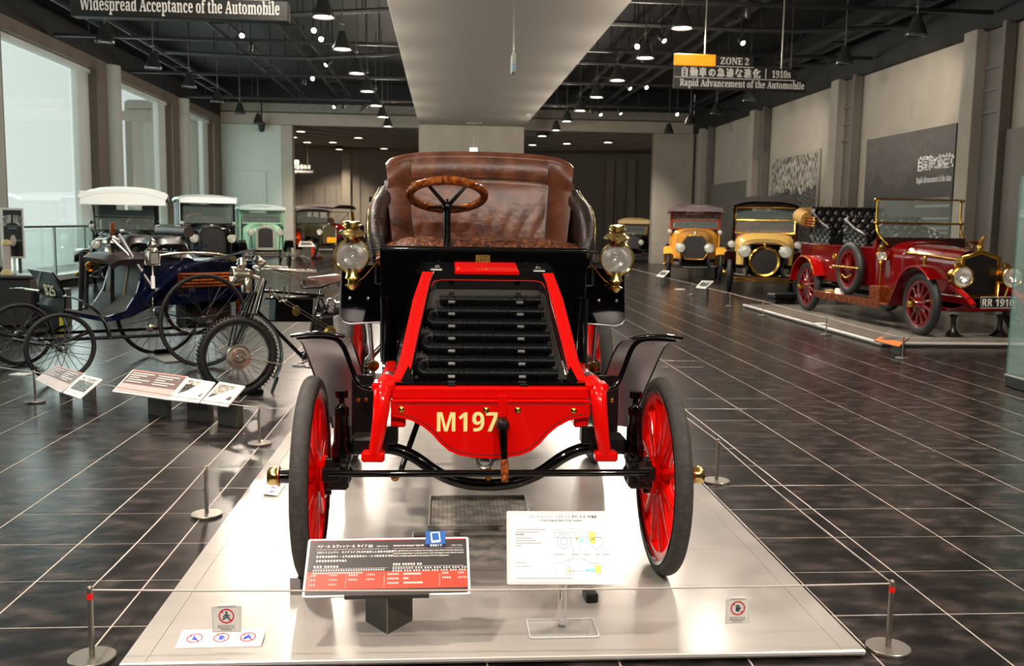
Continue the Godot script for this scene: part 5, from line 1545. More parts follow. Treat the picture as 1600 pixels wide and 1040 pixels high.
func barriers() -> void:
	var g := "low steel stanchions round the red car"
	var h := Vector3(0, 0.243, 0)
	var L := [Vector3(-1.165, 0, -3.12), Vector3(-1.17, 0, -4.69), Vector3(-1.2, 0, -6.22)]
	var R := [Vector3(1.577, 0, -3.09), Vector3(1.59, 0, -5.26), Vector3(1.59, 0, -7.4)]
	stanchion(L[0], "low steel stanchion with a red band near the no running card", true, g)
	stanchion(L[1], "low steel stanchion beside the platform, second along the motorcycle side", false, g)
	stanchion(L[2], "low steel stanchion where the cords of the red car and the motorcycle meet", false, g)
	stanchion(R[0], "low steel stanchion with a red band near the no touching card", true, g)
	stanchion(R[1], "low steel stanchion beside the brass hub of the red car, facing the open aisle", false, g)
	cord("pale cord round the front of the red car from post to post", [L[2] + h, L[1] + h, L[0] + h, R[0] + h, R[1] + h, R[2] + h])
	stanchion(R[2], "low steel stanchion behind the mudguard of the red car on the aisle side", false, g)
	var g2 := "low steel stanchions before the carriage"
	var A := [L[2], Vector3(-3.23, 0, -7.67), Vector3(-5.0, 0, -8.95)]
	stanchion(A[1], "low steel stanchion before the spoked front wheels of the blue carriage", false, g2)
	stanchion(A[2], "low steel stanchion before the stamp desk", false, g2)
	cord("pale cord in front of the motorcycle and the blue carriage", [A[0] + h, A[1] + h, A[2] + h])
	var g3 := "low steel stanchions before the cars along the poster wall"
	var names := ["with a red band at the platform corner of the red tourer", "beside the running board of the red tourer", "beside the rear wheel of the red tourer", "with a red band between the red tourer and the maroon car", "before the front wheel of the cream and maroon car", "before the yellow car", "past the yellow car"]
	var B := [Vector3(5.25, 0, -10.39), Vector3(5.29, 0, -12.68), Vector3(5.32, 0, -15.38), Vector3(5.31, 0, -17.18), Vector3(5.3, 0, -19.9), Vector3(5.3, 0, -23.4), Vector3(5.3, 0, -27.0)]
	var line := [Vector3(9.2, 0, -10.3) + h]
	for k in B.size():
		stanchion(B[k], "low steel stanchion " + names[k], k == 0 or k == 3, g3)
		line.append(B[k] + h)
	cord("pale cord along the cars beside the poster wall", line, 0.004)


# ---------------------------------------------------------------- boards in front of the car
func ban_sign(parent: Node3D, xf: Transform3D, r: float, what: int, color: Material) -> void:
	var q := xf * Transform3D(Basis(Vector3.RIGHT, PI / 2), Vector3.ZERO)
	part(parent, "red_ring", mb().lathe([Vector2(r * 0.84, 0.0004), Vector2(r * 0.84, 0.0012), Vector2(r, 0.0012), Vector2(r, 0.0004)], 28, q), M["red_print"])
	var d := Vector2(-0.707, 0.707)
	var m := mb()
	for s in [-1.0, 1.0]:
		m.box(xf * Vector3(s * d.x * r * 0.78, s * d.y * r * 0.78, 0.0008), Vector3(r * 0.3, r * 0.17, 0.0008), 0, xf.basis * Basis(Vector3(0, 0, 1), deg_to_rad(135)))
	part(parent, "red_bar", m, M["red_print"])
	var f := mb()
	if what == 0:   # running figure
		f.lathe([Vector2(0, 0.001), Vector2(r * 0.15, 0.001)], 14, xf * Transform3D(Basis(Vector3.RIGHT, PI / 2), Vector3(0, r * 0.5, 0)))
		for s in [[0, 0.32, 0.02, -0.12], [0, 0.28, -0.3, 0.02], [-0.3, 0.02, -0.42, -0.12], [0.02, 0.22, 0.42, 0.05], [0.02, -0.1, 0.35, -0.22], [0.35, -0.22, 0.3, -0.5], [0.0, -0.1, -0.25, -0.32], [-0.25, -0.32, -0.52, -0.44]]:
			f.tube([xf * Vector3(s[0] * r, s[1] * r, 0.001), xf * Vector3(s[2] * r, s[3] * r, 0.001)], r * 0.085, 6)
	elif what == 1: # open hand
		f.prism(PackedVector2Array([Vector2(-0.3, 0.1), Vector2(-0.28, -0.45), Vector2(0.15, -0.5), Vector2(0.3, -0.2), Vector2(0.5, 0.05), Vector2(0.44, 0.14), Vector2(0.24, 0.02), Vector2(0.22, 0.1)].map(func(v): return v * r)), 0.0004, 0.0012, xf)
		for k in 4:
			f.tube([xf * Vector3((-0.24 + k * 0.14) * r, 0.05 * r, 0.001), xf * Vector3((-0.26 + k * 0.15) * r, (0.42 + 0.1 * sin(k * 1.1)) * r, 0.001)], r * 0.055, 6)
	else:           # seated figure
		f.lathe([Vector2(0, 0.001), Vector2(r * 0.14, 0.001)], 14, xf * Transform3D(Basis(Vector3.RIGHT, PI / 2), Vector3(-r * 0.1, r * 0.45, 0)))
		for s in [[-0.12, 0.25, -0.16, -0.3], [-0.16, -0.3, 0.3, -0.28], [0.3, -0.28, 0.4, -0.5], [-0.1, 0.1, 0.25, -0.05]]:
			f.tube([xf * Vector3(s[0] * r, s[1] * r, 0.001), xf * Vector3(s[2] * r, s[3] * r, 0.001)], r * 0.1, 6)
	part(parent, "pictogram", f, color)


func round_rect(w: float, h: float, r: float) -> PackedVector2Array:
	var p := PackedVector2Array()
	for c in [[1, 1, 0], [-1, 1, 1], [-1, -1, 2], [1, -1, 3]]:
		for k in 5:
			var a: float = (c[2] + k / 4.0) * PI / 2
			p.append(Vector2(c[0] * (w / 2 - r) + cos(a) * r, c[1] * (h / 2 - r) + sin(a) * r))
	return p


func lean(deg: float, at: Vector3, turn := 0.0) -> Transform3D:
	# a board whose face leans back: deg above the floor
	var t := deg_to_rad(deg)
	return Transform3D(Basis(Vector3.UP, turn) * Basis(Vector3.RIGHT, Vector3(0, sin(t), -cos(t)), Vector3(0, cos(t), sin(t))), at)


func front_boards() -> void:
	# ---- dark information board on its folded steel foot
	var foot := on_level(605, 991, PT)
	var t := thing("information_board", "dark grey and red information board with a blue phone sticker before the red car", "information board", Vector3(foot.x, PT, foot.z))
	var bc := on_z(604.5, 930.5, foot.z + 0.05) - t.position
	var W := 0.578
	var H := 0.243
	var bx := lean(34.5, bc, 0.02)
	bx = bx * Transform3D(Basis.IDENTITY, Vector3(0, H / 2, 0))
	var b := part(t, "board", mb().prism(round_rect(W, H, 0.008), -0.006, 0.0, bx), M["white_card"])
	part(b, "dark_print", mb().prism(round_rect(W - 0.016, H - 0.014, 0.006), 0.0, 0.0006, bx), M["board_grey"])
	part(b, "red_print", mb().box(bx * Vector3(0, -H * 0.235, 0.0008), Vector3(W - 0.016, H * 0.29, 0.0008), 0, bx.basis), M["board_red"])
	part(b, "red_line", mb().box(bx * Vector3(0, H / 2 - 0.009, 0.0008), Vector3(W - 0.02, 0.003, 0.0008), 0, bx.basis), M["red_print"])
	var wp: Material = M["white_print"]
	var at := func(px: float, py: float) -> Transform3D: return bx * Transform3D(Basis.IDENTITY, Vector3(px * W, py * H, 0.0009))
	pen(b, "パナール ルヴァッソール タイプ", 0.0115, 0.0118, 0.9, wp, at.call(-0.44, 0.335))
	text(b, "B2", "Droid Sans", 700, 0.0105, 0.015, wp, at.call(-0.125, 0.335))
	text(b, "(1898, France)", "Droid Sans", 400, 0.006, 0.04, wp, at.call(-0.075, 0.335))
	part(b, "rule", mb().box(bx * Vector3(-0.223 * W, 0.305 * H, 0.0011), Vector3(0.435 * W, 0.0008, 0.0004), 0, bx.basis), wp)
	pen(b, "フロントエンジン・リアドライブ方式を??した??の自動車", 0.0088, 0.0098, 1.0, wp, at.call(-0.44, 0.235))
	pen(b, "?上?の自動車レースをはじ???のレースで???方式が", 0.0088, 0.0101, 1.0, wp, at.call(-0.44, 0.16))
	pen(b, "??するき??となった", 0.0088, 0.0101, 1.0, wp, at.call(-0.44, 0.085))
	pen(b, "??? ?????", 0.0085, 0.0105, 1.1, wp, at.call(-0.45, -0.015))
	part(b, "rule", mb().box(bx * Vector3(-0.225 * W, -0.03 * H, 0.0011), Vector3(0.44 * W, 0.0008, 0.0004), 0, bx.basis), wp)
	pen(b, "?????????????????????????????", 0.0066, 0.0087, 1.1, wp, at.call(-0.452, -0.075))
	pen(b, "?????????????????????", 0.0066, 0.0083, 1.1, wp, at.call(-0.452, -0.12))
	text(b, "Panhard et Levassor Type B2", "Droid Sans", 700, 0.0088, 0.108, wp, at.call(0.03, 0.335))
	text(b, "(1898, France)", "Droid Sans", 400, 0.006, 0.04, wp, at.call(0.39, 0.335))
	part(b, "rule", mb().box(bx * Vector3(0.245 * W, 0.305 * H, 0.0011), Vector3(0.435 * W, 0.0008, 0.0004), 0, bx.basis), wp)
	text(b, "This was the first car to employ a front engine, rear wheel drive (FR) layout. It is", "Droid Sans", 700, 0.0072, 0.252, wp, at.call(0.03, 0.245))
	text(b, "noted for appearing in numerous motor races including the very first car race in", "Droid Sans", 700, 0.0072, 0.252, wp, at.call(0.03, 0.20))
	text(b, "history, thus giving impetus to the spread of the FR configuration.", "Droid Sans", 700, 0.0072, 0.20, wp, at.call(0.03, 0.155))
	pen(b, "??? ????? ??", 0.0085, 0.0094, 1.1, wp, at.call(0.03, 0.01))
	part(b, "rule", mb().box(bx * Vector3(0.245 * W, -0.01 * H, 0.0011), Vector3(0.435 * W, 0.0008, 0.0004), 0, bx.basis), wp)
	pen(b, "???????? ??? ??? ??? ??? ??? ???", 0.0068, 0.0094, 1.0, wp, at.call(0.028, -0.055))
	pen(b, "???? ??? ??? ??? ??? ??? ??? ???", 0.0068, 0.0092, 1.0, wp, at.call(0.028, -0.098))
	var facts := [[-0.46, "3,150mm"], [-0.46, "1,670mm"], [-0.46, "2,080mm"], [-0.235, "1,060kg"], [-0.235, "1,880mm"]]
	for k in 5:
		var row := k if k < 3 else k - 3
		pen(b, "??" if k < 3 else "????", 0.0068, 0.010 if k < 3 else 0.0085, 1.0, wp, at.call(facts[k][0], -0.16 - row * 0.078))
		text(b, facts[k][1], "Droid Sans", 400, 0.0072, 0.03, wp, at.call(facts[k][0] + 0.105, -0.16 - row * 0.078))
	for k in 3:
		pen(b, "?????", 0.0068, 0.008, 1.0, wp, at.call(0.0, -0.155 - k * 0.075))
		pen(b, ["??????????", "???", "???????????"][k], 0.0068, 0.0062, 1.0, wp, at.call(0.095, -0.155 - k * 0.075))
	for k in 2:
		pen(b, ["???", "????"][k], 0.0068, 0.008, 1.0, wp, at.call(0.33, -0.15 - k * 0.078))
		text(b, ["1898", "1898-1902"][k], "Droid Sans", 400, 0.0068, 0.022 + 0.01 * k, wp, at.call(0.425, -0.15 - k * 0.078))
	for q in [-0.47, -0.25, -0.02, 0.315]:
		part(b, "rule", mb().box(bx * Vector3(q * W, -0.25 * H, 0.0013), Vector3(0.0008, 0.2 * H, 0.0004), 0, bx.basis), wp)
	# blue phone sticker at the upper edge
	var stx := bx * Transform3D(Basis.IDENTITY, Vector3(0.292 * W, 0.46 * H, 0.002))
	var st := part(b, "phone_sticker", mb().box(stx * Vector3(0, 0, 0), Vector3(0.072, 0.072, 0.002), 0, stx.basis), mat("sticker_blue", Color(0.12, 0.36, 0.66), 0.4))
	part(st, "sticker_foot", mb().box(stx * Vector3(0, -0.029, 0.0012), Vector3(0.072, 0.014, 0.0006), 0, stx.basis), mat("sticker_navy", Color(0.03, 0.06, 0.16), 0.4))
	part(st, "phone_outline", mb().prism(round_rect(0.034, 0.046, 0.004), 0.001, 0.0016, stx * Transform3D(Basis(Vector3(0, 0, 1), 0.09), Vector3(0.0, 0.008, 0))), wp)
	part(st, "phone_screen", mb().prism(round_rect(0.025, 0.032, 0.001), 0.0016, 0.002, stx * Transform3D(Basis(Vector3(0, 0, 1), 0.09), Vector3(0.0, 0.0105, 0))), M["sticker_blue"])
	pen(st, "??ガイド", 0.0085, 0.0088, 1.1, wp, stx * Transform3D(Basis.IDENTITY, Vector3(-0.02, -0.033, 0.0016)))
	# ledge and folded foot
	part(t, "ledge", mb().box(bx * Vector3(0.0, -H / 2 + 0.002, 0.004), Vector3(0.29, 0.02, 0.022), 0.001, bx.basis), M["board_grey"])
	var fy := bc.y + 0.02
	var v0 := Vector3(0, 0, 0.0)
	for s in [-1.0, 1.0]:
		var o := Vector3(s * 0.085, 0, -0.115)
		part(t, "foot_plate", mb().face([v0, o, o + Vector3(0, fy + 0.07, 0), v0 + Vector3(0, fy, 0)], Vector3(s * 0.8, 0, 0.6)).face([v0 + Vector3(0, 0, -0.004), o + Vector3(0, 0, -0.004), o + Vector3(0, fy + 0.07, -0.004), v0 + Vector3(0, fy, -0.004)], Vector3(-s * 0.8, 0, -0.6)), M["stand_grey"])
	part(t, "foot_back", mb().box(Vector3(0, (fy + 0.07) / 2, -0.117), Vector3(0.17, fy + 0.07, 0.004)), M["stand_grey"])
	part(t, "front_edge", mb().cyl(Vector3(0, 0, 0.0), Vector3(0, fy, 0.0), 0.0022, 6), M["post_steel"])
	# ---- white diagram board on a clear acrylic stand
	var p0 := on_level(878, 981, PT)
	t = thing("diagram_board", "white diagram board of a front engine drive system on a clear acrylic stand", "diagram board", Vector3(p0.x, PT, p0.z))
	var cc := on_z(883.5, 912.5, p0.z + 0.03) - t.position
	W = 0.416
	H = 0.262
	bx = lean(60, cc, -0.03) * Transform3D(Basis.IDENTITY, Vector3(0, H / 2, 0))
	b = part(t, "board", mb().prism(round_rect(W, H, 0.006), -0.004, 0.0, bx), mat("acrylic_edge", Color(0.84, 0.81, 0.80), 0.2))
	part(b, "sheet", mb().box(bx * Vector3(0, 0, 0.0005), Vector3(W - 0.022, H - 0.018, 0.001), 0, bx.basis), mat("paper_white", Color(0.96, 0.96, 0.96), 0.6))
	at = func(px: float, py: float) -> Transform3D: return bx * Transform3D(Basis.IDENTITY, Vector3(px * W, py * H, 0.0012))
	var gp := mat("pencil_grey", Color(0.26, 0.26, 0.32), 0.6)
	pen(b, "フロントエンジン リヤドライブ", 0.0105, 0.0115, 0.7, gp, at.call(-0.31, 0.40))
	text(b, "(FR)", "Droid Sans", 400, 0.010, 0.02, gp, at.call(0.075, 0.40))
	pen(b, "方式 機構図", 0.0105, 0.0118, 0.8, gp, at.call(0.14, 0.40))
	text(b, "Front Engine Rear Drive System", "Droid Sans", 400, 0.0105, 0.15, gp, at.call(-0.2, 0.345))
	var faint := mat("faint_print", Color(0.66, 0.66, 0.69), 0.6)
	for q in [[-0.42, 0.24, 0.26], [-0.42, 0.205, 0.2], [-0.42, 0.125, 0.14], [-0.42, 0.09, 0.17], [-0.42, 0.055, 0.22], [-0.42, 0.02, 0.05], [-0.42, -0.21, 0.09], [-0.42, -0.26, 0.13], [-0.42, -0.42, 0.48], [-0.1, -0.10, 0.1], [0.06, -0.10, 0.07], [0.16, -0.10, 0.06], [0.27, -0.10, 0.04], [0.33, -0.10, 0.06]]:
		part(b, "small_print", mb().box(bx * Vector3((q[0] + q[2] / 2) * W, q[1] * H, 0.0013), Vector3(q[2] * W, 0.0035, 0.0004), 0, bx.basis), faint)
	pen(b, "????", 0.007, 0.0085, 0.8, gp, at.call(-0.425, 0.16))
	var line := mat("diagram_line", Color(0.42, 0.60, 0.68), 0.6)
	var ln := func(pts: Array, w := 0.0007) -> MB:
		var path := []
		for q in pts: path.append(bx * Vector3(q[0] * W, q[1] * H, 0.0013))
		return mb().tube(path, w, 4)
	for q in [[0.0, 0.08, 0.062, 0.062], [0.0, 0.08, 0.03, 0.062], [0.285, 0.06, 0.052, 0.062], [0.04, -0.33, 0.03, 0.06], [0.28, -0.33, 0.03, 0.06]]:
		part(b, "wheel_outline", mb().torus(bx * Vector3(q[0] * W, q[1] * H, 0.0013), bx.basis.z, q[2] * W, 0.0008, 28, 4), line)
	for q in [[[-0.09, 0.13], [0.33, 0.13]], [[-0.09, 0.20], [0.12, 0.20]], [[-0.09, 0.13], [-0.09, 0.25], [-0.1, 0.29]], [[-0.08, 0.235], [-0.03, 0.235]], [[0.03, 0.30], [0.035, 0.26], [0.13, 0.25]], [[0.12, 0.12], [0.14, 0.25], [0.2, 0.12]], [[0.21, 0.13], [0.21, 0.22]], [[0.22, 0.2], [0.28, 0.2], [0.29, 0.12]], [[-0.09, -0.33], [-0.09, -0.22], [0.0, -0.2], [0.06, -0.16], [0.16, -0.16], [0.24, -0.22], [0.35, -0.24], [0.36, -0.33]], [[0.08, 0.02], [0.07, -0.09]], [[0.13, 0.04], [0.16, -0.09]], [[0.25, 0.0], [0.33, -0.09]], [[0.02, -0.12], [0.04, -0.28]], [[0.28, -0.12], [0.26, -0.24]]]:
		part(b, "diagram_stroke", ln.call(q), line)
	var yel := mat("diagram_yellow", Color(0.97, 0.93, 0.42), 0.6)
	var cy := mat("diagram_blue", Color(0.60, 0.86, 0.93), 0.6)
	for q in [[0.245, 0.15, 0.05, 0.13, yel], [0.25, 0.09, 0.048, 0.08, yel], [0.11, 0.115, 0.02, 0.035, mat("diagram_olive", Color(0.72, 0.70, 0.15), 0.6)], [0.15, 0.09, 0.038, 0.05, cy], [0.205, 0.08, 0.014, 0.06, cy], [0.285, -0.295, 0.05, 0.10, yel], [0.22, -0.31, 0.08, 0.04, cy], [0.13, -0.32, 0.14, 0.012, cy], [0.04, -0.325, 0.02, 0.03, M["diagram_olive"]]]:
		part(b, "coloured_block", mb().prism(round_rect(q[2] * W, q[3] * H, 0.002), 0.0012, 0.0017, bx * Transform3D(Basis.IDENTITY, Vector3(q[0] * W, q[1] * H, 0))), q[4])
	var clear := mat("clear_acrylic", Color(0.96, 0.97, 0.97, 0.05), 0.02)
	clear.refraction_enabled = true
	clear.refraction_scale = 0.049
	part(t, "stem", mb().cyl(Vector3(0, 0.008, 0), Vector3(0, cc.y - 0.004, 0.0), 0.0155, 24, 0.002), clear)
	part(t, "base_plate", mb().prism(round_rect(0.245, 0.155, 0.01), 0, 0.008, Transform3D(Basis(Vector3.RIGHT, -PI / 2), Vector3(0.0, 0, 0.01))), M["acrylic"])
	part(t, "base_edge", mb().tube(Array(round_rect(0.245, 0.155, 0.01)).map(func(q): return Vector3(q.x, 0.006, 0.01 - q.y)), 0.0022, 5, true), mat("edge_white", Color(0.85, 0.85, 0.85), 0.2))
	# ---- small black box with a yellow label
	var q0 := on_level(925, 941, PT)
	t = thing("sensor_box", "small black box with a yellow label lying on the white platform", "box", q0, 0.1)
	part(t, "case", mb().box(Vector3(0, 0.018, -0.03), Vector3(0.048, 0.036, 0.07), 0.004), mat("box_black", Color(0.025, 0.025, 0.028), 0.4))
	part(t, "yellow_label", mb().box(Vector3(0, 0.0362, -0.045), Vector3(0.034, 0.001, 0.012)), mat("label_yellow", Color(0.95, 0.80, 0.05), 0.5))
	# ---- notices
	var cards := [[354, 967, 0, "white no running card hanging from the cord before the platform"], [1152.5, 954.5, 1, "white no touching card with a hand hanging from the cord before the platform"]]
	for c in cards:
		var z := -3.105
		var p := on_z(c[0], c[1], z)
		var k := thing("notice_card", c[3], "notice card", p, 0.0)
		var w := 0.098 if c[2] == 0 else 0.087
		var hh := 0.092
		part(k, "card", mb().box(Vector3.ZERO, Vector3(w, hh, 0.0015), 0.0004), M["white_card"])
		part(k, "border_line", mb().tube([Vector3(-w * 0.45, -hh * 0.45, 0.001), Vector3(w * 0.45, -hh * 0.45, 0.001), Vector3(w * 0.45, hh * 0.45, 0.001), Vector3(-w * 0.45, hh * 0.45, 0.001)], 0.0005, 4, true), faint)
		ban_sign(k, Transform3D(Basis.IDENTITY, Vector3(0, hh * 0.13, 0.0008)), 0.0255, c[2], mat("figure_grey", Color(0.24, 0.29, 0.36), 0.5))
		pen(k, "????????", 0.0055, 0.0072, 0.7, M["grey_print"], Transform3D(Basis.IDENTITY, Vector3(-0.029, -hh * 0.27, 0.0008)))
		text(k, "Please don't run." if c[2] == 0 else "Please don't touch.", "Droid Sans", 400, 0.0058, 0.056, M["grey_print"], Transform3D(Basis.IDENTITY, Vector3(-0.028, -hh * 0.345, 0.0008)))
		pen(k, "?????", 0.0055, 0.0075, 0.8, M["grey_print"], Transform3D(Basis.IDENTITY, Vector3(-0.018, -hh * 0.42, 0.0008)))
		part(k, "clip", mb().box(Vector3(0, hh * 0.5 + 0.002, 0), Vector3(w * 0.6, 0.007, 0.006), 0.001), M["acrylic_edge"])
	for k in 2:
		var pc := on_level(346, 1001, PT) if k == 0 else on_level(428, 765, PT)
		var n := thing("floor_notice", ["white three part floor notice with red rings below the no running card", "white three part floor notice with red rings beside the brass hub"][k], "floor notice", pc, 0.02 if k == 0 else PI / 2 - 0.03)
		var sc := 1.0 if k == 0 else 0.86
		var fx := Transform3D(Basis(Vector3.RIGHT, Vector3(0, 0.16, -0.987).normalized(), Vector3(0, 0.987, 0.16).normalized()) * sc, Vector3(0, 0.012, 0))
		part(n, "card", mb().box(Vector3(0, 0, -0.002), Vector3(0.285, 0.105, 0.004), 0.0008), M["white_card"], fx)
		part(n, "card_foot", mb().box(Vector3(0, -0.03, -0.008), Vector3(0.27, 0.03, 0.008), 0.0008), M["board_grey"], fx)
		for j in 3:
			ban_sign(n, fx * Transform3D(Basis.IDENTITY, Vector3(-0.09 + j * 0.09, 0.0, 0.0)), 0.027, [2, 1, 0][j], M["blue_print"])


# a leaning board given by its four corners in the photograph: lower edge at height h0, upper edge at h1
func slab(parent: Node3D, called: String, px: Array, h0: float, h1: float, material: Material, lift := 0.0, inset := 0.0, thick := 0.01) -> MeshInstance3D:
	var c := [on_level(px[0][0], px[0][1], h0), on_level(px[1][0], px[1][1], h1), on_level(px[2][0], px[2][1], h1), on_level(px[3][0], px[3][1], h0)]
	var mid: Vector3 = (c[0] + c[1] + c[2] + c[3]) / 4.0
	var nn: Vector3 = (c[1] - c[0]).cross(c[3] - c[0]).normalized()
	if nn.y < 0: nn = -nn
	var up := []
	var dn := []
	for q in c:
		var p: Vector3 = mid + (q - mid) * (1.0 - inset) + nn * lift - parent.position
		up.append(p); dn.append(p - nn * thick)
	var m := mb().face(up, nn, [Vector2(0, 1), Vector2(0, 0), Vector2(1, 0), Vector2(1, 1)]).face(dn, -nn)
	for k in 4:
		m.quad2(up[k], up[(k + 1) % 4], dn[(k + 1) % 4], dn[k], (up[k] + up[(k + 1) % 4]) / 2 - (mid - parent.position))
	return part(parent, called, m, material)


func lerp_px(px: Array, u0: float, v0: float, u1: float, v1: float) -> Array:
	# a rectangle inside a board, u from left to right, v from the lower to the upper edge
	var f := func(u: float, v: float) -> Array:
		var a := Vector2(px[0][0], px[0][1]).lerp(Vector2(px[3][0], px[3][1]), u)
		var b := Vector2(px[1][0], px[1][1]).lerp(Vector2(px[2][0], px[2][1]), u)
		var r := a.lerp(b, v)
		return [r.x, r.y]
	return [f.call(u0, v0), f.call(u0, v1), f.call(u1, v1), f.call(u1, v0)]


func info_stand(label: String, px: Array, h0: float, h1: float, style: int, foot: Array, group := "information boards on the floor") -> void:
	var base := on_level(foot[0], foot[1], 0.0)
	var t := thing("information_board" if style < 2 else "photo_board", label, "information board" if style < 2 else "photo board", base, 0.0, group)
	var b := slab(t, "board", px, h0, h1, M["white_card"] if style != 1 else M["board_grey"])
	var H := func(v: float) -> float: return lerpf(h0, h1, v)
	if style == 0:
		slab(t, "grey_print", lerp_px(px, 0.02, 0.40, 0.98, 0.95), H.call(0.40), H.call(0.95), mat("faded_grey_print", Color(0.46, 0.40, 0.385), 0.3), 0.001, 0, 0.001)
		slab(t, "pink_print", lerp_px(px, 0.02, 0.05, 0.98, 0.40), H.call(0.05), H.call(0.40), mat("faded_pink_print", Color(0.78, 0.68, 0.67), 0.3), 0.001, 0, 0.001)
		slab(t, "red_line", lerp_px(px, 0.02, 0.96, 0.98, 0.99), H.call(0.96), H.call(0.99), mat("faded_red_print", Color(0.85, 0.5, 0.45), 0.4), 0.001, 0, 0.001)
		for k in 5:
			for s in 2:
				slab(t, "print_line", lerp_px(px, 0.06 + s * 0.46, 0.86 - k * 0.09, (0.44 - 0.1 * (k % 3) + s * 0.46), 0.885 - k * 0.09), H.call(0.86 - k * 0.09), H.call(0.885 - k * 0.09), M["white_print"], 0.002, 0, 0.0005)
	elif style == 1:
		slab(t, "orange_print", lerp_px(px, 0.02, 0.04, 0.98, 0.36), H.call(0.04), H.call(0.36), mat("orange_print", Color(0.85, 0.45, 0.16), 0.35), 0.001, 0, 0.001)
		slab(t, "grey_print", lerp_px(px, 0.02, 0.36, 0.98, 0.96), H.call(0.36), H.call(0.96), mat("mid_grey_print", Color(0.36, 0.35, 0.33), 0.35), 0.001, 0, 0.001)
	elif style == 2 or style == 3:
		var pm := mat("old_photo_print_%d" % style, Color(1, 1, 1), 0.4)
		if pm.albedo_texture == null:
			pm.albedo_texture = print_tex(96, 72, 20 + style, Color(0.05, 0.05, 0.05), Color(0.80, 0.78, 0.73), 0.9 if style == 2 else 0.5, 0.3 if style == 2 else 0.75)
		slab(t, "photo_print", lerp_px(px, 0.10, 0.28, 0.90, 0.92), H.call(0.28), H.call(0.92), pm, 0.001, 0, 0.001)
		slab(t, "caption", lerp_px(px, 0.10, 0.12, 0.8, 0.17), H.call(0.12), H.call(0.17), mat("pale_caption", Color(0.72, 0.7, 0.66), 0.5), 0.001, 0, 0.0005)
	var c0 := on_level(px[0][0], px[0][1], h0)
	var c3 := on_level(px[3][0], px[3][1], h0)
	var dirn := (c3 - c0)
	dirn.y = 0
	var w: float = foot[2]
	var fb := Basis(dirn.normalized(), Vector3.UP, dirn.normalized().cross(Vector3.UP))
	part(t, "foot", mb().box(Vector3(0, (h0 + 0.01) / 2, 0) - fb.z * 0.04, Vector3(w, h0 + 0.01, 0.05), 0.002, fb), M["stand_grey"])


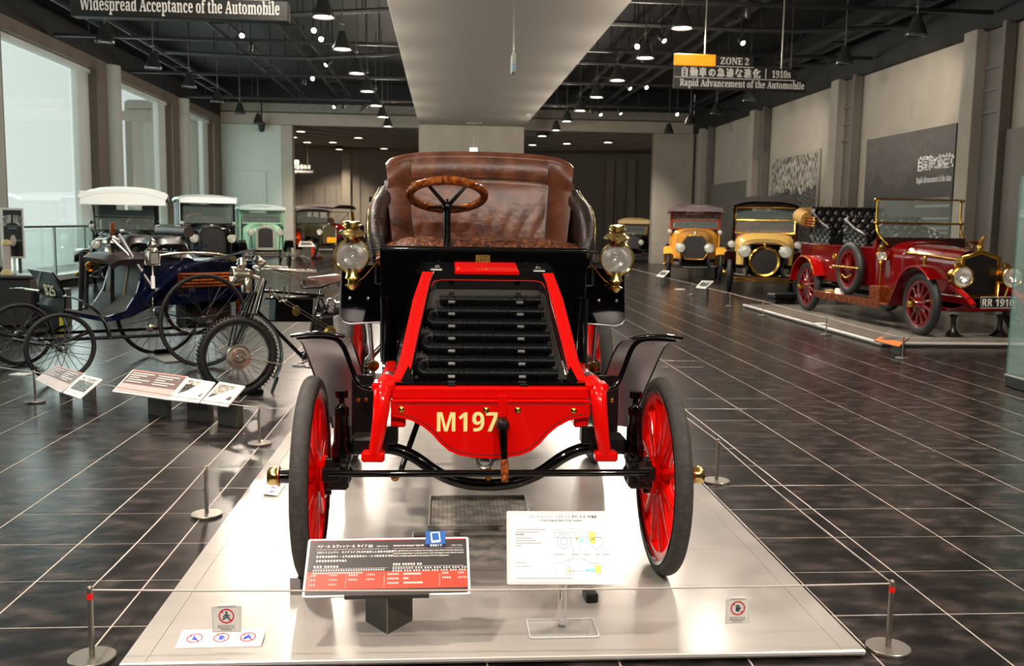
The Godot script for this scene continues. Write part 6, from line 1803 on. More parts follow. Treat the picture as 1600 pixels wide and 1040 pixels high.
func left_vehicles() -> void:
	carriage()
	motorcycle()
	info_stand("grey and pink information board beside the front wheel of the blue carriage", [[55, 592], [85, 570], [132, 583], [94, 612]], 0.17, 0.29, 0, [95, 616, 0.2])
	info_stand("photo board with a dark engraving beside the blue carriage's information board", [[98, 613], [130, 585], [159, 592], [124, 622]], 0.17, 0.28, 2, [132, 627, 0.16])
	info_stand("large grey and pink information board before the motorcycle", [[175, 611], [208, 577], [294, 588], [263, 624]], 0.17, 0.30, 0, [243, 650, 0.2])
	info_stand("white photo board with a street picture before the motorcycle", [[264, 624], [294, 590], [336, 597], [310, 629]], 0.17, 0.30, 2, [307, 659, 0.2])
	info_stand("white photo board with a drawing of cycles before the motorcycle", [[312, 629], [343, 596], [383, 603], [355, 635]], 0.17, 0.30, 3, [354, 666, 0.2])
	for q in [[33, 585, "small white card lying on the floor before the blue carriage"]]:
		var p := on_level(q[0], q[1], 0.0)
		single("floor_card", mb().box(Vector3(0, 0.004, 0), Vector3(0.17, 0.008, 0.12), 0.002), M["white_card"], q[2], "card", p, -0.3)
	# ---- stamp desk and its sign at the left edge
	var dp := on_level(20, 512, 0.0)
	var t := thing("stamp_desk", "grey stamp desk with rounded corners beside the blue carriage", "desk", dp, 0.1)
	part(t, "body", mb().box(Vector3(-0.42, 0.33, -0.25), Vector3(1.3, 0.64, 0.5), 0.03), mat("desk_grey", Color(0.17, 0.155, 0.15), 0.45))
	part(t, "top", mb().box(Vector3(-0.42, 0.67, -0.25), Vector3(1.36, 0.04, 0.56), 0.015), mat("desk_top_grey", Color(0.33, 0.31, 0.29), 0.4))
	part(t, "leg_panel", mb().box(Vector3(0.42, 0.25, -0.3), Vector3(0.4, 0.5, 0.3), 0.01), mat("desk_navy", Color(0.03, 0.03, 0.05), 0.5))
	part(t, "yellow_stripe", mb().box(Vector3(0.56, 0.26, -0.148), Vector3(0.05, 0.5, 0.004)), mat("stripe_yellow", Color(0.75, 0.68, 0.16), 0.5))
	var sz := dp.z - 0.25
	var sp := on_z(12, 425, sz)
	t = thing("stamp_holder", "pale post with cream domes at both ends standing on the stamp desk", "stamp holder", Vector3(sp.x, 0.69, sz))
	var cream := mat("cream_plastic", Color(0.83, 0.74, 0.52), 0.45)
	part(t, "post", mb().box(Vector3(0, 0.22, 0), Vector3(0.085, 0.36, 0.06), 0.01), mat("pale_plastic", Color(0.78, 0.72, 0.70), 0.4))
	part(t, "dome", mb().lathe([Vector2(0.065, 0.0), Vector2(0.062, 0.03), Vector2(0.045, 0.06), Vector2(0, 0.072)], 20, Transform3D(Basis.IDENTITY, Vector3(0, 0.39, 0))), cream)
	part(t, "dome", mb().lathe([Vector2(0.07, 0.0), Vector2(0.068, 0.03), Vector2(0.05, 0.06), Vector2(0, 0.075)], 20, Transform3D(Basis.IDENTITY, Vector3(0.01, 0.0, 0.06))), cream)
	part(t, "stamp_knob", mb().ball(Vector3(-0.09, 0.07, 0.06), Vector3(0.05, 0.05, 0.04)), mat("knob_black", Color(0.02, 0.02, 0.02), 0.4))
	var a := on_z(14, 404, sz)
	t = thing("stamp_rally_sign", "black sign with white arched STAMP RALLY lettering above the stamp desk", "sign", Vector3(a.x, a.y, sz - 0.14), 0.05)
	var u := absf(sz) / F
	part(t, "frame", mb().box(Vector3(0, 38 * u, 0), Vector3(34 * u, 76 * u, 0.015), 0.004), M["white_card"])
	part(t, "black_face", mb().box(Vector3(1 * u, 38 * u, 0.009), Vector3(27 * u, 70 * u, 0.004), 0.001), M["black_print"])
	var letters := "STAMP-RALLY"
	for k in letters.length():
		var f := (k - 5) / 5.0
		if letters[k] == "-": continue
		text(t, letters[k], "Droid Sans", 700, (11.0 + 3.0 * absf(f)) * u, 1.9 * u, M["white_print"], Transform3D(Basis(Vector3(0, 0, 1), -f * 0.35), Vector3((1 + f * 11) * u - 0.9 * u, (54 - 5.0 * f * f) * u, 0.0115)), "lettering")
	part(t, "rule", mb().box(Vector3(1 * u, 49 * u, 0.0115), Vector3(26 * u, 0.8 * u, 0.001)), M["grey_print"])
	part(t, "script_line", mb().box(Vector3(1 * u, 45.5 * u, 0.0115), Vector3(12 * u, 2.2 * u, 0.001)), M["grey_print"])
	part(t, "rule", mb().box(Vector3(1 * u, 27 * u, 0.0112), Vector3(26 * u, 1.6 * u, 0.001)), M["grey_print"])
	part(t, "egg", mb().lathe([Vector2(0, 0.002), Vector2(1, 0.002)], 24, Transform3D(Basis(Vector3(4.2 * u, 0, 0), Vector3(0, 0, 1), Vector3(0, -8.5 * u, 0)), Vector3(1 * u, 27 * u, 0.0108))), mat("egg_pale", Color(0.75, 0.70, 0.68), 0.5))
	part(t, "post", mb().cyl(Vector3(0, -(a.y - 0.69), -0.02), Vector3(0, 10 * u, -0.02), 0.02, 10), M["frame_paint"])


func arc_guard(R: float, a0: float, a1: float, w: float, n := 14) -> Array:
	# rows of a mudguard round an axle along x; angles from straight ahead (+z) over the top
	var rows := []
	for k in n + 1:
		var a := lerpf(a0, a1, float(k) / n)
		var row := PackedVector3Array()
		for j in 5:
			var f := j / 4.0 - 0.5
			row.append(Vector3(f * w, sin(a) * (R - 0.10 * w * 4 * f * f * 0.6), cos(a) * (R - 0.10 * w * 4 * f * f * 0.6)))
		rows.append(row)
	return rows


func shifted(rows: Array, d: Vector3) -> Array:
	var out := []
	for r in rows:
		var q := PackedVector3Array()
		for p in r: q.append(p + d)
		out.append(q)
	return out


func carriage() -> void:
	var car := thing("motor_carriage", "dark blue motor carriage with tall wire wheels and a splash guard lettered B25", "carriage", Vector3(-2.68, 0, -9.98), atan2(-0.78, 0.625))
	var navy := coat(mat("navy_enamel", Color(0.012, 0.03, 0.115), 0.3))
	var iron: Material = M["black_iron"]
	var wm := {"tyre": M["tyre_black"], "rim": iron, "spokes": iron, "hub_mat": iron, "hub": 0.05, "felloe": 0.012, "spoke": 0.003, "depth": 0.03, "hub_width": 0.16, "cap": M["nickel"]}
	for s in [-1.0, 1.0]:
		wheel(car, "rear_wheel", Vector3(s * 0.55, 0.465, 0.03), 0.465, 0.036, 32, "wire", wm, s)
		var wf := wm.duplicate()
		wf["hub"] = 0.04
		wheel(car, "front_wheel", Vector3(s * 0.6, 0.31, 1.40), 0.31, 0.034, 28, "wire", wf, s)
		part(car, "front_mudguard", mb().sheet(shifted(arc_guard(0.45, 3.05, 1.45, 0.1), Vector3(s * 0.6, 0.32, 1.41)), 0.006), M["black_enamel"])
		# long sweeping rear mudguard that rises to the tail
		var rows := []
		for q in smooth_path([Vector3(0, 0.66, 0.63), Vector3(0, 0.80, 0.50), Vector3(0, 0.95, 0.31), Vector3(0, 1.03, 0.14), Vector3(0, 1.08, -0.12), Vector3(0, 1.175, -0.52)]):
			rows.append(PackedVector3Array([q + Vector3(s * 0.55 - 0.055, -0.006, 0), q + Vector3(s * 0.55, 0.004, 0), q + Vector3(s * 0.55 + 0.055, -0.006, 0)]))
		var g := part(car, "rear_mudguard", mb().sheet(rows, 0.006), navy)
		part(g, "stay", mb().tube([Vector3(s * 0.55, 1.07, -0.15), Vector3(s * 0.46, 0.95, -0.2)], 0.008, 6), iron)
		part(g, "stay", mb().tube([Vector3(s * 0.55, 0.68, 0.61), Vector3(s * 0.52, 0.60, 0.53), Vector3(s * 0.45, 0.72, 0.5)], 0.007, 6), M["nickel"])
		# body side panel with a curved front
		var side := PackedVector2Array([Vector2(-0.60, 0.70), Vector2(-0.50, 1.0), Vector2(-0.1, 1.05), Vector2(0.48, 1.07), Vector2(0.58, 0.98), Vector2(0.65, 0.75), Vector2(0.76, 0.59), Vector2(0.95, 0.54), Vector2(1.29, 0.62), Vector2(1.29, 0.585), Vector2(0.95, 0.495), Vector2(0.72, 0.52), Vector2(0.5, 0.62), Vector2(0.1, 0.63)])
		part(car, "side_panel", mb().prism(side, s * 0.43 - 0.012, s * 0.43 + 0.012, Transform3D(Basis(Vector3(0, 0, 1), Vector3.UP, Vector3(1, 0, 0)), Vector3.ZERO)), navy)
		# louvred wooden vent
		var vent := part(car, "vent_panel", mb().box(Vector3(s * 0.448, 0.862, -0.09), Vector3(0.012, 0.145, 0.68), 0.004), M["box_wood"])
		for k in 5:
			part(vent, "louvre", mb().box(Vector3(s * 0.457, 0.80 + k * 0.03, -0.09), Vector3(0.02, 0.013, 0.60), 0.004, Basis(Vector3(0, 0, 1), s * 0.5)), mat("louvre_wood", Color(0.60, 0.30, 0.10), 0.25))
		# square lamp on a pillar
		var lp := part(car, "square_lamp", mb().box(Vector3(s * 0.52, 1.09, 0.52), Vector3(0.10, 0.135, 0.10), 0.006), M["black_enamel"])
		for k in [-1.0, 1.0]:
			part(lp, "lamp_pane", mb().box(Vector3(s * 0.52 + 0.052 * k, 1.09, 0.52), Vector3(0.004, 0.105, 0.075)), M["lamp_glass"])
			part(lp, "nickel_frame", mb().tube([Vector3(s * 0.52 + 0.053 * k, 1.025, 0.472), Vector3(s * 0.52 + 0.053 * k, 1.155, 0.472), Vector3(s * 0.52 + 0.053 * k, 1.155, 0.568), Vector3(s * 0.52 + 0.053 * k, 1.025, 0.568)], 0.006, 6, true), M["nickel"])
		part(lp, "front_frame", mb().tube([Vector3(s * 0.52 - 0.048, 1.025, 0.572), Vector3(s * 0.52 + 0.048, 1.025, 0.572), Vector3(s * 0.52 + 0.048, 1.155, 0.572), Vector3(s * 0.52 - 0.048, 1.155, 0.572)], 0.006, 6, true), M["nickel"])
		part(lp, "front_pane", mb().box(Vector3(s * 0.52, 1.09, 0.572), Vector3(0.08, 0.11, 0.003)), M["mirror_silver"])
		part(lp, "chimney", mb().lathe([Vector2(0.05, 0), Vector2(0.055, 0.012), Vector2(0.03, 0.03), Vector2(0.04, 0.045), Vector2(0.045, 0.06), Vector2(0.025, 0.085), Vector2(0.028, 0.1), Vector2(0, 0.12)], 18, Transform3D(Basis.IDENTITY, Vector3(s * 0.52, 1.158, 0.52))), M["nickel"])
		part(lp, "pillar", mb().cyl(Vector3(s * 0.52, 0.80, 0.52), Vector3(s * 0.52, 0.92, 0.52), 0.018, 12).cyl(Vector3(s * 0.52, 0.92, 0.52), Vector3(s * 0.52, 1.03, 0.52), 0.007, 8), M["white_card"])
		part(car, "front_spring", mb().tube(smooth_path([Vector3(s * 0.33, 0.38, 1.72), Vector3(s * 0.33, 0.31, 1.4), Vector3(s * 0.33, 0.40, 1.05)]), 0.016, 8), iron)
	part(car, "rear_axle", mb().cyl(Vector3(-0.55, 0.465, 0.03), Vector3(0.55, 0.465, 0.03), 0.02, 12), iron)
	part(car, "front_axle", mb().cyl(Vector3(-0.6, 0.31, 1.40), Vector3(0.6, 0.31, 1.40), 0.017, 12), iron)
	for x in [-0.3, 0.3]:
		part(car, "frame_tube", mb().tube([Vector3(x, 0.36, 1.5), Vector3(x, 0.335, 1.1), Vector3(x, 0.31, 0.0), Vector3(x, 0.34, -0.3)], 0.017, 10), iron)
	part(car, "body_back", mb().box(Vector3(0, 0.86, -0.575), Vector3(0.86, 0.30, 0.03), 0.01), navy)
	part(car, "body_deck", mb().box(Vector3(0, 1.03, -0.24), Vector3(0.86, 0.03, 0.66), 0.01), navy)
	part(car, "engine_cover", mb().box(Vector3(0, 0.72, -0.25), Vector3(0.8, 0.2, 0.6), 0.01), M["dull_black"])
	part(car, "engine", mb().box(Vector3(0.05, 0.48, -0.2), Vector3(0.3, 0.26, 0.5), 0.03).cyl(Vector3(-0.3, 0.5, -0.15), Vector3(0.35, 0.5, -0.15), 0.07, 14), mat("engine_brown", Color(0.16, 0.10, 0.07), 0.5, 0.5))
	part(car, "flywheel", mb().torus(Vector3(-0.12, 0.56, -0.16), Vector3.RIGHT, 0.3, 0.02, 36, 8), mat("flywheel_red", Color(0.22, 0.02, 0.02), 0.4))
	part(car, "copper_pipe", mb().cyl(Vector3(0.38, 0.42, -0.42), Vector3(0.38, 0.66, -0.42), 0.025, 12), mat("copper", Color(0.72, 0.36, 0.22), 0.25, 1.0))
	part(car, "headlamp", mb().ball(Vector3(0.42, 0.42, 0.52), Vector3(0.05, 0.05, 0.035)), M["nickel"])
	# curved floor that rises to the dash, and the lettered splash guard
	var fl := []
	for q in smooth_path([Vector3(0, 0.72, 0.66), Vector3(0, 0.57, 0.78), Vector3(0, 0.54, 0.95), Vector3(0, 0.625, 1.28)]):
		fl.append(PackedVector3Array([q + Vector3(-0.43, 0, 0), q, q + Vector3(0.43, 0, 0)]))
	part(car, "floor_pan", mb().sheet(fl, 0.015), mat("rubber_mat", Color(0.20, 0.18, 0.165), 0.7))
	var gd := []
	for q in smooth_path([Vector3(0, 0.59, 1.28), Vector3(0, 0.72, 1.27), Vector3(0, 0.85, 1.30), Vector3(0, 0.967, 1.37)]):
		gd.append(PackedVector3Array([q + Vector3(-0.36, 0, 0), q, q + Vector3(0.36, 0, 0)]))
	var guard := part(car, "splash_guard", mb().sheet(gd, 0.014), coat(mat("guard_navy", Color(0.008, 0.012, 0.025), 0.4), 0.4))
	text(guard, "B25", "Droid Sans", 700, 0.11, 0.29, mat("letter_cream", Color(0.92, 0.86, 0.72), 0.5), Transform3D(Basis(Vector3.RIGHT, 0.2), Vector3(-0.14, 0.725, 1.282)))
	part(guard, "guard_rail", mb().tube([Vector3(-0.36, 0.75, 1.27), Vector3(-0.62, 0.76, 1.37)], 0.014, 8).tube([Vector3(0.36, 0.75, 1.27), Vector3(0.6, 0.755, 1.34)], 0.014, 8), M["nickel"])
	# seats
	part(car, "seat_riser", mb().box(Vector3(0, 0.87, 0.60), Vector3(0.84, 0.34, 0.03), 0.008, Basis(Vector3.RIGHT, -0.18)), mat("riser_grey", Color(0.10, 0.095, 0.09), 0.5))
	for k in 2:
		part(car, "ochre_strap", mb().box(Vector3(0.12 - k * 0.4, 0.87, 0.622), Vector3(0.02, 0.3, 0.006), 0, Basis(Vector3.RIGHT, -0.18)), mat("ochre_leather", Color(0.62, 0.36, 0.07), 0.5))
	var pl := mat("plum_leather", Color(0.115, 0.085, 0.09), 0.4)
	var cm := func(c: Vector3, s: Vector3) -> MB:
		var rows := []
		for i in 13:
			var u := lerpf(-1, 1, i / 12.0)
			var row := PackedVector3Array()
			for j in 9:
				var w := lerpf(-1, 1, j / 8.0)
				row.append(c + Vector3(u * s.x / 2, s.y * (0.5 - 0.5 * pow(absf(u), 6) - 0.5 * pow(absf(w), 6)), -w * s.z / 2))
			rows.append(row)
		return mb().sheet(rows, s.y * 0.6)
	part(car, "seat_cushion", cm.call(Vector3(0, 1.05, 0.62), Vector3(0.84, 0.1, 0.5)), pl)
	part(car, "seat_cushion", cm.call(Vector3(0, 1.06, 0.2), Vector3(0.8, 0.09, 0.3)), M["black_leather"])
	for x in [-0.2, 0.24]:
		part(car, "round_pad", cm.call(Vector3(x, 1.20, 0.34 - x * 0.2), Vector3(0.36, 0.12, 0.3)), M["black_leather"])
	part(car, "back_roll", mb().tube([Vector3(-0.36, 1.335, 0.08), Vector3(-0.15, 1.338, 0.08), Vector3(0.36, 1.335, 0.08)], 0.055, 14), M["dark_leather"])
	for x in [-0.3, 0.3]:
		part(car, "roll_iron", mb().tube([Vector3(x, 1.03, 0.1), Vector3(x, 1.3, 0.07)], 0.012, 8), iron)
	part(car, "arm_rail", mb().tube(smooth_path([Vector3(0.42, 1.1, 0.45), Vector3(0.44, 1.13, 0.2), Vector3(0.42, 1.12, -0.1), Vector3(0.3, 1.1, -0.3)]), 0.014, 8).tube([Vector3(0.44, 1.06, 0.2), Vector3(0.44, 1.13, 0.2)], 0.012, 8), M["nickel"])
	part(car, "rolled_rug", mb().cyl(Vector3(0.05, 1.07, -0.35), Vector3(0.43, 1.07, -0.35), 0.035, 14), mat("rug_olive", Color(0.28, 0.23, 0.10), 0.7))
	# controls
	part(car, "brake_lever", mb().tube([Vector3(0.47, 0.81, 0.51), Vector3(0.38, 1.06, 0.63), Vector3(0.30, 1.31, 0.745)], 0.018, 8), M["brushed_steel"])
	part(car, "brake_lever", mb().tube([Vector3(0.40, 1.02, 0.60), Vector3(0.27, 1.26, 0.80)], 0.012, 8), M["brushed_steel"])
	var til := part(car, "tiller", mb().cyl(Vector3(0, 0.52, 0.72), Vector3(0, 1.30, 0.70), 0.02, 12), iron)
	part(til, "brass_post", mb().cyl(Vector3(0.02, 1.02, 0.72), Vector3(0.02, 1.16, 0.72), 0.014, 10), M["brass"])
	part(til, "tiller_plate", mb().lathe([Vector2(0, 0), Vector2(0.09, 0.0), Vector2(0.085, 0.025), Vector2(0.04, 0.045), Vector2(0.02, 0.07), Vector2(0, 0.075)], 20, Transform3D(Basis.IDENTITY, Vector3(0, 1.22, 0.70))), M["nickel"])
	part(til, "wood_grip", mb().cyl(Vector3(0, 1.30, 0.70), Vector3(0, 1.42, 0.69), 0.02, 12, 0.004), M["box_wood"])
	part(til, "tiller_arm", mb().tube([Vector3(0, 1.26, 0.70), Vector3(-0.2, 1.25, 0.78)], 0.014, 8), M["nickel"])
	var hn := part(car, "bulb_horn", mb().lathe([Vector2(0.02, 0), Vector2(0.022, 0.05), Vector2(0.05, 0.09), Vector2(0.045, 0.092), Vector2(0.02, 0.06)], 20, MB.along(Vector3(-0.2, 0.985, 0.80), Vector3(0.05, 0.985, 1.1))), M["brass"])
	part(hn, "horn_bulb", mb().ball(Vector3(-0.24, 1.03, 0.72), Vector3(0.05, 0.05, 0.06)), M["black_leather"])
	part(car, "footboard_post", mb().cyl(Vector3(-0.22, 0.52, 0.95), Vector3(-0.22, 1.12, 0.92), 0.02, 8).cyl(Vector3(-0.35, 0.5, 0.85), Vector3(-0.35, 1.1, 0.82), 0.02, 8), iron)
	# wooden wedge under the rear wheels
	var wd := thing("display_wedge", "flat steel wedge lying under the tall rear wheel of the blue carriage", "wedge", on_level(262, 560, 0.0), -1.0)
	part(wd, "plate", mb().prism(PackedVector2Array([Vector2(-0.3, 0), Vector2(0.3, 0), Vector2(0.3, 0.012), Vector2(-0.3, 0.03)]), -0.12, 0.12), M["post_steel"])
	part(wd, "chock", mb().box(Vector3(-0.25, 0.045, -0.02), Vector3(0.08, 0.05, 0.16), 0.01), M["dull_black"])


func motorcycle() -> void:
	var hd := Vector3(-0.71, 0, 0.93).normalized()
	var t := thing("motorcycle", "black early motorcycle with nickel lamps and a brown leather saddle", "motorcycle", Vector3(-1.0, 0, -8.9), atan2(hd.x, hd.z))
	var blk: Material = M["black_enamel"]
	var nk: Material = M["nickel"]
	var wm := {"tyre": M["tyre_black"], "rim": blk, "spokes": M["black_iron"], "hub_mat": nk, "hub": 0.03, "felloe": 0.018, "spoke": 0.002, "depth": 0.055, "hub_width": 0.1}
	var fz := 1.165
	var st := -0.42
	var fw := wheel(t, "front_wheel", Vector3(0, 0.335, fz), 0.335, 0.062, 28, "wire", wm, 1.0, st)
	var tread := mb()
	for k in 64:
		var a := TAU * k / 64.0
		for s in [-1.0, 1.0]:
			tread.box(Vector3(s * 0.017, sin(a) * 0.3345, cos(a) * 0.3345), Vector3(0.02, 0.016, 0.007), 0, Basis(Vector3.RIGHT, -a + PI / 2) * Basis(Vector3.UP, s * 0.5))
	part(fw, "tread_blocks", tread, M["tyre_black"])
	part(fw, "brake_drum", mb().lathe([Vector2(0.022, 0.045), Vector2(0.035, 0.055), Vector2(0.06, 0.05), Vector2(0.062, 0.044), Vector2(0.085, 0.044), Vector2(0.098, 0.05), Vector2(0.104, 0.05), Vector2(0.106, 0.03)], 28, Transform3D(Basis(Vector3(0, -1, 0), Vector3(1, 0, 0), Vector3(0, 0, 1)), Vector3.ZERO)), nk)
	wheel(t, "rear_wheel", Vector3(0, 0.335, 0.0), 0.335, 0.062, 28, "wire", wm, 1.0)
	var fb := Basis(Vector3.UP, st)
	var fx := func(x: float, y: float, z: float) -> Vector3: return Vector3(0, 0, 0.93) + fb * Vector3(x, y, z - 0.93)
	var g := shifted(arc_guard(0.385, -0.45, -0.45 + 0.001, 0.08), Vector3.ZERO)
	var gr := []
	for r in arc_guard(0.38, 1.72, 3.75, 0.085, 18):
		var q := PackedVector3Array()
		for p in r: q.append(Vector3(0, 0.335, fz) + fb * p)
		gr.append(q)
	var mg := part(t, "front_mudguard", mb().sheet(gr, 0.004), blk)
	part(mg, "mud_flap", mb().box(Vector3(0, 0.335, fz) + fb * Vector3(0, -0.275, -0.31), Vector3(0.07, 0.16, 0.008), 0.003, fb * Basis(Vector3.RIGHT, -0.35)), M["tyre_black"])
	part(mg, "guard_stay", mb().tube([Vector3(0, 0.335, fz) + fb * Vector3(0.06, 0, 0), Vector3(0, 0.335, fz) + fb * Vector3(0.05, -0.09, -0.37)], 0.006, 6), nk)
	part(t, "rear_mudguard", mb().sheet(shifted(arc_guard(0.385, 0.9, 3.4, 0.09, 18), Vector3(0, 0.335, 0)), 0.004), blk)
	# forks and bars turn with the wheel
	for s in [-1.0, 1.0]:
		part(t, "fork_leg", mb().tube([fx.call(s * 0.055, 0.33, fz + 0.0), fx.call(s * 0.055, 0.60, fz - 0.12), fx.call(s * 0.04, 0.86, 0.96)], 0.011, 8), blk)
		part(t, "fork_strut", mb().tube([fx.call(s * 0.055, 0.40, fz + 0.01), fx.call(s * 0.05, 0.58, fz - 0.03), fx.call(s * 0.03, 0.84, 1.0)], 0.008, 8), blk)
		part(t, "fork_rod", mb().tube([fx.call(s * 0.07, 0.34, fz), fx.call(s * 0.07, 0.58, fz - 0.12), fx.call(s * 0.05, 0.98, 0.90)], 0.006, 6), nk)
		part(t, "handlebar", mb().tube(smooth_path([fx.call(0, 1.03, 0.90), fx.call(s * 0.14, 1.06, 0.92), fx.call(s * 0.28, 1.06, 0.84), fx.call(s * 0.34, 1.05, 0.66)]), 0.0115, 8), nk)
		part(t, "grip", mb().tube([fx.call(s * 0.33, 1.052, 0.72), fx.call(s * 0.35, 1.045, 0.55)], 0.017, 10), nk)
		part(t, "brake_lever", mb().tube([fx.call(s * 0.30, 1.04, 0.80), fx.call(s * 0.30, 0.97, 0.55)], 0.006, 6), nk)
		part(t, "chain_stay", mb().tube([Vector3(s * 0.05, 0.335, 0.0), Vector3(s * 0.05, 0.30, 0.25), Vector3(s * 0.03, 0.28, 0.42)], 0.011, 8), blk)
		part(t, "seat_stay", mb().tube([Vector3(s * 0.055, 0.335, 0.0), Vector3(s * 0.03, 0.77, 0.22)], 0.009, 8), blk)
	part(t, "fork_crown", mb().box(fx.call(0, 0.66, 1.02), Vector3(0.13, 0.03, 0.06), 0.008, fb), blk)
	part(t, "head_tube", mb().cyl(Vector3(0, 0.66, 0.965), Vector3(0, 0.96, 0.86), 0.022, 12, 0.003), blk)
	part(t, "top_tube", mb().cyl(Vector3(0, 0.865, 0.89), Vector3(0, 0.785, 0.16), 0.0145, 10), blk)
	part(t, "down_tube", mb().cyl(Vector3(0, 0.70, 0.95), Vector3(0, 0.24, 0.42), 0.0175, 10), blk)
	part(t, "tank_tube", mb().cyl(Vector3(0, 0.80, 0.86), Vector3(0, 0.775, 0.25), 0.01, 10), blk)
	part(t, "seat_tube", mb().cyl(Vector3(0, 0.22, 0.40), Vector3(0, 0.84, 0.20), 0.0155, 10), blk)
	# flat tank in the frame with a gilt badge
	var tank := part(t, "tank", mb().box(Vector3(0, 0.685, 0.555), Vector3(0.10, 0.215, 0.45), 0.012, Basis(Vector3.RIGHT, -0.08)), coat(mat("tank_black", Color(0.012, 0.012, 0.013), 0.35), 0.5))
	part(tank, "gilt_badge", mb().lathe([Vector2(0, 0.004), Vector2(0.045, 0.003), Vector2(0.047, 0)], 20, Transform3D(Basis(Vector3(0, 1, 0), Vector3(1, 0, 0), Vector3(0, 0, -1)), Vector3(0.05, 0.675, 0.545))), M["plate_brass"])
	part(tank, "white_label", mb().box(Vector3(0.051, 0.775, 0.70), Vector3(0.002, 0.018, 0.09)), M["white_print"])
	for z in [0.82, 0.66, 0.6]:
		part(tank, "filler_tap", mb().cyl(Vector3(0.02, 0.80, z), Vector3(0.02, 0.885, z), 0.009, 8).cyl(Vector3(0.02, 0.875, z), Vector3(0.02, 0.90, z), 0.013, 8), nk)
	part(t, "tool_bag", mb().box(Vector3(0.0, 0.52, 0.17), Vector3(0.13, 0.17, 0.18), 0.02), M["black_leather"])
	part(t, "gear_case", mb().box(Vector3(0, 0.38, 0.24), Vector3(0.14, 0.2, 0.2), 0.03), mat("alloy_grey", Color.GRAY))
	part(t, "cylinder", mb().lathe([Vector2(0.05, 0), Vector2(0.055, 0.02), Vector2(0.05, 0.03), Vector2(0.055, 0.05), Vector2(0.05, 0.06), Vector2(0.055, 0.08), Vector2(0.05, 0.09), Vector2(0.055, 0.11), Vector2(0.03, 0.14), Vector2(0, 0.15)], 18, Transform3D(Basis(Vector3.RIGHT, -0.4), Vector3(0, 0.62, 0.1))), M["brushed_steel"])
	part(t, "gilt_case", mb().lathe([Vector2(0, 0.03), Vector2(0.07, 0.02), Vector2(0.085, 0)], 20, Transform3D(Basis(Vector3(0, 1, 0), Vector3(1, 0, 0), Vector3(0, 0, -1)), Vector3(0.07, 0.43, 0.15))), M["plate_brass"])
	for k in 2:
		part(t, "control_rod", mb().cyl(Vector3(0.065, 0.86 - k * 0.03, 0.84), Vector3(0.075, 0.47 - k * 0.03, 0.1), 0.005, 6), nk)
	# pedals
	var pd := part(t, "chain_wheel", mb().torus(Vector3(0.07, 0.235, 0.41), Vector3.RIGHT, 0.085, 0.007, 28, 6).cyl(Vector3(0.066, 0.235, 0.33), Vector3(0.066, 0.235, 0.49), 0.006, 6).cyl(Vector3(0.066, 0.155, 0.41), Vector3(0.066, 0.315, 0.41), 0.006, 6), M["black_iron"])
	part(pd, "crank_arm", mb().tube([Vector3(0.09, 0.235, 0.41), Vector3(0.1, 0.205, 0.60)], 0.011, 8), nk)
	part(pd, "pedal", mb().box(Vector3(0.14, 0.20, 0.61), Vector3(0.1, 0.022, 0.07), 0.006), M["brushed_steel"])
	# saddle
	var rows := []
	for k in 13:
		var f := k / 12.0
		var z := lerpf(0.40, 0.0, f)
		var w := lerpf(0.02, 0.115, smoothstep(0.2, 0.9, f))
		var row := PackedVector3Array()
		for j in 9:
			var a := lerpf(-1, 1, j / 8.0)
			row.append(Vector3(a * w, 0.955 + 0.02 * f - 0.075 * a * a * sin(PI * (0.25 + 0.6 * f)), z))
		rows.append(row)
	var sd := part(t, "saddle", mb().sheet(rows, 0.006), mat("saddle_leather", Color(0.30, 0.20, 0.165), 0.35))
	part(sd, "coil_spring", mb().torus(Vector3(0, 0.89, 0.41), Vector3.RIGHT, 0.03, 0.006, 20, 6), M["black_iron"])
	part(sd, "saddle_frame", mb().tube([Vector3(0, 0.865, 0.40), Vector3(0, 0.86, 0.2), Vector3(0, 0.9, 0.0)], 0.008, 6), M["black_iron"])
	for s in [-1.0, 1.0]:
		var sp := []
		for k in 40: sp.append(Vector3(s * 0.07 + 0.02 * cos(k * 0.9), 0.84 + k * 0.0028, 0.03 + 0.02 * sin(k * 0.9)))
		part(sd, "rear_spring", mb().tube(sp, 0.004, 5), M["black_iron"])
	# nickel head lamp, its gas generator, bulb horn
	var lp := part(t, "head_lamp", mb().lathe([Vector2(0, -0.1), Vector2(0.04, -0.095), Vector2(0.06, -0.05), Vector2(0.062, 0.02), Vector2(0.075, 0.04), Vector2(0.078, 0.07), Vector2(0.07, 0.075), Vector2(0.05, 0.03), Vector2(0, 0.02)], 28, MB.along(fx.call(0, 1.0, 1.08), fx.call(0, 1.0, 1.3))), nk)
	part(lp, "lamp_chimney", mb().lathe([Vector2(0.03, 0), Vector2(0.034, 0.04), Vector2(0.045, 0.045), Vector2(0.03, 0.07), Vector2(0.036, 0.075), Vector2(0.02, 0.1), Vector2(0, 0.1)], 18, Transform3D(Basis.IDENTITY, fx.call(0, 1.05, 1.07))), nk)
	part(lp, "lamp_bracket", mb().tube([fx.call(0, 1.0, 1.0), fx.call(0, 0.97, 0.92)], 0.014, 8).cyl(fx.call(-0.05, 1.03, 1.0), fx.call(0.05, 1.03, 1.0), 0.02, 12), nk)
	part(lp, "gas_generator", mb().lathe([Vector2(0, 0), Vector2(0.042, 0.0), Vector2(0.045, 0.02), Vector2(0.045, 0.10), Vector2(0.03, 0.125), Vector2(0.02, 0.15), Vector2(0, 0.155)], 20, Transform3D(Basis.IDENTITY, fx.call(0.03, 0.86, 1.04))), nk)
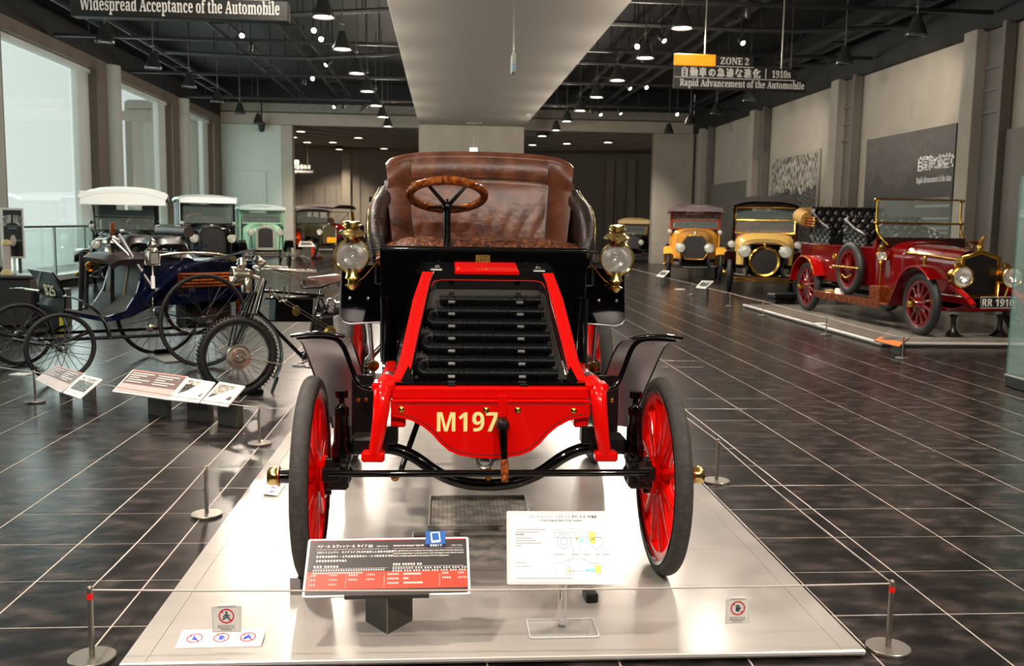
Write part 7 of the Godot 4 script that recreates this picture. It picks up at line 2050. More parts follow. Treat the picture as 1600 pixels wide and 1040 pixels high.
	part(t, "speed_meter", mb().lathe([Vector2(0, -0.03), Vector2(0.045, -0.03), Vector2(0.055, 0.0), Vector2(0.055, 0.015), Vector2(0.048, 0.02), Vector2(0, 0.018)], 24, MB.along(fx.call(0.02, 1.12, 0.92), fx.call(0.02, 1.19, 0.84))), nk)
	part(t, "meter_stem", mb().cyl(fx.call(0.0, 0.98, 0.9), fx.call(0.02, 1.12, 0.92), 0.012, 8), nk)
	part(t, "stand_chock", mb().box(Vector3(0.0, 0.02, 1.0), Vector3(0.2, 0.04, 0.12), 0.01, fb), M["dull_black"])


# cross section of a bonnet or cowl: w wide at the sill y0, arched to y1
func hoop(w: float, y0: float, y1: float, z: float, arch := 0.3, n := 13) -> PackedVector3Array:
	var row := PackedVector3Array()
	var ys := lerpf(y1, y0, arch)
	row.append(Vector3(-w / 2, y0, z))
	for k in n:
		var a := PI - PI * k / (n - 1)
		row.append(Vector3(signf(cos(a)) * pow(absf(cos(a)), 0.7) * w / 2, ys + (y1 - ys) * pow(sin(a), 0.8), z))
	row.append(Vector3(w / 2, y0, z))
	return row


# an early motor car, front towards +z, front axle at z = 0
func auto(c: Dictionary) -> Node3D:
	var t := thing(c.name, c.label, "car", Vector3(c.at[0], c.get("y", 0.0), c.at[1]), c.get("turn", 0.0))
	var R: float = c.get("R", 0.4)
	var tr: float = c.get("track", 1.4) / 2
	var wb: float = c.get("wb", 2.6)
	var paint: Material = c.paint
	var fend: Material = c.get("fender", M["black_enamel"])
	var iron: Material = M["black_iron"]
	var bright: Material = c.get("bright", M["nickel"])
	for s in [-1.0, 1.0]:
		wheel(t, "front_wheel", Vector3(s * tr, R, 0), R, c.get("tw", 0.09), c.get("spokes", 12), c.get("style", "wood"), c.wheel, s)
		wheel(t, "rear_wheel", Vector3(s * tr, R, -wb), R, c.get("tw", 0.09), c.get("spokes", 12), c.get("style", "wood"), c.wheel, s)
		# mudguards: over the wheel and down to the running board
		var fw: float = c.get("fw", 0.22)
		var fr: float = R + c.get("gap", 0.10)
		var a0: float = c.get("fa", 0.55)
		if c.get("fender_flat", false):
			var rows := []
			for q in smooth_path([Vector3(0, R + 0.30, 0.34), Vector3(0, R + 0.46, 0.12), Vector3(0, R + 0.47, -0.12), Vector3(0, R + 0.28, -0.42), Vector3(0, 0.42, -0.78)]):
				rows.append(PackedVector3Array([q + Vector3(s * tr - fw / 2, -0.03, 0), q + Vector3(s * tr - fw / 4, 0, 0), q + Vector3(s * tr + fw / 4, 0, 0), q + Vector3(s * tr + fw / 2, -0.03, 0)]))
			part(t, "front_mudguard", mb().sheet(rows, 0.012), fend)
		else:
			var rows := shifted(arc_guard(fr, a0, 2.55, fw, 14), Vector3(s * tr, R, 0))
			var last: PackedVector3Array = rows[rows.size() - 1]
			var run := PackedVector3Array()
			for p in last: run.append(Vector3(p.x, 0.36, minf(p.z - 0.22, -0.6)))
			rows.append(run)
			part(t, "front_mudguard", mb().sheet(rows, 0.012), fend)
		part(t, "rear_mudguard", mb().sheet(shifted(arc_guard(fr, 0.4, 3.0, fw, 14), Vector3(s * tr, R, -wb)), 0.012), c.get("rear_fender", fend))
		part(t, "running_board", mb().box(Vector3(s * tr, 0.35, -wb / 2 - 0.08), Vector3(fw, 0.03, wb - 1.15), 0.008), c.get("board", fend))
		part(t, "frame_rail", mb().box(Vector3(s * 0.38, R + 0.08, -wb / 2 + 0.1), Vector3(0.06, 0.1, wb + 0.9), 0.01), c.get("frame", iron))
		part(t, "front_spring", mb().tube(smooth_path([Vector3(s * 0.38, R + 0.02, 0.5), Vector3(s * 0.38, R - 0.08, 0.05), Vector3(s * 0.38, R + 0.04, -0.4)]), 0.022, 8), c.get("frame", iron))
	part(t, "front_axle", mb().tube(smooth_path([Vector3(-tr, R, 0), Vector3(-tr * 0.7, R - 0.06, 0), Vector3(0, R - 0.08, 0), Vector3(tr * 0.7, R - 0.06, 0), Vector3(tr, R, 0)]), 0.03, 10), c.get("frame", iron))
	part(t, "rear_axle", mb().cyl(Vector3(-tr, R, -wb), Vector3(tr, R, -wb), 0.04, 12).ball(Vector3(0, R, -wb), Vector3(0.13, 0.15, 0.13)), iron)
	part(t, "under_tray", mb().box(Vector3(0, R + 0.0, -wb / 2), Vector3(0.7, 0.12, wb - 0.2), 0.02), M["dull_black"])
	# radiator
	var r: Dictionary = c.rad
	var rz: float = r.get("z", 0.05)
	var core: Material = r.get("core", M["black_iron"])
	var ry: float = r.y
	if r.shape == "round":
		var zt := Transform3D(Basis(Vector3.RIGHT, PI / 2), Vector3(0, ry, rz))
		var rd := part(t, "radiator", mb().lathe([Vector2(r.w * 0.46, -0.1), Vector2(r.w * 0.52, -0.08), Vector2(r.w * 0.52, 0.03), Vector2(r.w * 0.48, 0.05), Vector2(r.w * 0.42, 0.03), Vector2(r.w * 0.42, 0.0)], 40, zt), r.shell)
		part(rd, "radiator_core", mb().lathe([Vector2(0, 0.005), Vector2(r.w * 0.43, 0.005)], 40, zt), core)
		part(rd, "filler_cap", mb().lathe([Vector2(0.03, 0), Vector2(0.03, 0.05), Vector2(0.045, 0.055), Vector2(0.04, 0.08), Vector2(0, 0.09)], 16, Transform3D(Basis.IDENTITY, Vector3(0, ry + r.w * 0.5, rz - 0.02))), bright)
	else:
		var pts := PackedVector2Array()
		var w: float = r.w / 2
		var h: float = r.h / 2
		match r.shape:
			"oct": pts = PackedVector2Array([Vector2(-w, -h * 0.5), Vector2(-w * 0.72, -h), Vector2(w * 0.72, -h), Vector2(w, -h * 0.5), Vector2(w, h * 0.4), Vector2(w * 0.6, h), Vector2(-w * 0.6, h), Vector2(-w, h * 0.4)])
			"gable": pts = PackedVector2Array([Vector2(-w, -h), Vector2(w, -h), Vector2(w, h * 0.72), Vector2(0, h), Vector2(-w, h * 0.72)])
			_:
				for k in 9:
					var a := PI * k / 8.0
					pts.append(Vector2(cos(a) * w, h * 0.6 + sin(a) * h * 0.4))
				pts.append(Vector2(-w, -h)); pts.append(Vector2(w, -h))
		var inn := Geometry2D.offset_polygon(pts, -r.get("rim", 0.035))[0]
		var rd := part(t, "radiator", mb().prism(pts, -0.09, 0.0, Transform3D(Basis.IDENTITY, Vector3(0, ry, rz))), r.shell)
		var ring := []
		for p in pts: ring.append(Vector3(p.x * 0.97, ry + p.y * 0.97, rz))
		part(rd, "radiator_rim", mb().tube(ring, 0.016, 8, true), r.shell)
		part(rd, "radiator_core", mb().prism(inn, 0.0, 0.006, Transform3D(Basis.IDENTITY, Vector3(0, ry, rz))), core)
		part(rd, "filler_cap", mb().lathe([Vector2(0.03, 0), Vector2(0.03, 0.03), Vector2(0.045, 0.035), Vector2(0.04, 0.06), Vector2(0, 0.07)], 16, Transform3D(Basis.IDENTITY, Vector3(0, ry + h, rz - 0.04))), bright)
	# bonnet and cowl
	var h0: float = r.get("h", r.w) * 0.5
	var sill: float = c.get("sill", R + 0.14)
	var hood: Dictionary = c.hood
	var z1: float = rz - 0.09
	var z2: float = z1 - hood.len
	var fwid: float = hood.get("w0", r.w * 0.98)
	part(t, "bonnet", mb().grid([hoop(fwid, sill, ry + h0 * 0.98, z1, 0.35), hoop(lerpf(fwid, hood.w, 0.5), sill, lerpf(ry + h0, hood.top, 0.55), (z1 + z2) / 2, 0.35), hoop(hood.w, sill, hood.top, z2, 0.35)], false, false, true), hood.get("paint", paint))
	var ws: Dictionary = c.ws
	part(t, "cowl", mb().grid([hoop(hood.w + 0.01, sill, hood.top + 0.01, z2, 0.35), hoop(lerpf(hood.w, ws.w, 0.6), sill, lerpf(hood.top, ws.y0, 0.7), lerpf(z2, ws.z, 0.5), 0.35), hoop(ws.w, sill, ws.y0 + 0.02, ws.z, 0.35)], false, false, true), hood.get("cowl", paint))
	# windscreen
	var wf := part(t, "windscreen_frame", mb().tube([Vector3(-ws.w / 2, ws.y0, ws.z), Vector3(-ws.w / 2, ws.y1, ws.z - ws.get("rake", 0.0)), Vector3(ws.w / 2, ws.y1, ws.z - ws.get("rake", 0.0)), Vector3(ws.w / 2, ws.y0, ws.z)], ws.get("r", 0.02), 8, true), ws.get("mat", bright))
	if ws.has("mid"): part(wf, "middle_bar", mb().cyl(Vector3(-ws.w / 2, ws.mid, ws.z), Vector3(ws.w / 2, ws.mid, ws.z), ws.get("r", 0.02) * 0.8, 8), ws.get("mat", bright))
	part(wf, "windscreen_pane", mb().box(Vector3(0, (ws.y0 + ws.y1) / 2, ws.z - ws.get("rake", 0.0) / 2), Vector3(ws.w - 0.02, ws.y1 - ws.y0, 0.006), 0.0, Basis(Vector3.RIGHT, -atan2(ws.get("rake", 0.0), ws.y1 - ws.y0))), M["car_glass"])
	# body
	var b: Dictionary = c.body
	var bw: float = b.w / 2
	var zb: float = b.back
	var belt: float = b.belt
	var ln: float = ws.z - zb
	var side := PackedVector2Array([Vector2(ws.z, sill), Vector2(ws.z, ws.y0), Vector2(ws.z - 0.1, belt), Vector2(zb, belt), Vector2(zb - 0.04, (belt + sill) / 2), Vector2(zb + 0.1, sill - 0.02)])
	for s in [-1.0, 1.0]:
		var sp := part(t, "body_side", mb().prism(side, s * bw - 0.02, s * bw + 0.02, Transform3D(Basis(Vector3(0, 0, 1), Vector3.UP, Vector3(1, 0, 0)), Vector3.ZERO)), b.get("paint", paint))
		for f in [0.45, 0.85]:
			part(sp, "door_gap", mb().box(Vector3(s * (bw + 0.021), (belt + sill) / 2, ws.z - ln * f), Vector3(0.004, belt - sill - 0.04, 0.012)), M["dull_black"])
		part(sp, "belt_moulding", mb().box(Vector3(s * (bw + 0.015), belt - 0.02, (ws.z + zb) / 2), Vector3(0.03, 0.04, ln - 0.1), 0.01), b.get("moulding", b.get("paint", paint)))
	part(t, "body_back", mb().box(Vector3(0, (belt + sill) / 2, zb), Vector3(b.w, belt - sill, 0.05), 0.015), b.get("paint", paint))
	part(t, "floor_pan", mb().box(Vector3(0, sill, (ws.z + zb) / 2), Vector3(b.w, 0.04, ln), 0.01), iron)
	var seat: Material = b.get("seat", M["black_leather"])
	for f in [0.42, 0.85]:
		part(t, "seat_cushion", mb().box(Vector3(0, belt - 0.18, ws.z - ln * f + 0.22), Vector3(b.w - 0.1, 0.18, 0.48), 0.06), seat)
		part(t, "seat_back", mb().box(Vector3(0, belt + 0.05, ws.z - ln * f - 0.06), Vector3(b.w - 0.1, 0.5, 0.14), 0.05, Basis(Vector3.RIGHT, -0.15)), seat)
	# roof
	if c.has("roof"):
		var q: Dictionary = c.roof
		var rows := []
		for i in 11:
			var u := lerpf(-1, 1, i / 10.0)
			var row := PackedVector3Array()
			for j in 9:
				var f := j / 8.0
				var z := lerpf(q.z0, q.z1, f)
				var drop: float = q.get("crown", 0.1) * pow(absf(u), 3.0) + q.get("nose", 0.04) * pow(1.0 - f, 4.0) + q.get("tail", 0.05) * pow(f, 5.0)
				row.append(Vector3(u * q.w / 2, q.y - drop, z))
			rows.append(row)
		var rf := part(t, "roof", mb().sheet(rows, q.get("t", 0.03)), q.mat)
		part(rf, "roof_shade_sheet", mb().sheet(shifted(rows, Vector3(0, -q.get("t", 0.03) - 0.006, 0)), 0.006), mat("cloth_and_shade_black", Color(0.02, 0.02, 0.022), 0.7))  # black sheet added under the roof to paint the interior dark
		if q.has("valance"):
			part(rf, "visor", mb().box(Vector3(0, q.y - q.get("crown", 0.1) - q.valance / 2 + 0.02, q.z0 - 0.01), Vector3(q.w * 0.97, q.valance, 0.02), 0.006), q.get("visor", q.mat))
		if b.get("closed", false):
			var top: float = q.y - q.get("crown", 0.1) + 0.01
			var zs := [ws.z - 0.03, ws.z - ln * 0.42, ws.z - ln * 0.72, zb + 0.04]
			for s in [-1.0, 1.0]:
				for z in zs:
					part(t, "roof_pillar", mb().box(Vector3(s * bw, (belt + top) / 2, z), Vector3(0.05, top - belt + 0.04, 0.08), 0.01), b.get("upper", b.get("paint", paint)))
				for k in 3:
					part(t, "side_window", mb().box(Vector3(s * bw, (belt + top) / 2, (zs[k] + zs[k + 1]) / 2), Vector3(0.01, top - belt, absf(zs[k] - zs[k + 1]) - 0.06)), M["car_glass"])
			part(t, "back_panel", mb().box(Vector3(0, (belt + top) / 2 - 0.08, zb), Vector3(b.w, top - belt - 0.16, 0.04), 0.01).box(Vector3(-b.w * 0.35, top - 0.1, zb), Vector3(b.w * 0.3, 0.2, 0.04)).box(Vector3(b.w * 0.35, top - 0.1, zb), Vector3(b.w * 0.3, 0.2, 0.04)), b.get("upper", b.get("paint", paint)))
			part(t, "wind_header", mb().box(Vector3(0, top - 0.03, ws.z - ws.get("rake", 0.0)), Vector3(b.w, 0.09, 0.06), 0.01), b.get("upper", b.get("paint", paint)))
		else:
			var top: float = q.y - q.get("crown", 0.1)
			for s in [-1.0, 1.0]:
				part(t, "roof_bow", mb().tube([Vector3(s * bw, belt, ws.z - ln * 0.35), Vector3(s * bw, top, q.z0 - 0.1)], 0.016, 8), c.get("bow", iron))
				part(t, "roof_bow", mb().tube([Vector3(s * bw, belt, zb + 0.2), Vector3(s * bw * 1.02, top, zb + 0.1)], 0.016, 8), c.get("bow", iron))
				if b.get("curtain", false):
					part(t, "side_curtain", mb().box(Vector3(s * bw, (belt + top) / 2, zb + ln * 0.16), Vector3(0.012, top - belt, ln * 0.32), 0.004), b.get("cloth", M["black_leather"]))
			if b.get("curtain", false):
				var hw := 0.28
				part(t, "back_curtain", mb().box(Vector3(0, belt + (top - belt) * 0.3, zb + 0.04), Vector3(b.w, (top - belt) * 0.62, 0.015)).box(Vector3(0, top - 0.03, zb + 0.04), Vector3(b.w, 0.12, 0.015)).box(Vector3(-bw * 0.72, top - 0.2, zb + 0.04), Vector3(b.w * 0.28, 0.3, 0.015)).box(Vector3(bw * 0.72, top - 0.2, zb + 0.04), Vector3(b.w * 0.28, 0.3, 0.015)), b.get("cloth", M["black_leather"]))
	# lamps
	var l: Dictionary = c.lamps
	for s in [-1.0, 1.0]:
		var hl := carriage_lamp(t, "head_lamp", Vector3(s * l.x, l.y, l.z), l.r, l.get("mat", bright), 0.0, false)
		part(hl, "lamp_stay", mb().cyl(Vector3(0, -l.r * 0.9, -l.r * 0.4), Vector3(-s * 0.04, -(l.y - R - 0.1), -l.r * 0.4), 0.016, 8), l.get("stay", iron))
		if c.has("side_lamp"):
			carriage_lamp(t, "side_lamp", Vector3(s * c.side_lamp[0], c.side_lamp[1], c.side_lamp[2]), c.side_lamp[3], l.get("mat", bright), 0.0, c.side_lamp.size() > 4)
	# steering
	var wx: float = c.get("drive", 0.3)
	var wc := Vector3(wx, ws.y0 + 0.12, ws.z - 0.36)
	var sw := part(t, "steering_wheel", mb().torus(wc, Vector3(0, 0.75, -0.66), 0.21, 0.014, 32, 8), c.get("helm", M["wheel_wood"]))
	part(sw, "column", mb().cyl(wc, wc + Vector3(0, -0.45, 0.40), 0.016, 8), iron)
	for k in 2:
		var d := Vector3(1, 0, 0) if k == 0 else Vector3(0, 0.66, 0.75)
		part(sw, "spoke", mb().cyl(wc - d * 0.2, wc + d * 0.2, 0.008, 6), iron)
	if c.has("bumper"):
		var q: Dictionary = c.bumper
		part(t, "bumper", mb().box(Vector3(0, q.y, q.z), Vector3(q.w, 0.05, 0.03), 0.012).box(Vector3(0, q.y - 0.075, q.z), Vector3(q.w, 0.04, 0.03), 0.012), q.mat)
	if c.has("plate"):
		var q: Dictionary = c.plate
		var np := part(t, "number_plate", mb().box(Vector3(q.get("x", 0.0), q.y, q.z), Vector3(q.w, q.h, 0.012), 0.003), q.mat)
		if q.has("text"):
			text(np, q.text, "Droid Sans", 700, q.h * 0.66, q.w * 0.88, q.ink, Transform3D(Basis.IDENTITY, Vector3(q.get("x", 0.0) - q.w * 0.44, q.y - q.h * 0.33, q.z + 0.007)))
			part(np, "plate_border", mb().tube([Vector3(q.get("x", 0.0) - q.w * 0.49, q.y - q.h * 0.47, q.z + 0.007), Vector3(q.get("x", 0.0) + q.w * 0.49, q.y - q.h * 0.47, q.z + 0.007), Vector3(q.get("x", 0.0) + q.w * 0.49, q.y + q.h * 0.47, q.z + 0.007), Vector3(q.get("x", 0.0) - q.w * 0.49, q.y + q.h * 0.47, q.z + 0.007)], 0.004, 4, true), q.ink)
	return t


func wheel_set(rim: Material, cap: Material, hub := 0.09, spoke := 0.02, depth := 0.085) -> Dictionary:
	return {"tyre": M["tyre_black"], "rim": rim, "spokes": rim, "hub": hub, "felloe": 0.045, "spoke": spoke, "depth": depth, "hub_width": 0.18, "cap": cap}


func left_cars() -> void:
	var blk: Material = M["black_enamel"]
	var white_top := mat("white_canvas", Color(0.90, 0.92, 0.92), 0.7)
	var t := auto({"name": "touring_car", "label": "black touring car with a white canvas top and brass horn behind the carriage", "at": [-6.13, -18.7], "turn": 0.26, "paint": blk, "R": 0.38, "track": 1.42, "wb": 2.54, "tw": 0.08, "wheel": wheel_set(blk, M["brass"], 0.08), "spokes": 12,
		"rad": {"shape": "rect", "w": 0.55, "h": 0.62, "y": 0.86, "z": 0.02, "shell": blk}, "hood": {"len": 0.72, "w": 0.66, "top": 1.16}, "ws": {"z": -1.05, "w": 1.12, "y0": 1.2, "y1": 1.74, "r": 0.016, "mat": blk, "mid": 1.46},
		"body": {"w": 1.18, "back": -2.85, "belt": 1.12, "curtain": true, "cloth": mat("cloth_and_shade_black", Color(0.02, 0.02, 0.022), 0.7)}, "roof": {"z0": -0.62, "z1": -3.0, "w": 1.62, "y": 2.08, "crown": 0.14, "nose": 0.10, "tail": 0.12, "mat": white_top, "valance": 0.26, "t": 0.04},
		"lamps": {"r": 0.10, "x": 0.47, "y": 0.95, "z": 0.06, "mat": blk}, "side_lamp": [0.62, 1.28, -0.98, 0.06, 1], "drive": 0.22, "gap": 0.1})
	part(t, "horn", mb().lathe([Vector2(0.03, 0), Vector2(0.03, 0.12), Vector2(0.09, 0.2), Vector2(0.085, 0.2), Vector2(0.03, 0.13)], 20, MB.along(Vector3(-0.62, 0.72, -0.2), Vector3(-0.62, 0.72, 0.1))), M["brass"])
	auto({"name": "closed_car", "label": "tall black closed car with a white sun visor above its windscreen", "at": [-5.93, -25.0], "turn": 0.34, "paint": blk, "R": 0.39, "track": 1.42, "wb": 2.7, "wheel": wheel_set(blk, M["nickel"]), "spokes": 12,
		"rad": {"shape": "rect", "w": 0.62, "h": 0.74, "y": 0.88, "z": 0.02, "shell": blk}, "hood": {"len": 0.85, "w": 0.78, "top": 1.28}, "ws": {"z": -1.05, "w": 1.26, "y0": 1.32, "y1": 1.86, "r": 0.022, "mat": blk},
		"body": {"w": 1.36, "back": -2.9, "belt": 1.26, "closed": true}, "roof": {"z0": -0.86, "z1": -3.0, "w": 1.5, "y": 2.08, "crown": 0.08, "mat": mat("pale_roof", Color(0.66, 0.70, 0.70), 0.5), "valance": 0.16, "visor": white_top, "t": 0.05},
		"lamps": {"r": 0.115, "x": 0.465, "y": 0.95, "z": 0.1}, "side_lamp": [0.66, 1.34, -0.95, 0.05], "drive": -0.3})
	var mint := coat(mat("mint_enamel", Color(0.50, 0.66, 0.55), 0.35))
	auto({"name": "coupe_car", "label": "mint green car with a pale top and a rounded nickel radiator shell", "at": [-5.42, -29.5], "turn": 0.27, "paint": mint, "R": 0.37, "track": 1.4, "wb": 2.6, "wheel": wheel_set(mint, M["nickel"]), "spokes": 12,
		"rad": {"shape": "rect", "w": 0.58, "h": 0.74, "y": 0.90, "z": 0.04, "shell": mat("shell_grey", Color(0.62, 0.64, 0.58), 0.3, 0.6), "rim": 0.07}, "hood": {"len": 0.8, "w": 0.82, "top": 1.30}, "ws": {"z": -1.0, "w": 1.2, "y0": 1.33, "y1": 1.72, "r": 0.024, "mat": mint},
		"body": {"w": 1.34, "back": -2.7, "belt": 1.24, "closed": true, "upper": mint}, "roof": {"z0": -0.84, "z1": -2.8, "w": 1.42, "y": 1.92, "crown": 0.1, "mat": mat("mint_roof", Color(0.62, 0.68, 0.67), 0.5), "valance": 0.1, "t": 0.05},
		"lamps": {"r": 0.115, "x": 0.43, "y": 1.06, "z": 0.14}, "bumper": {"y": 0.46, "z": 0.5, "w": 1.5, "mat": M["nickel"]}, "drive": -0.3})
	var olive := coat(mat("olive_enamel", Color(0.27, 0.255, 0.185), 0.35))
	var orange := coat(mat("orange_enamel", Color(0.85, 0.24, 0.03), 0.35))
	t = auto({"name": "saloon_car", "label": "olive saloon car with orange wheels and a yellow number plate", "at": [-4.3, -36.2], "turn": 0.6, "paint": olive, "R": 0.39, "track": 1.42, "wb": 2.9, "wheel": wheel_set(orange, M["nickel"]), "spokes": 10,
		"rad": {"shape": "rect", "w": 0.56, "h": 0.72, "y": 0.93, "z": 0.05, "shell": M["nickel"], "core": olive}, "hood": {"len": 1.05, "w": 0.9, "top": 1.32}, "ws": {"z": -1.35, "w": 1.3, "y0": 1.34, "y1": 1.78, "r": 0.025, "mat": olive},
		"body": {"w": 1.42, "back": -3.3, "belt": 1.28, "closed": true}, "roof": {"z0": -1.2, "z1": -3.4, "w": 1.5, "y": 1.94, "crown": 0.09, "mat": mat("mauve_roof", Color(0.45, 0.41, 0.44), 0.5), "t": 0.05},
		"lamps": {"r": 0.12, "x": 0.46, "y": 1.02, "z": 0.14}, "bumper": {"y": 0.48, "z": 0.55, "w": 1.55, "mat": M["nickel"]}, "plate": {"y": 0.72, "z": 0.2, "w": 0.36, "h": 0.2, "mat": mat("plate_yellow", Color(0.9, 0.62, 0.05), 0.5)}, "drive": -0.3})
	wheel(t, "spare_wheel", Vector3(-0.86, 0.78, -0.72), 0.36, 0.09, 10, "wood", wheel_set(orange, M["nickel"]), -1.0)
	var wine := coat(mat("wine_enamel", Color(0.40, 0.015, 0.02), 0.3))
	auto({"name": "tourer_car", "label": "open red tourer with a dark canvas top standing behind the olive saloon", "at": [-4.0, -46.0], "turn": 0.9, "paint": wine, "R": 0.4, "track": 1.42, "wb": 3.0, "wheel": wheel_set(wine, M["nickel"]), "spokes": 12,
		"rad": {"shape": "rect", "w": 0.56, "h": 0.68, "y": 0.92, "z": 0.05, "shell": M["nickel"]}, "hood": {"len": 1.0, "w": 0.86, "top": 1.28}, "ws": {"z": -1.35, "w": 1.2, "y0": 1.3, "y1": 1.85, "r": 0.02},
		"body": {"w": 1.36, "back": -3.5, "belt": 1.26, "seat": mat("red_leather", Color(0.5, 0.03, 0.03), 0.45)}, "roof": {"z0": -0.95, "z1": -3.7, "w": 1.5, "y": 2.2, "crown": 0.12, "mat": mat("brown_canvas", Color(0.13, 0.105, 0.095), 0.7), "t": 0.05},
		"lamps": {"r": 0.12, "x": 0.46, "y": 1.0, "z": 0.14}, "drive": -0.3})
	info_stand("white information board under the olive saloon", [[466, 385], [469, 377], [486, 377], [493, 385]], 0.55, 0.72, 2, [480, 410, 0.3], "information boards by the far cars")
	info_stand("white information board beside the nickel bumper of the olive saloon", [[501, 396], [498, 389], [520, 389], [523, 396]], 0.3, 0.5, 2, [511, 409, 0.3], "information boards by the far cars")
	info_stand("white information board before the mint green car", [[475, 407], [468, 400], [474, 399], [486, 405]], 0.2, 0.4, 2, [478, 420, 0.2], "information boards by the far cars")


func right_cars() -> void:
	var blk: Material = M["black_enamel"]
	var brass: Material = M["brass"]
	var cream_top := mat("cream_canvas", Color(0.72, 0.62, 0.42), 0.7)
	auto({"name": "small_tourer", "label": "small black tourer with a cream canvas top and brass lamps at the far end", "at": [7.5, -37.2], "turn": -0.22, "paint": blk, "R": 0.36, "track": 1.3, "wb": 2.3, "wheel": wheel_set(blk, brass), "spokes": 12,
		"rad": {"shape": "rect", "w": 0.5, "h": 0.55, "y": 0.78, "z": 0.02, "shell": blk}, "hood": {"len": 0.6, "w": 0.6, "top": 1.05}, "ws": {"z": -0.9, "w": 1.0, "y0": 1.08, "y1": 1.48, "r": 0.016, "mat": brass},
		"body": {"w": 1.1, "back": -2.4, "belt": 1.0, "seat": mat("brown_seat", Color(0.10, 0.055, 0.03), 0.5)}, "roof": {"z0": -0.7, "z1": -2.5, "w": 1.3, "y": 1.74, "crown": 0.1, "nose": 0.14, "mat": cream_top, "valance": 0.16, "t": 0.04},
		"lamps": {"r": 0.11, "x": 0.30, "y": 0.78, "z": 0.08, "mat": brass}, "drive": 0.25})
	var yel := coat(mat("yellow_enamel", Color(0.80, 0.56, 0.20), 0.3))
	var org := coat(textured(mat("orange_wood", Color(1, 1, 1), 0.35), noise_tex(128, 0.03, [Color(0.42, 0.13, 0.04), Color(0.62, 0.24, 0.07)], [0.3, 0.7], 91, 3), 3.0, false), 0.6)
	var t := auto({"name": "yellow_car", "label": "yellow and tan car with an eight sided black radiator and a mauve roof", "at": [6.86, -25.6], "turn": -0.25, "paint": yel, "R": 0.41, "track": 1.4, "wb": 3.0, "wheel": wheel_set(blk, brass), "spokes": 12, "fender": yel, "fender_flat": true, "fw": 0.26, "rear_fender": blk,
		"rad": {"shape": "oct", "w": 0.70, "h": 0.66, "y": 0.88, "z": 0.05, "shell": brass, "rim": 0.03}, "hood": {"len": 0.9, "w": 1.0, "top": 1.34, "cowl": yel}, "ws": {"z": -1.15, "w": 1.3, "y0": 1.38, "y1": 1.82, "r": 0.022, "mat": org, "mid": 1.62},
		"body": {"w": 1.36, "back": -3.2, "belt": 1.24, "closed": true, "upper": org}, "roof": {"z0": -0.75, "z1": -3.2, "w": 1.56, "y": 2.08, "crown": 0.12, "nose": 0.12, "mat": mat("mauve_leather", Color(0.30, 0.25, 0.26), 0.5), "valance": 0.12, "t": 0.05},
		"lamps": {"r": 0.135, "x": 0.385, "y": 0.87, "z": 0.16, "mat": M["nickel"]}, "side_lamp": [0.70, 1.3, -1.0, 0.07], "bow": org, "drive": -0.3})
	part(t, "mascot", mb().lathe([Vector2(0.02, 0), Vector2(0.025, 0.05), Vector2(0.01, 0.09), Vector2(0, 0.1)], 12, Transform3D(Basis.IDENTITY, Vector3(0, 1.24, 0.0))), M["nickel"])
	var mar := coat(mat("maroon_enamel", Color(0.085, 0.008, 0.016), 0.3))
	var crm := coat(mat("cream_enamel", Color(0.80, 0.66, 0.36), 0.3))
	t = auto({"name": "maroon_car", "label": "cream and maroon car with a round black radiator in a brass ring", "at": [7.14, -20.7], "turn": -0.31, "paint": mar, "R": 0.45, "track": 1.5, "wb": 3.2, "tw": 0.11, "wheel": wheel_set(mar, brass, 0.1), "spokes": 12, "fender": mar, "fender_flat": true, "fw": 0.26, "bright": brass,
		"rad": {"shape": "round", "w": 0.66, "h": 0.84, "y": 0.70, "z": 0.14, "shell": brass}, "hood": {"len": 0.85, "w": 1.02, "top": 1.18, "w0": 0.92, "cowl": crm}, "ws": {"z": -1.1, "w": 1.34, "y0": 1.32, "y1": 1.92, "r": 0.026, "mat": brass, "mid": 1.62},
		"body": {"w": 1.44, "back": -3.4, "belt": 1.26, "closed": true, "seat": mat("rose_cloth", Color(0.48, 0.26, 0.24), 0.7), "upper": mar, "paint": mar}, "roof": {"z0": -0.85, "z1": -3.5, "w": 1.58, "y": 2.14, "crown": 0.12, "nose": 0.03, "mat": mat("maroon_leather", Color(0.07, 0.025, 0.03), 0.4), "t": 0.12},
		"lamps": {"r": 0.145, "x": 0.44, "y": 0.93, "z": 0.16, "mat": M["nickel"]}, "side_lamp": [0.74, 1.06, -0.9, 0.085], "bumper": {"y": 0.36, "z": 0.55, "w": 1.3, "mat": brass}, "drive": -0.3})
	for k in 16:
		var a := TAU * k / 16.0
		part(t, "brass_rivet", mb().ball(Vector3(cos(a) * 0.33, 0.70 + sin(a) * 0.33, 0.2), Vector3(0.01, 0.01, 0.006), 8), brass)
	single("trolley_jack", mb().box(Vector3(0, 0.17, 0), Vector3(0.5, 0.1, 0.34), 0.02).box(Vector3(0, 0.08, 0), Vector3(0.42, 0.1, 0.28), 0.02).cyl(Vector3(-0.18, 0.04, -0.14), Vector3(-0.18, 0.04, 0.14), 0.04, 12).cyl(Vector3(0.18, 0.04, -0.14), Vector3(0.18, 0.04, 0.14), 0.04, 12), mat("trolley_black", Color(0.04, 0.04, 0.04), 0.5), "low black trolley between the maroon car and the red tourer", "trolley", on_level(1222, 476, 0.0), 0.1)
	red_tourer()
	info_stand("white information board before the cream and maroon car", [[1087, 449], [1097, 438], [1115, 439], [1101, 451]], 0.25, 0.4, 2, [1098, 466, 0.25], "information boards along the poster wall")
	info_stand("white information board before the yellow car", [[1025, 431], [1036, 422], [1046, 423], [1036, 433]], 0.25, 0.4, 2, [1034, 444, 0.25], "information boards along the poster wall")
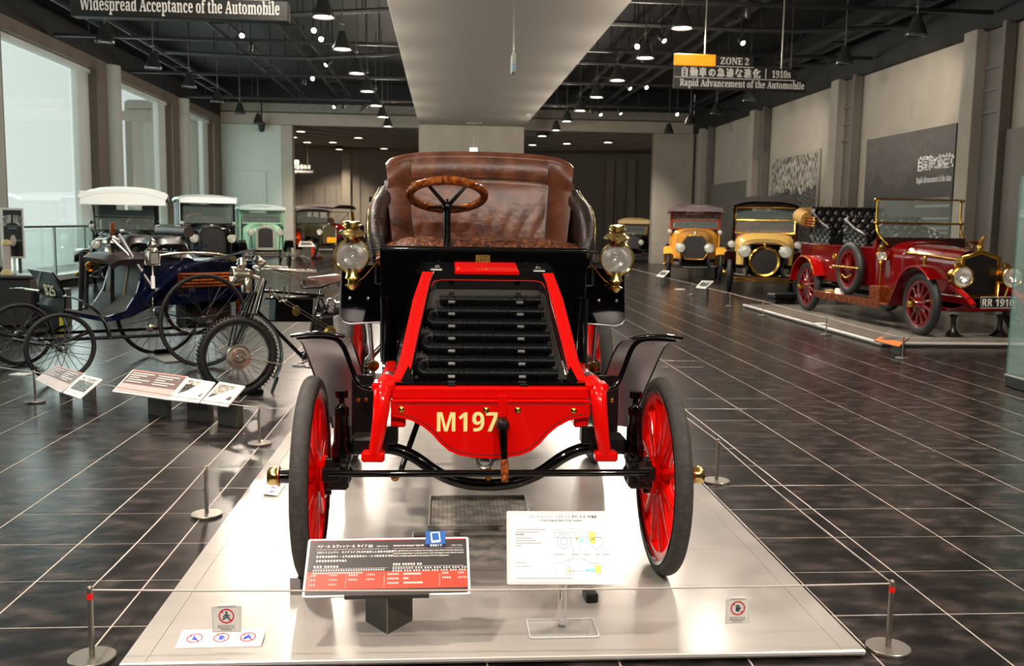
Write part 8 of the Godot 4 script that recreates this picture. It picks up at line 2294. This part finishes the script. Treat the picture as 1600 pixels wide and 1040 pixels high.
	info_stand("grey and orange information board before the front wheel of the red tourer", [[1365, 532], [1392, 514], [1427, 523], [1404, 542]], 0.12, 0.24, 1, [1398, 552, 0.22], "information boards along the poster wall")
	for q in [[1062, 452, "small white card on the floor between the yellow and the maroon car"], [1281, 506, "small white card on the platform of the red tourer"]]:
		var p := on_level(q[0], q[1], 0.0 if q[0] < 1200 else 0.06)
		single("floor_card", mb().box(Vector3(0, 0.005, 0), Vector3(0.2, 0.01, 0.14), 0.003), M["white_card"], q[2], "card", p, 0.3)
	# ---- glass show case at the right edge
	var p := on_level(1571, 603, 0.0)
	t = thing("glass_case", "tall glass show case on a dark base beside the red tourer", "show case", p)
	part(t, "base", mb().box(Vector3(0.7, 0.06, 0.5), Vector3(1.42, 0.12, 1.02), 0.01), mat("case_black", Color(0.03, 0.03, 0.032), 0.4))
	part(t, "base_edge", mb().box(Vector3(-0.012, 0.11, 0.5), Vector3(0.01, 0.02, 1.02), 0.003), M["post_steel"])
	var cg := glass("case_glass", 0.1, Color(0.75, 0.92, 0.88))
	part(t, "back_pane", mb().box(Vector3(0.7, 1.05, 0.0), Vector3(1.4, 1.86, 0.008)), cg)
	part(t, "side_pane", mb().box(Vector3(0.0, 1.05, 0.5), Vector3(0.008, 1.86, 1.0)), cg)
	part(t, "pane_edge", mb().box(Vector3(0.0, 1.05, 0.002), Vector3(0.009, 1.86, 0.009)), mat("glass_edge", Color(0.25, 0.42, 0.38), 0.15))
	part(t, "back_post", mb().box(Vector3(1.36, 1.05, 0.95), Vector3(0.06, 1.86, 0.06), 0.005), mat("case_black", Color.BLACK))
	part(t, "dark_exhibit", mb().lathe([Vector2(0.3, 0.12), Vector2(0.32, 0.3), Vector2(0.25, 0.7), Vector2(0.28, 1.0), Vector2(0.18, 1.3), Vector2(0, 1.38)], 20, Transform3D(Basis.IDENTITY, Vector3(0.75, 0, 0.5))), mat("case_exhibit", Color(0.05, 0.05, 0.052), 0.3))


func tufted(w: float, h: float, nu: int, nv: int) -> Array:
	var rows := []
	for i in nu * 6 + 1:
		var u := i / 6.0
		var row := PackedVector3Array()
		for j in nv * 6 + 1:
			var v := j / 6.0
			var d := absf(sin(PI * (u + v) / 1.0)) * absf(sin(PI * (u - v) / 1.0))
			row.append(Vector3((u / nu - 0.5) * w, v / nv * h, 0.035 * pow(d, 0.5) + 0.03 * sin(PI * v / nv)))
		rows.append(row)
	return rows


func red_tourer() -> void:
	var brass: Material = M["brass"]
	var blk: Material = M["black_enamel"]
	var red := coat(mat("tourer_red", Color(0.34, 0.010, 0.014), 0.3))
	var red2 := coat(mat("tourer_bright_red", Color(0.60, 0.016, 0.018), 0.3))
	var pf := struct("floor_platform", mb().box(Vector3(7.35, 0.03, -14.2), Vector3(3.7, 0.06, 5.5), 0.01), mat("platform_grey", Color(0.46, 0.44, 0.41), 0.25))
	part(pf, "platform_edge", mb().box(Vector3(7.35, 0.045, -11.44), Vector3(3.7, 0.03, 0.03), 0.005).box(Vector3(5.49, 0.045, -14.2), Vector3(0.03, 0.03, 5.5), 0.005), M["platform_edge"])
	var wm := {"tyre": M["tyre_black"], "rim": red, "spokes": red, "hub": 0.10, "felloe": 0.05, "spoke": 0.022, "depth": 0.10, "hub_width": 0.24, "cap": brass}
	var t := auto({"name": "red_tourer_car", "label": "dark red open tourer with brass lamps, brass windscreen and buttoned leather seats", "at": [7.12, -12.25], "y": 0.06, "turn": 0.045, "paint": red, "R": 0.425, "track": 1.46, "wb": 3.55, "tw": 0.115, "wheel": wm, "spokes": 12, "fender": red, "rear_fender": red2, "fw": 0.27, "gap": 0.09, "fa": 0.75, "bright": brass, "frame": red, "board": M["box_wood"],
		"rad": {"shape": "gable", "w": 0.56, "h": 0.64, "y": 0.83, "z": 0.12, "shell": brass, "rim": 0.05}, "hood": {"len": 1.15, "w": 0.80, "top": 1.21}, "ws": {"z": -1.45, "w": 1.3, "y0": 1.27, "y1": 1.50, "r": 0.016, "mat": brass},
		"body": {"w": 1.3, "back": -4.05, "belt": 1.14, "paint": red, "moulding": red}, "lamps": {"r": 0.145, "x": 0.345, "y": 0.80, "z": 0.28, "mat": brass, "stay": brass}, "drive": -0.28, "helm": M["black_iron"],
		"plate": {"y": 0.48, "z": 0.42, "x": 0.08, "w": 0.5, "h": 0.15, "mat": M["black_print"], "text": "RR 1910", "ink": mat("plate_silver", Color(0.75, 0.75, 0.72), 0.4)}})
	# tall brass windscreen with stays
	for s in [-1.0, 1.0]:
		part(t, "screen_post", mb().tube(smooth_path([Vector3(s * 0.62, 1.18, -1.18), Vector3(s * 0.66, 1.36, -1.42), Vector3(s * 0.66, 1.55, -1.48), Vector3(s * 0.66, 1.82, -1.48)]), 0.017, 8), brass)
		part(t, "screen_knob", mb().ball(Vector3(s * 0.69, 1.84, -1.48), Vector3(0.028, 0.022, 0.022)).ball(Vector3(s * 0.68, 1.50, -1.46), Vector3(0.03, 0.025, 0.025)), brass)
		# lamps in front get a ribbed drum behind
		part(t, "lamp_drum", mb().cyl(Vector3(s * 0.345, 0.80, 0.08), Vector3(s * 0.345, 0.80, 0.2), 0.11, 20, 0.02).cyl(Vector3(s * 0.345, 0.92, 0.14), Vector3(s * 0.345, 0.98, 0.14), 0.05, 16, 0.01), brass)
		var sl := carriage_lamp(t, "scuttle_lamp", Vector3(s * 0.70, 1.02, -1.2), 0.082, brass, 0.0, true)
		part(sl, "lamp_stay", mb().tube([Vector3(0, -0.12, 0), Vector3(0, -0.42, 0)], 0.012, 8), brass)
		part(t, "bonnet_bead", mb().tube([Vector3(s * 0.27, 1.02, 0.02), Vector3(s * 0.34, 1.06, -0.6), Vector3(s * 0.40, 1.08, -1.1)], 0.012, 6), brass)
		part(t, "guard_bead", mb().tube(arc_guard(0.515, 0.75, 2.55, 0.27, 14).map(func(r): return r[4 if s > 0 else 0] + Vector3(s * 0.73, 0.425, 0)), 0.008, 6), red2)
		for e in [0, 4]:
			part(t, "guard_gold_line", mb().tube(arc_guard(0.522, 0.45, 3.0, 0.25, 14).map(func(r): return r[e] + Vector3(s * 0.73, 0.425, -3.55)), 0.006, 6), brass)
		for k in 4:
			part(t, "board_stud", mb().box(Vector3(s * 0.868, 0.33, -1.35 - k * 0.42), Vector3(0.006, 0.05, 0.05), 0.002), brass)
		part(t, "tool_box", mb().box(Vector3(s * 0.74, 0.47, -1.05), Vector3(0.24, 0.24, 0.3), 0.01), M["box_wood"])
		part(t, "board_face", mb().box(Vector3(s * 0.862, 0.335, -1.93), Vector3(0.012, 0.11, 2.1), 0.003), M["box_wood"])
		part(t, "brass_ribs", mb().cyl(Vector3(s * 0.74, 0.395, -2.5), Vector3(s * 0.74, 0.395, -2.85), 0.03, 12, 0.01), brass)
	part(t, "screen_top", mb().tube(smooth_path([Vector3(-0.66, 1.78, -1.48), Vector3(-0.645, 1.835, -1.48), Vector3(-0.58, 1.85, -1.48), Vector3(0.58, 1.85, -1.48), Vector3(0.645, 1.835, -1.48), Vector3(0.66, 1.78, -1.48)]), 0.014, 8), brass)
	part(t, "screen_bar", mb().cyl(Vector3(-0.66, 1.50, -1.47), Vector3(0.66, 1.50, -1.47), 0.014, 8), brass)
	part(t, "screen_glass", mb().box(Vector3(0, 1.67, -1.48), Vector3(1.3, 0.32, 0.006)), M["car_glass"])
	part(t, "scuttle_board", mb().box(Vector3(0, 1.22, -1.30), Vector3(1.3, 0.14, 0.05), 0.015), mat("scuttle_mahogany", Color(0.10, 0.02, 0.015), 0.3))
	part(t, "bonnet_strap", mb().grid([hoop(0.71, 0.7, 1.15, -0.62, 0.35), hoop(0.715, 0.7, 1.155, -0.68, 0.35)], false, false, true), brass)
	# mascot on the radiator
	part(t, "mascot", mb().tube(smooth_path([Vector3(0, 1.15, 0.06), Vector3(0, 1.24, 0.08), Vector3(0, 1.30, 0.13), Vector3(0, 1.33, 0.17)]), [0.03, 0.03, 0.028, 0.026, 0.024, 0.022, 0.02, 0.02, 0.022, 0.024, 0.024, 0.022, 0.02, 0.018, 0.018, 0.018, 0.02, 0.018, 0.008], 10).sheet([PackedVector3Array([Vector3(-0.03, 1.27, 0.08), Vector3(0.0, 1.28, 0.08), Vector3(0.03, 1.27, 0.08)]), PackedVector3Array([Vector3(-0.10, 1.26, -0.04), Vector3(0.0, 1.22, -0.02), Vector3(0.10, 1.26, -0.04)])], 0.01), brass)
	# spare wheel on the side, strapped with brass
	var sp := wheel(t, "spare_wheel", Vector3(-0.80, 0.80, -1.95), 0.40, 0.115, 12, "wood", {"tyre": M["tyre_black"], "rim": red, "spokes": red, "hub": 0.06, "felloe": 0.06, "spoke": 0.004, "depth": 0.10, "hub_width": 0.1}, -1.0)
	part(sp, "brass_clamp", mb().tube([Vector3(0.08, 0.02, -0.44), Vector3(0.09, 0.02, 0.0), Vector3(0.08, 0.02, 0.44)], 0.014, 8), brass)
	part(t, "serpent_horn", mb().tube(smooth_path([Vector3(-0.86, 0.72, -1.75), Vector3(-0.88, 0.66, -1.9), Vector3(-0.87, 0.70, -2.05), Vector3(-0.86, 0.62, -2.15)]), 0.015, 8), brass)
	# buttoned seats and folded hood
	for q in [[-2.55, 1.08, 1.26, 8, 0.52], [-3.75, 1.10, 1.30, 9, 0.66]]:
		var s := part(t, "buttoned_seat_back", mb().sheet(shifted(tufted(q[2], q[4], q[3], 3), Vector3(0, q[1], q[0])), 0.10), M["black_leather"])
		var side := tufted(0.7, q[4] * 0.75, 4, 3)
		for k in [-1.0, 1.0]:
			var rows := []
			for r in side:
				var row := PackedVector3Array()
				for p in r: row.append(Vector3(k * (q[2] / 2 - p.z * 0.8), q[1] + p.y * (1.0 - 0.35 * (p.x / 0.7 + 0.5)), q[0] + 0.36 + p.x))
				rows.append(row)
			part(s, "buttoned_side", mb().sheet(rows, 0.06), M["black_leather"])
			part(s, "piping", mb().tube([Vector3(k * q[2] / 2, q[1] + q[4] * 0.9, q[0]), Vector3(k * (q[2] / 2 + 0.02), q[1] + q[4] * 0.62, q[0] + 0.4), Vector3(k * (q[2] / 2 + 0.02), q[1] + q[4] * 0.45, q[0] + 0.74)], 0.022, 8), mat("grey_piping", Color(0.20, 0.18, 0.18), 0.4))
	var hood := part(t, "folded_hood", mb().tube(smooth_path([Vector3(-0.70, 1.55, -3.80), Vector3(-0.66, 1.62, -4.15), Vector3(0.0, 1.66, -4.28), Vector3(0.66, 1.62, -4.15), Vector3(0.70, 1.55, -3.80)]), 0.13, 12), mat("tan_canvas", Color(0.72, 0.56, 0.30), 0.7))
	for k in 4:
		part(hood, "hood_stick", mb().cyl(Vector3(-0.76, 1.46 + k * 0.045, -4.0), Vector3(-0.72, 1.44 + k * 0.045, -3.45), 0.018, 8), M["wheel_wood"])
		part(hood, "stick_ferrule", mb().cyl(Vector3(-0.722, 1.44 + k * 0.045, -3.5), Vector3(-0.718, 1.438 + k * 0.045, -3.42), 0.022, 8), brass)
	part(t, "door_handle", mb().torus(Vector3(-0.68, 0.96, -2.75), Vector3.RIGHT, 0.05, 0.008, 20, 6), brass)
	part(t, "card_holder", mb().box(Vector3(-0.80, 0.42, -2.25), Vector3(0.14, 0.1, 0.01), 0.002, Basis(Vector3.UP, -0.5)), M["white_card"])
	part(t, "axle_stand", mb().lathe([Vector2(0.14, 0), Vector2(0.08, 0.04), Vector2(0.035, 0.1), Vector2(0.035, 0.24), Vector2(0.06, 0.28), Vector2(0, 0.3)], 16, Transform3D(Basis.IDENTITY, Vector3(-0.32, 0.0, 0.1))), M["black_iron"])
	part(t, "axle_stand", mb().lathe([Vector2(0.14, 0), Vector2(0.08, 0.04), Vector2(0.035, 0.1), Vector2(0.035, 0.24), Vector2(0.06, 0.28), Vector2(0, 0.3)], 16, Transform3D(Basis.IDENTITY, Vector3(0.35, 0.0, 0.1))), M["black_iron"])
	part(t, "dumb_iron", mb().tube(smooth_path([Vector3(-0.38, 0.66, 0.1), Vector3(-0.38, 0.58, 0.4), Vector3(-0.38, 0.46, 0.62)]), 0.035, 8).tube(smooth_path([Vector3(0.38, 0.66, 0.1), Vector3(0.38, 0.58, 0.4), Vector3(0.38, 0.46, 0.62)]), 0.035, 8), red2)
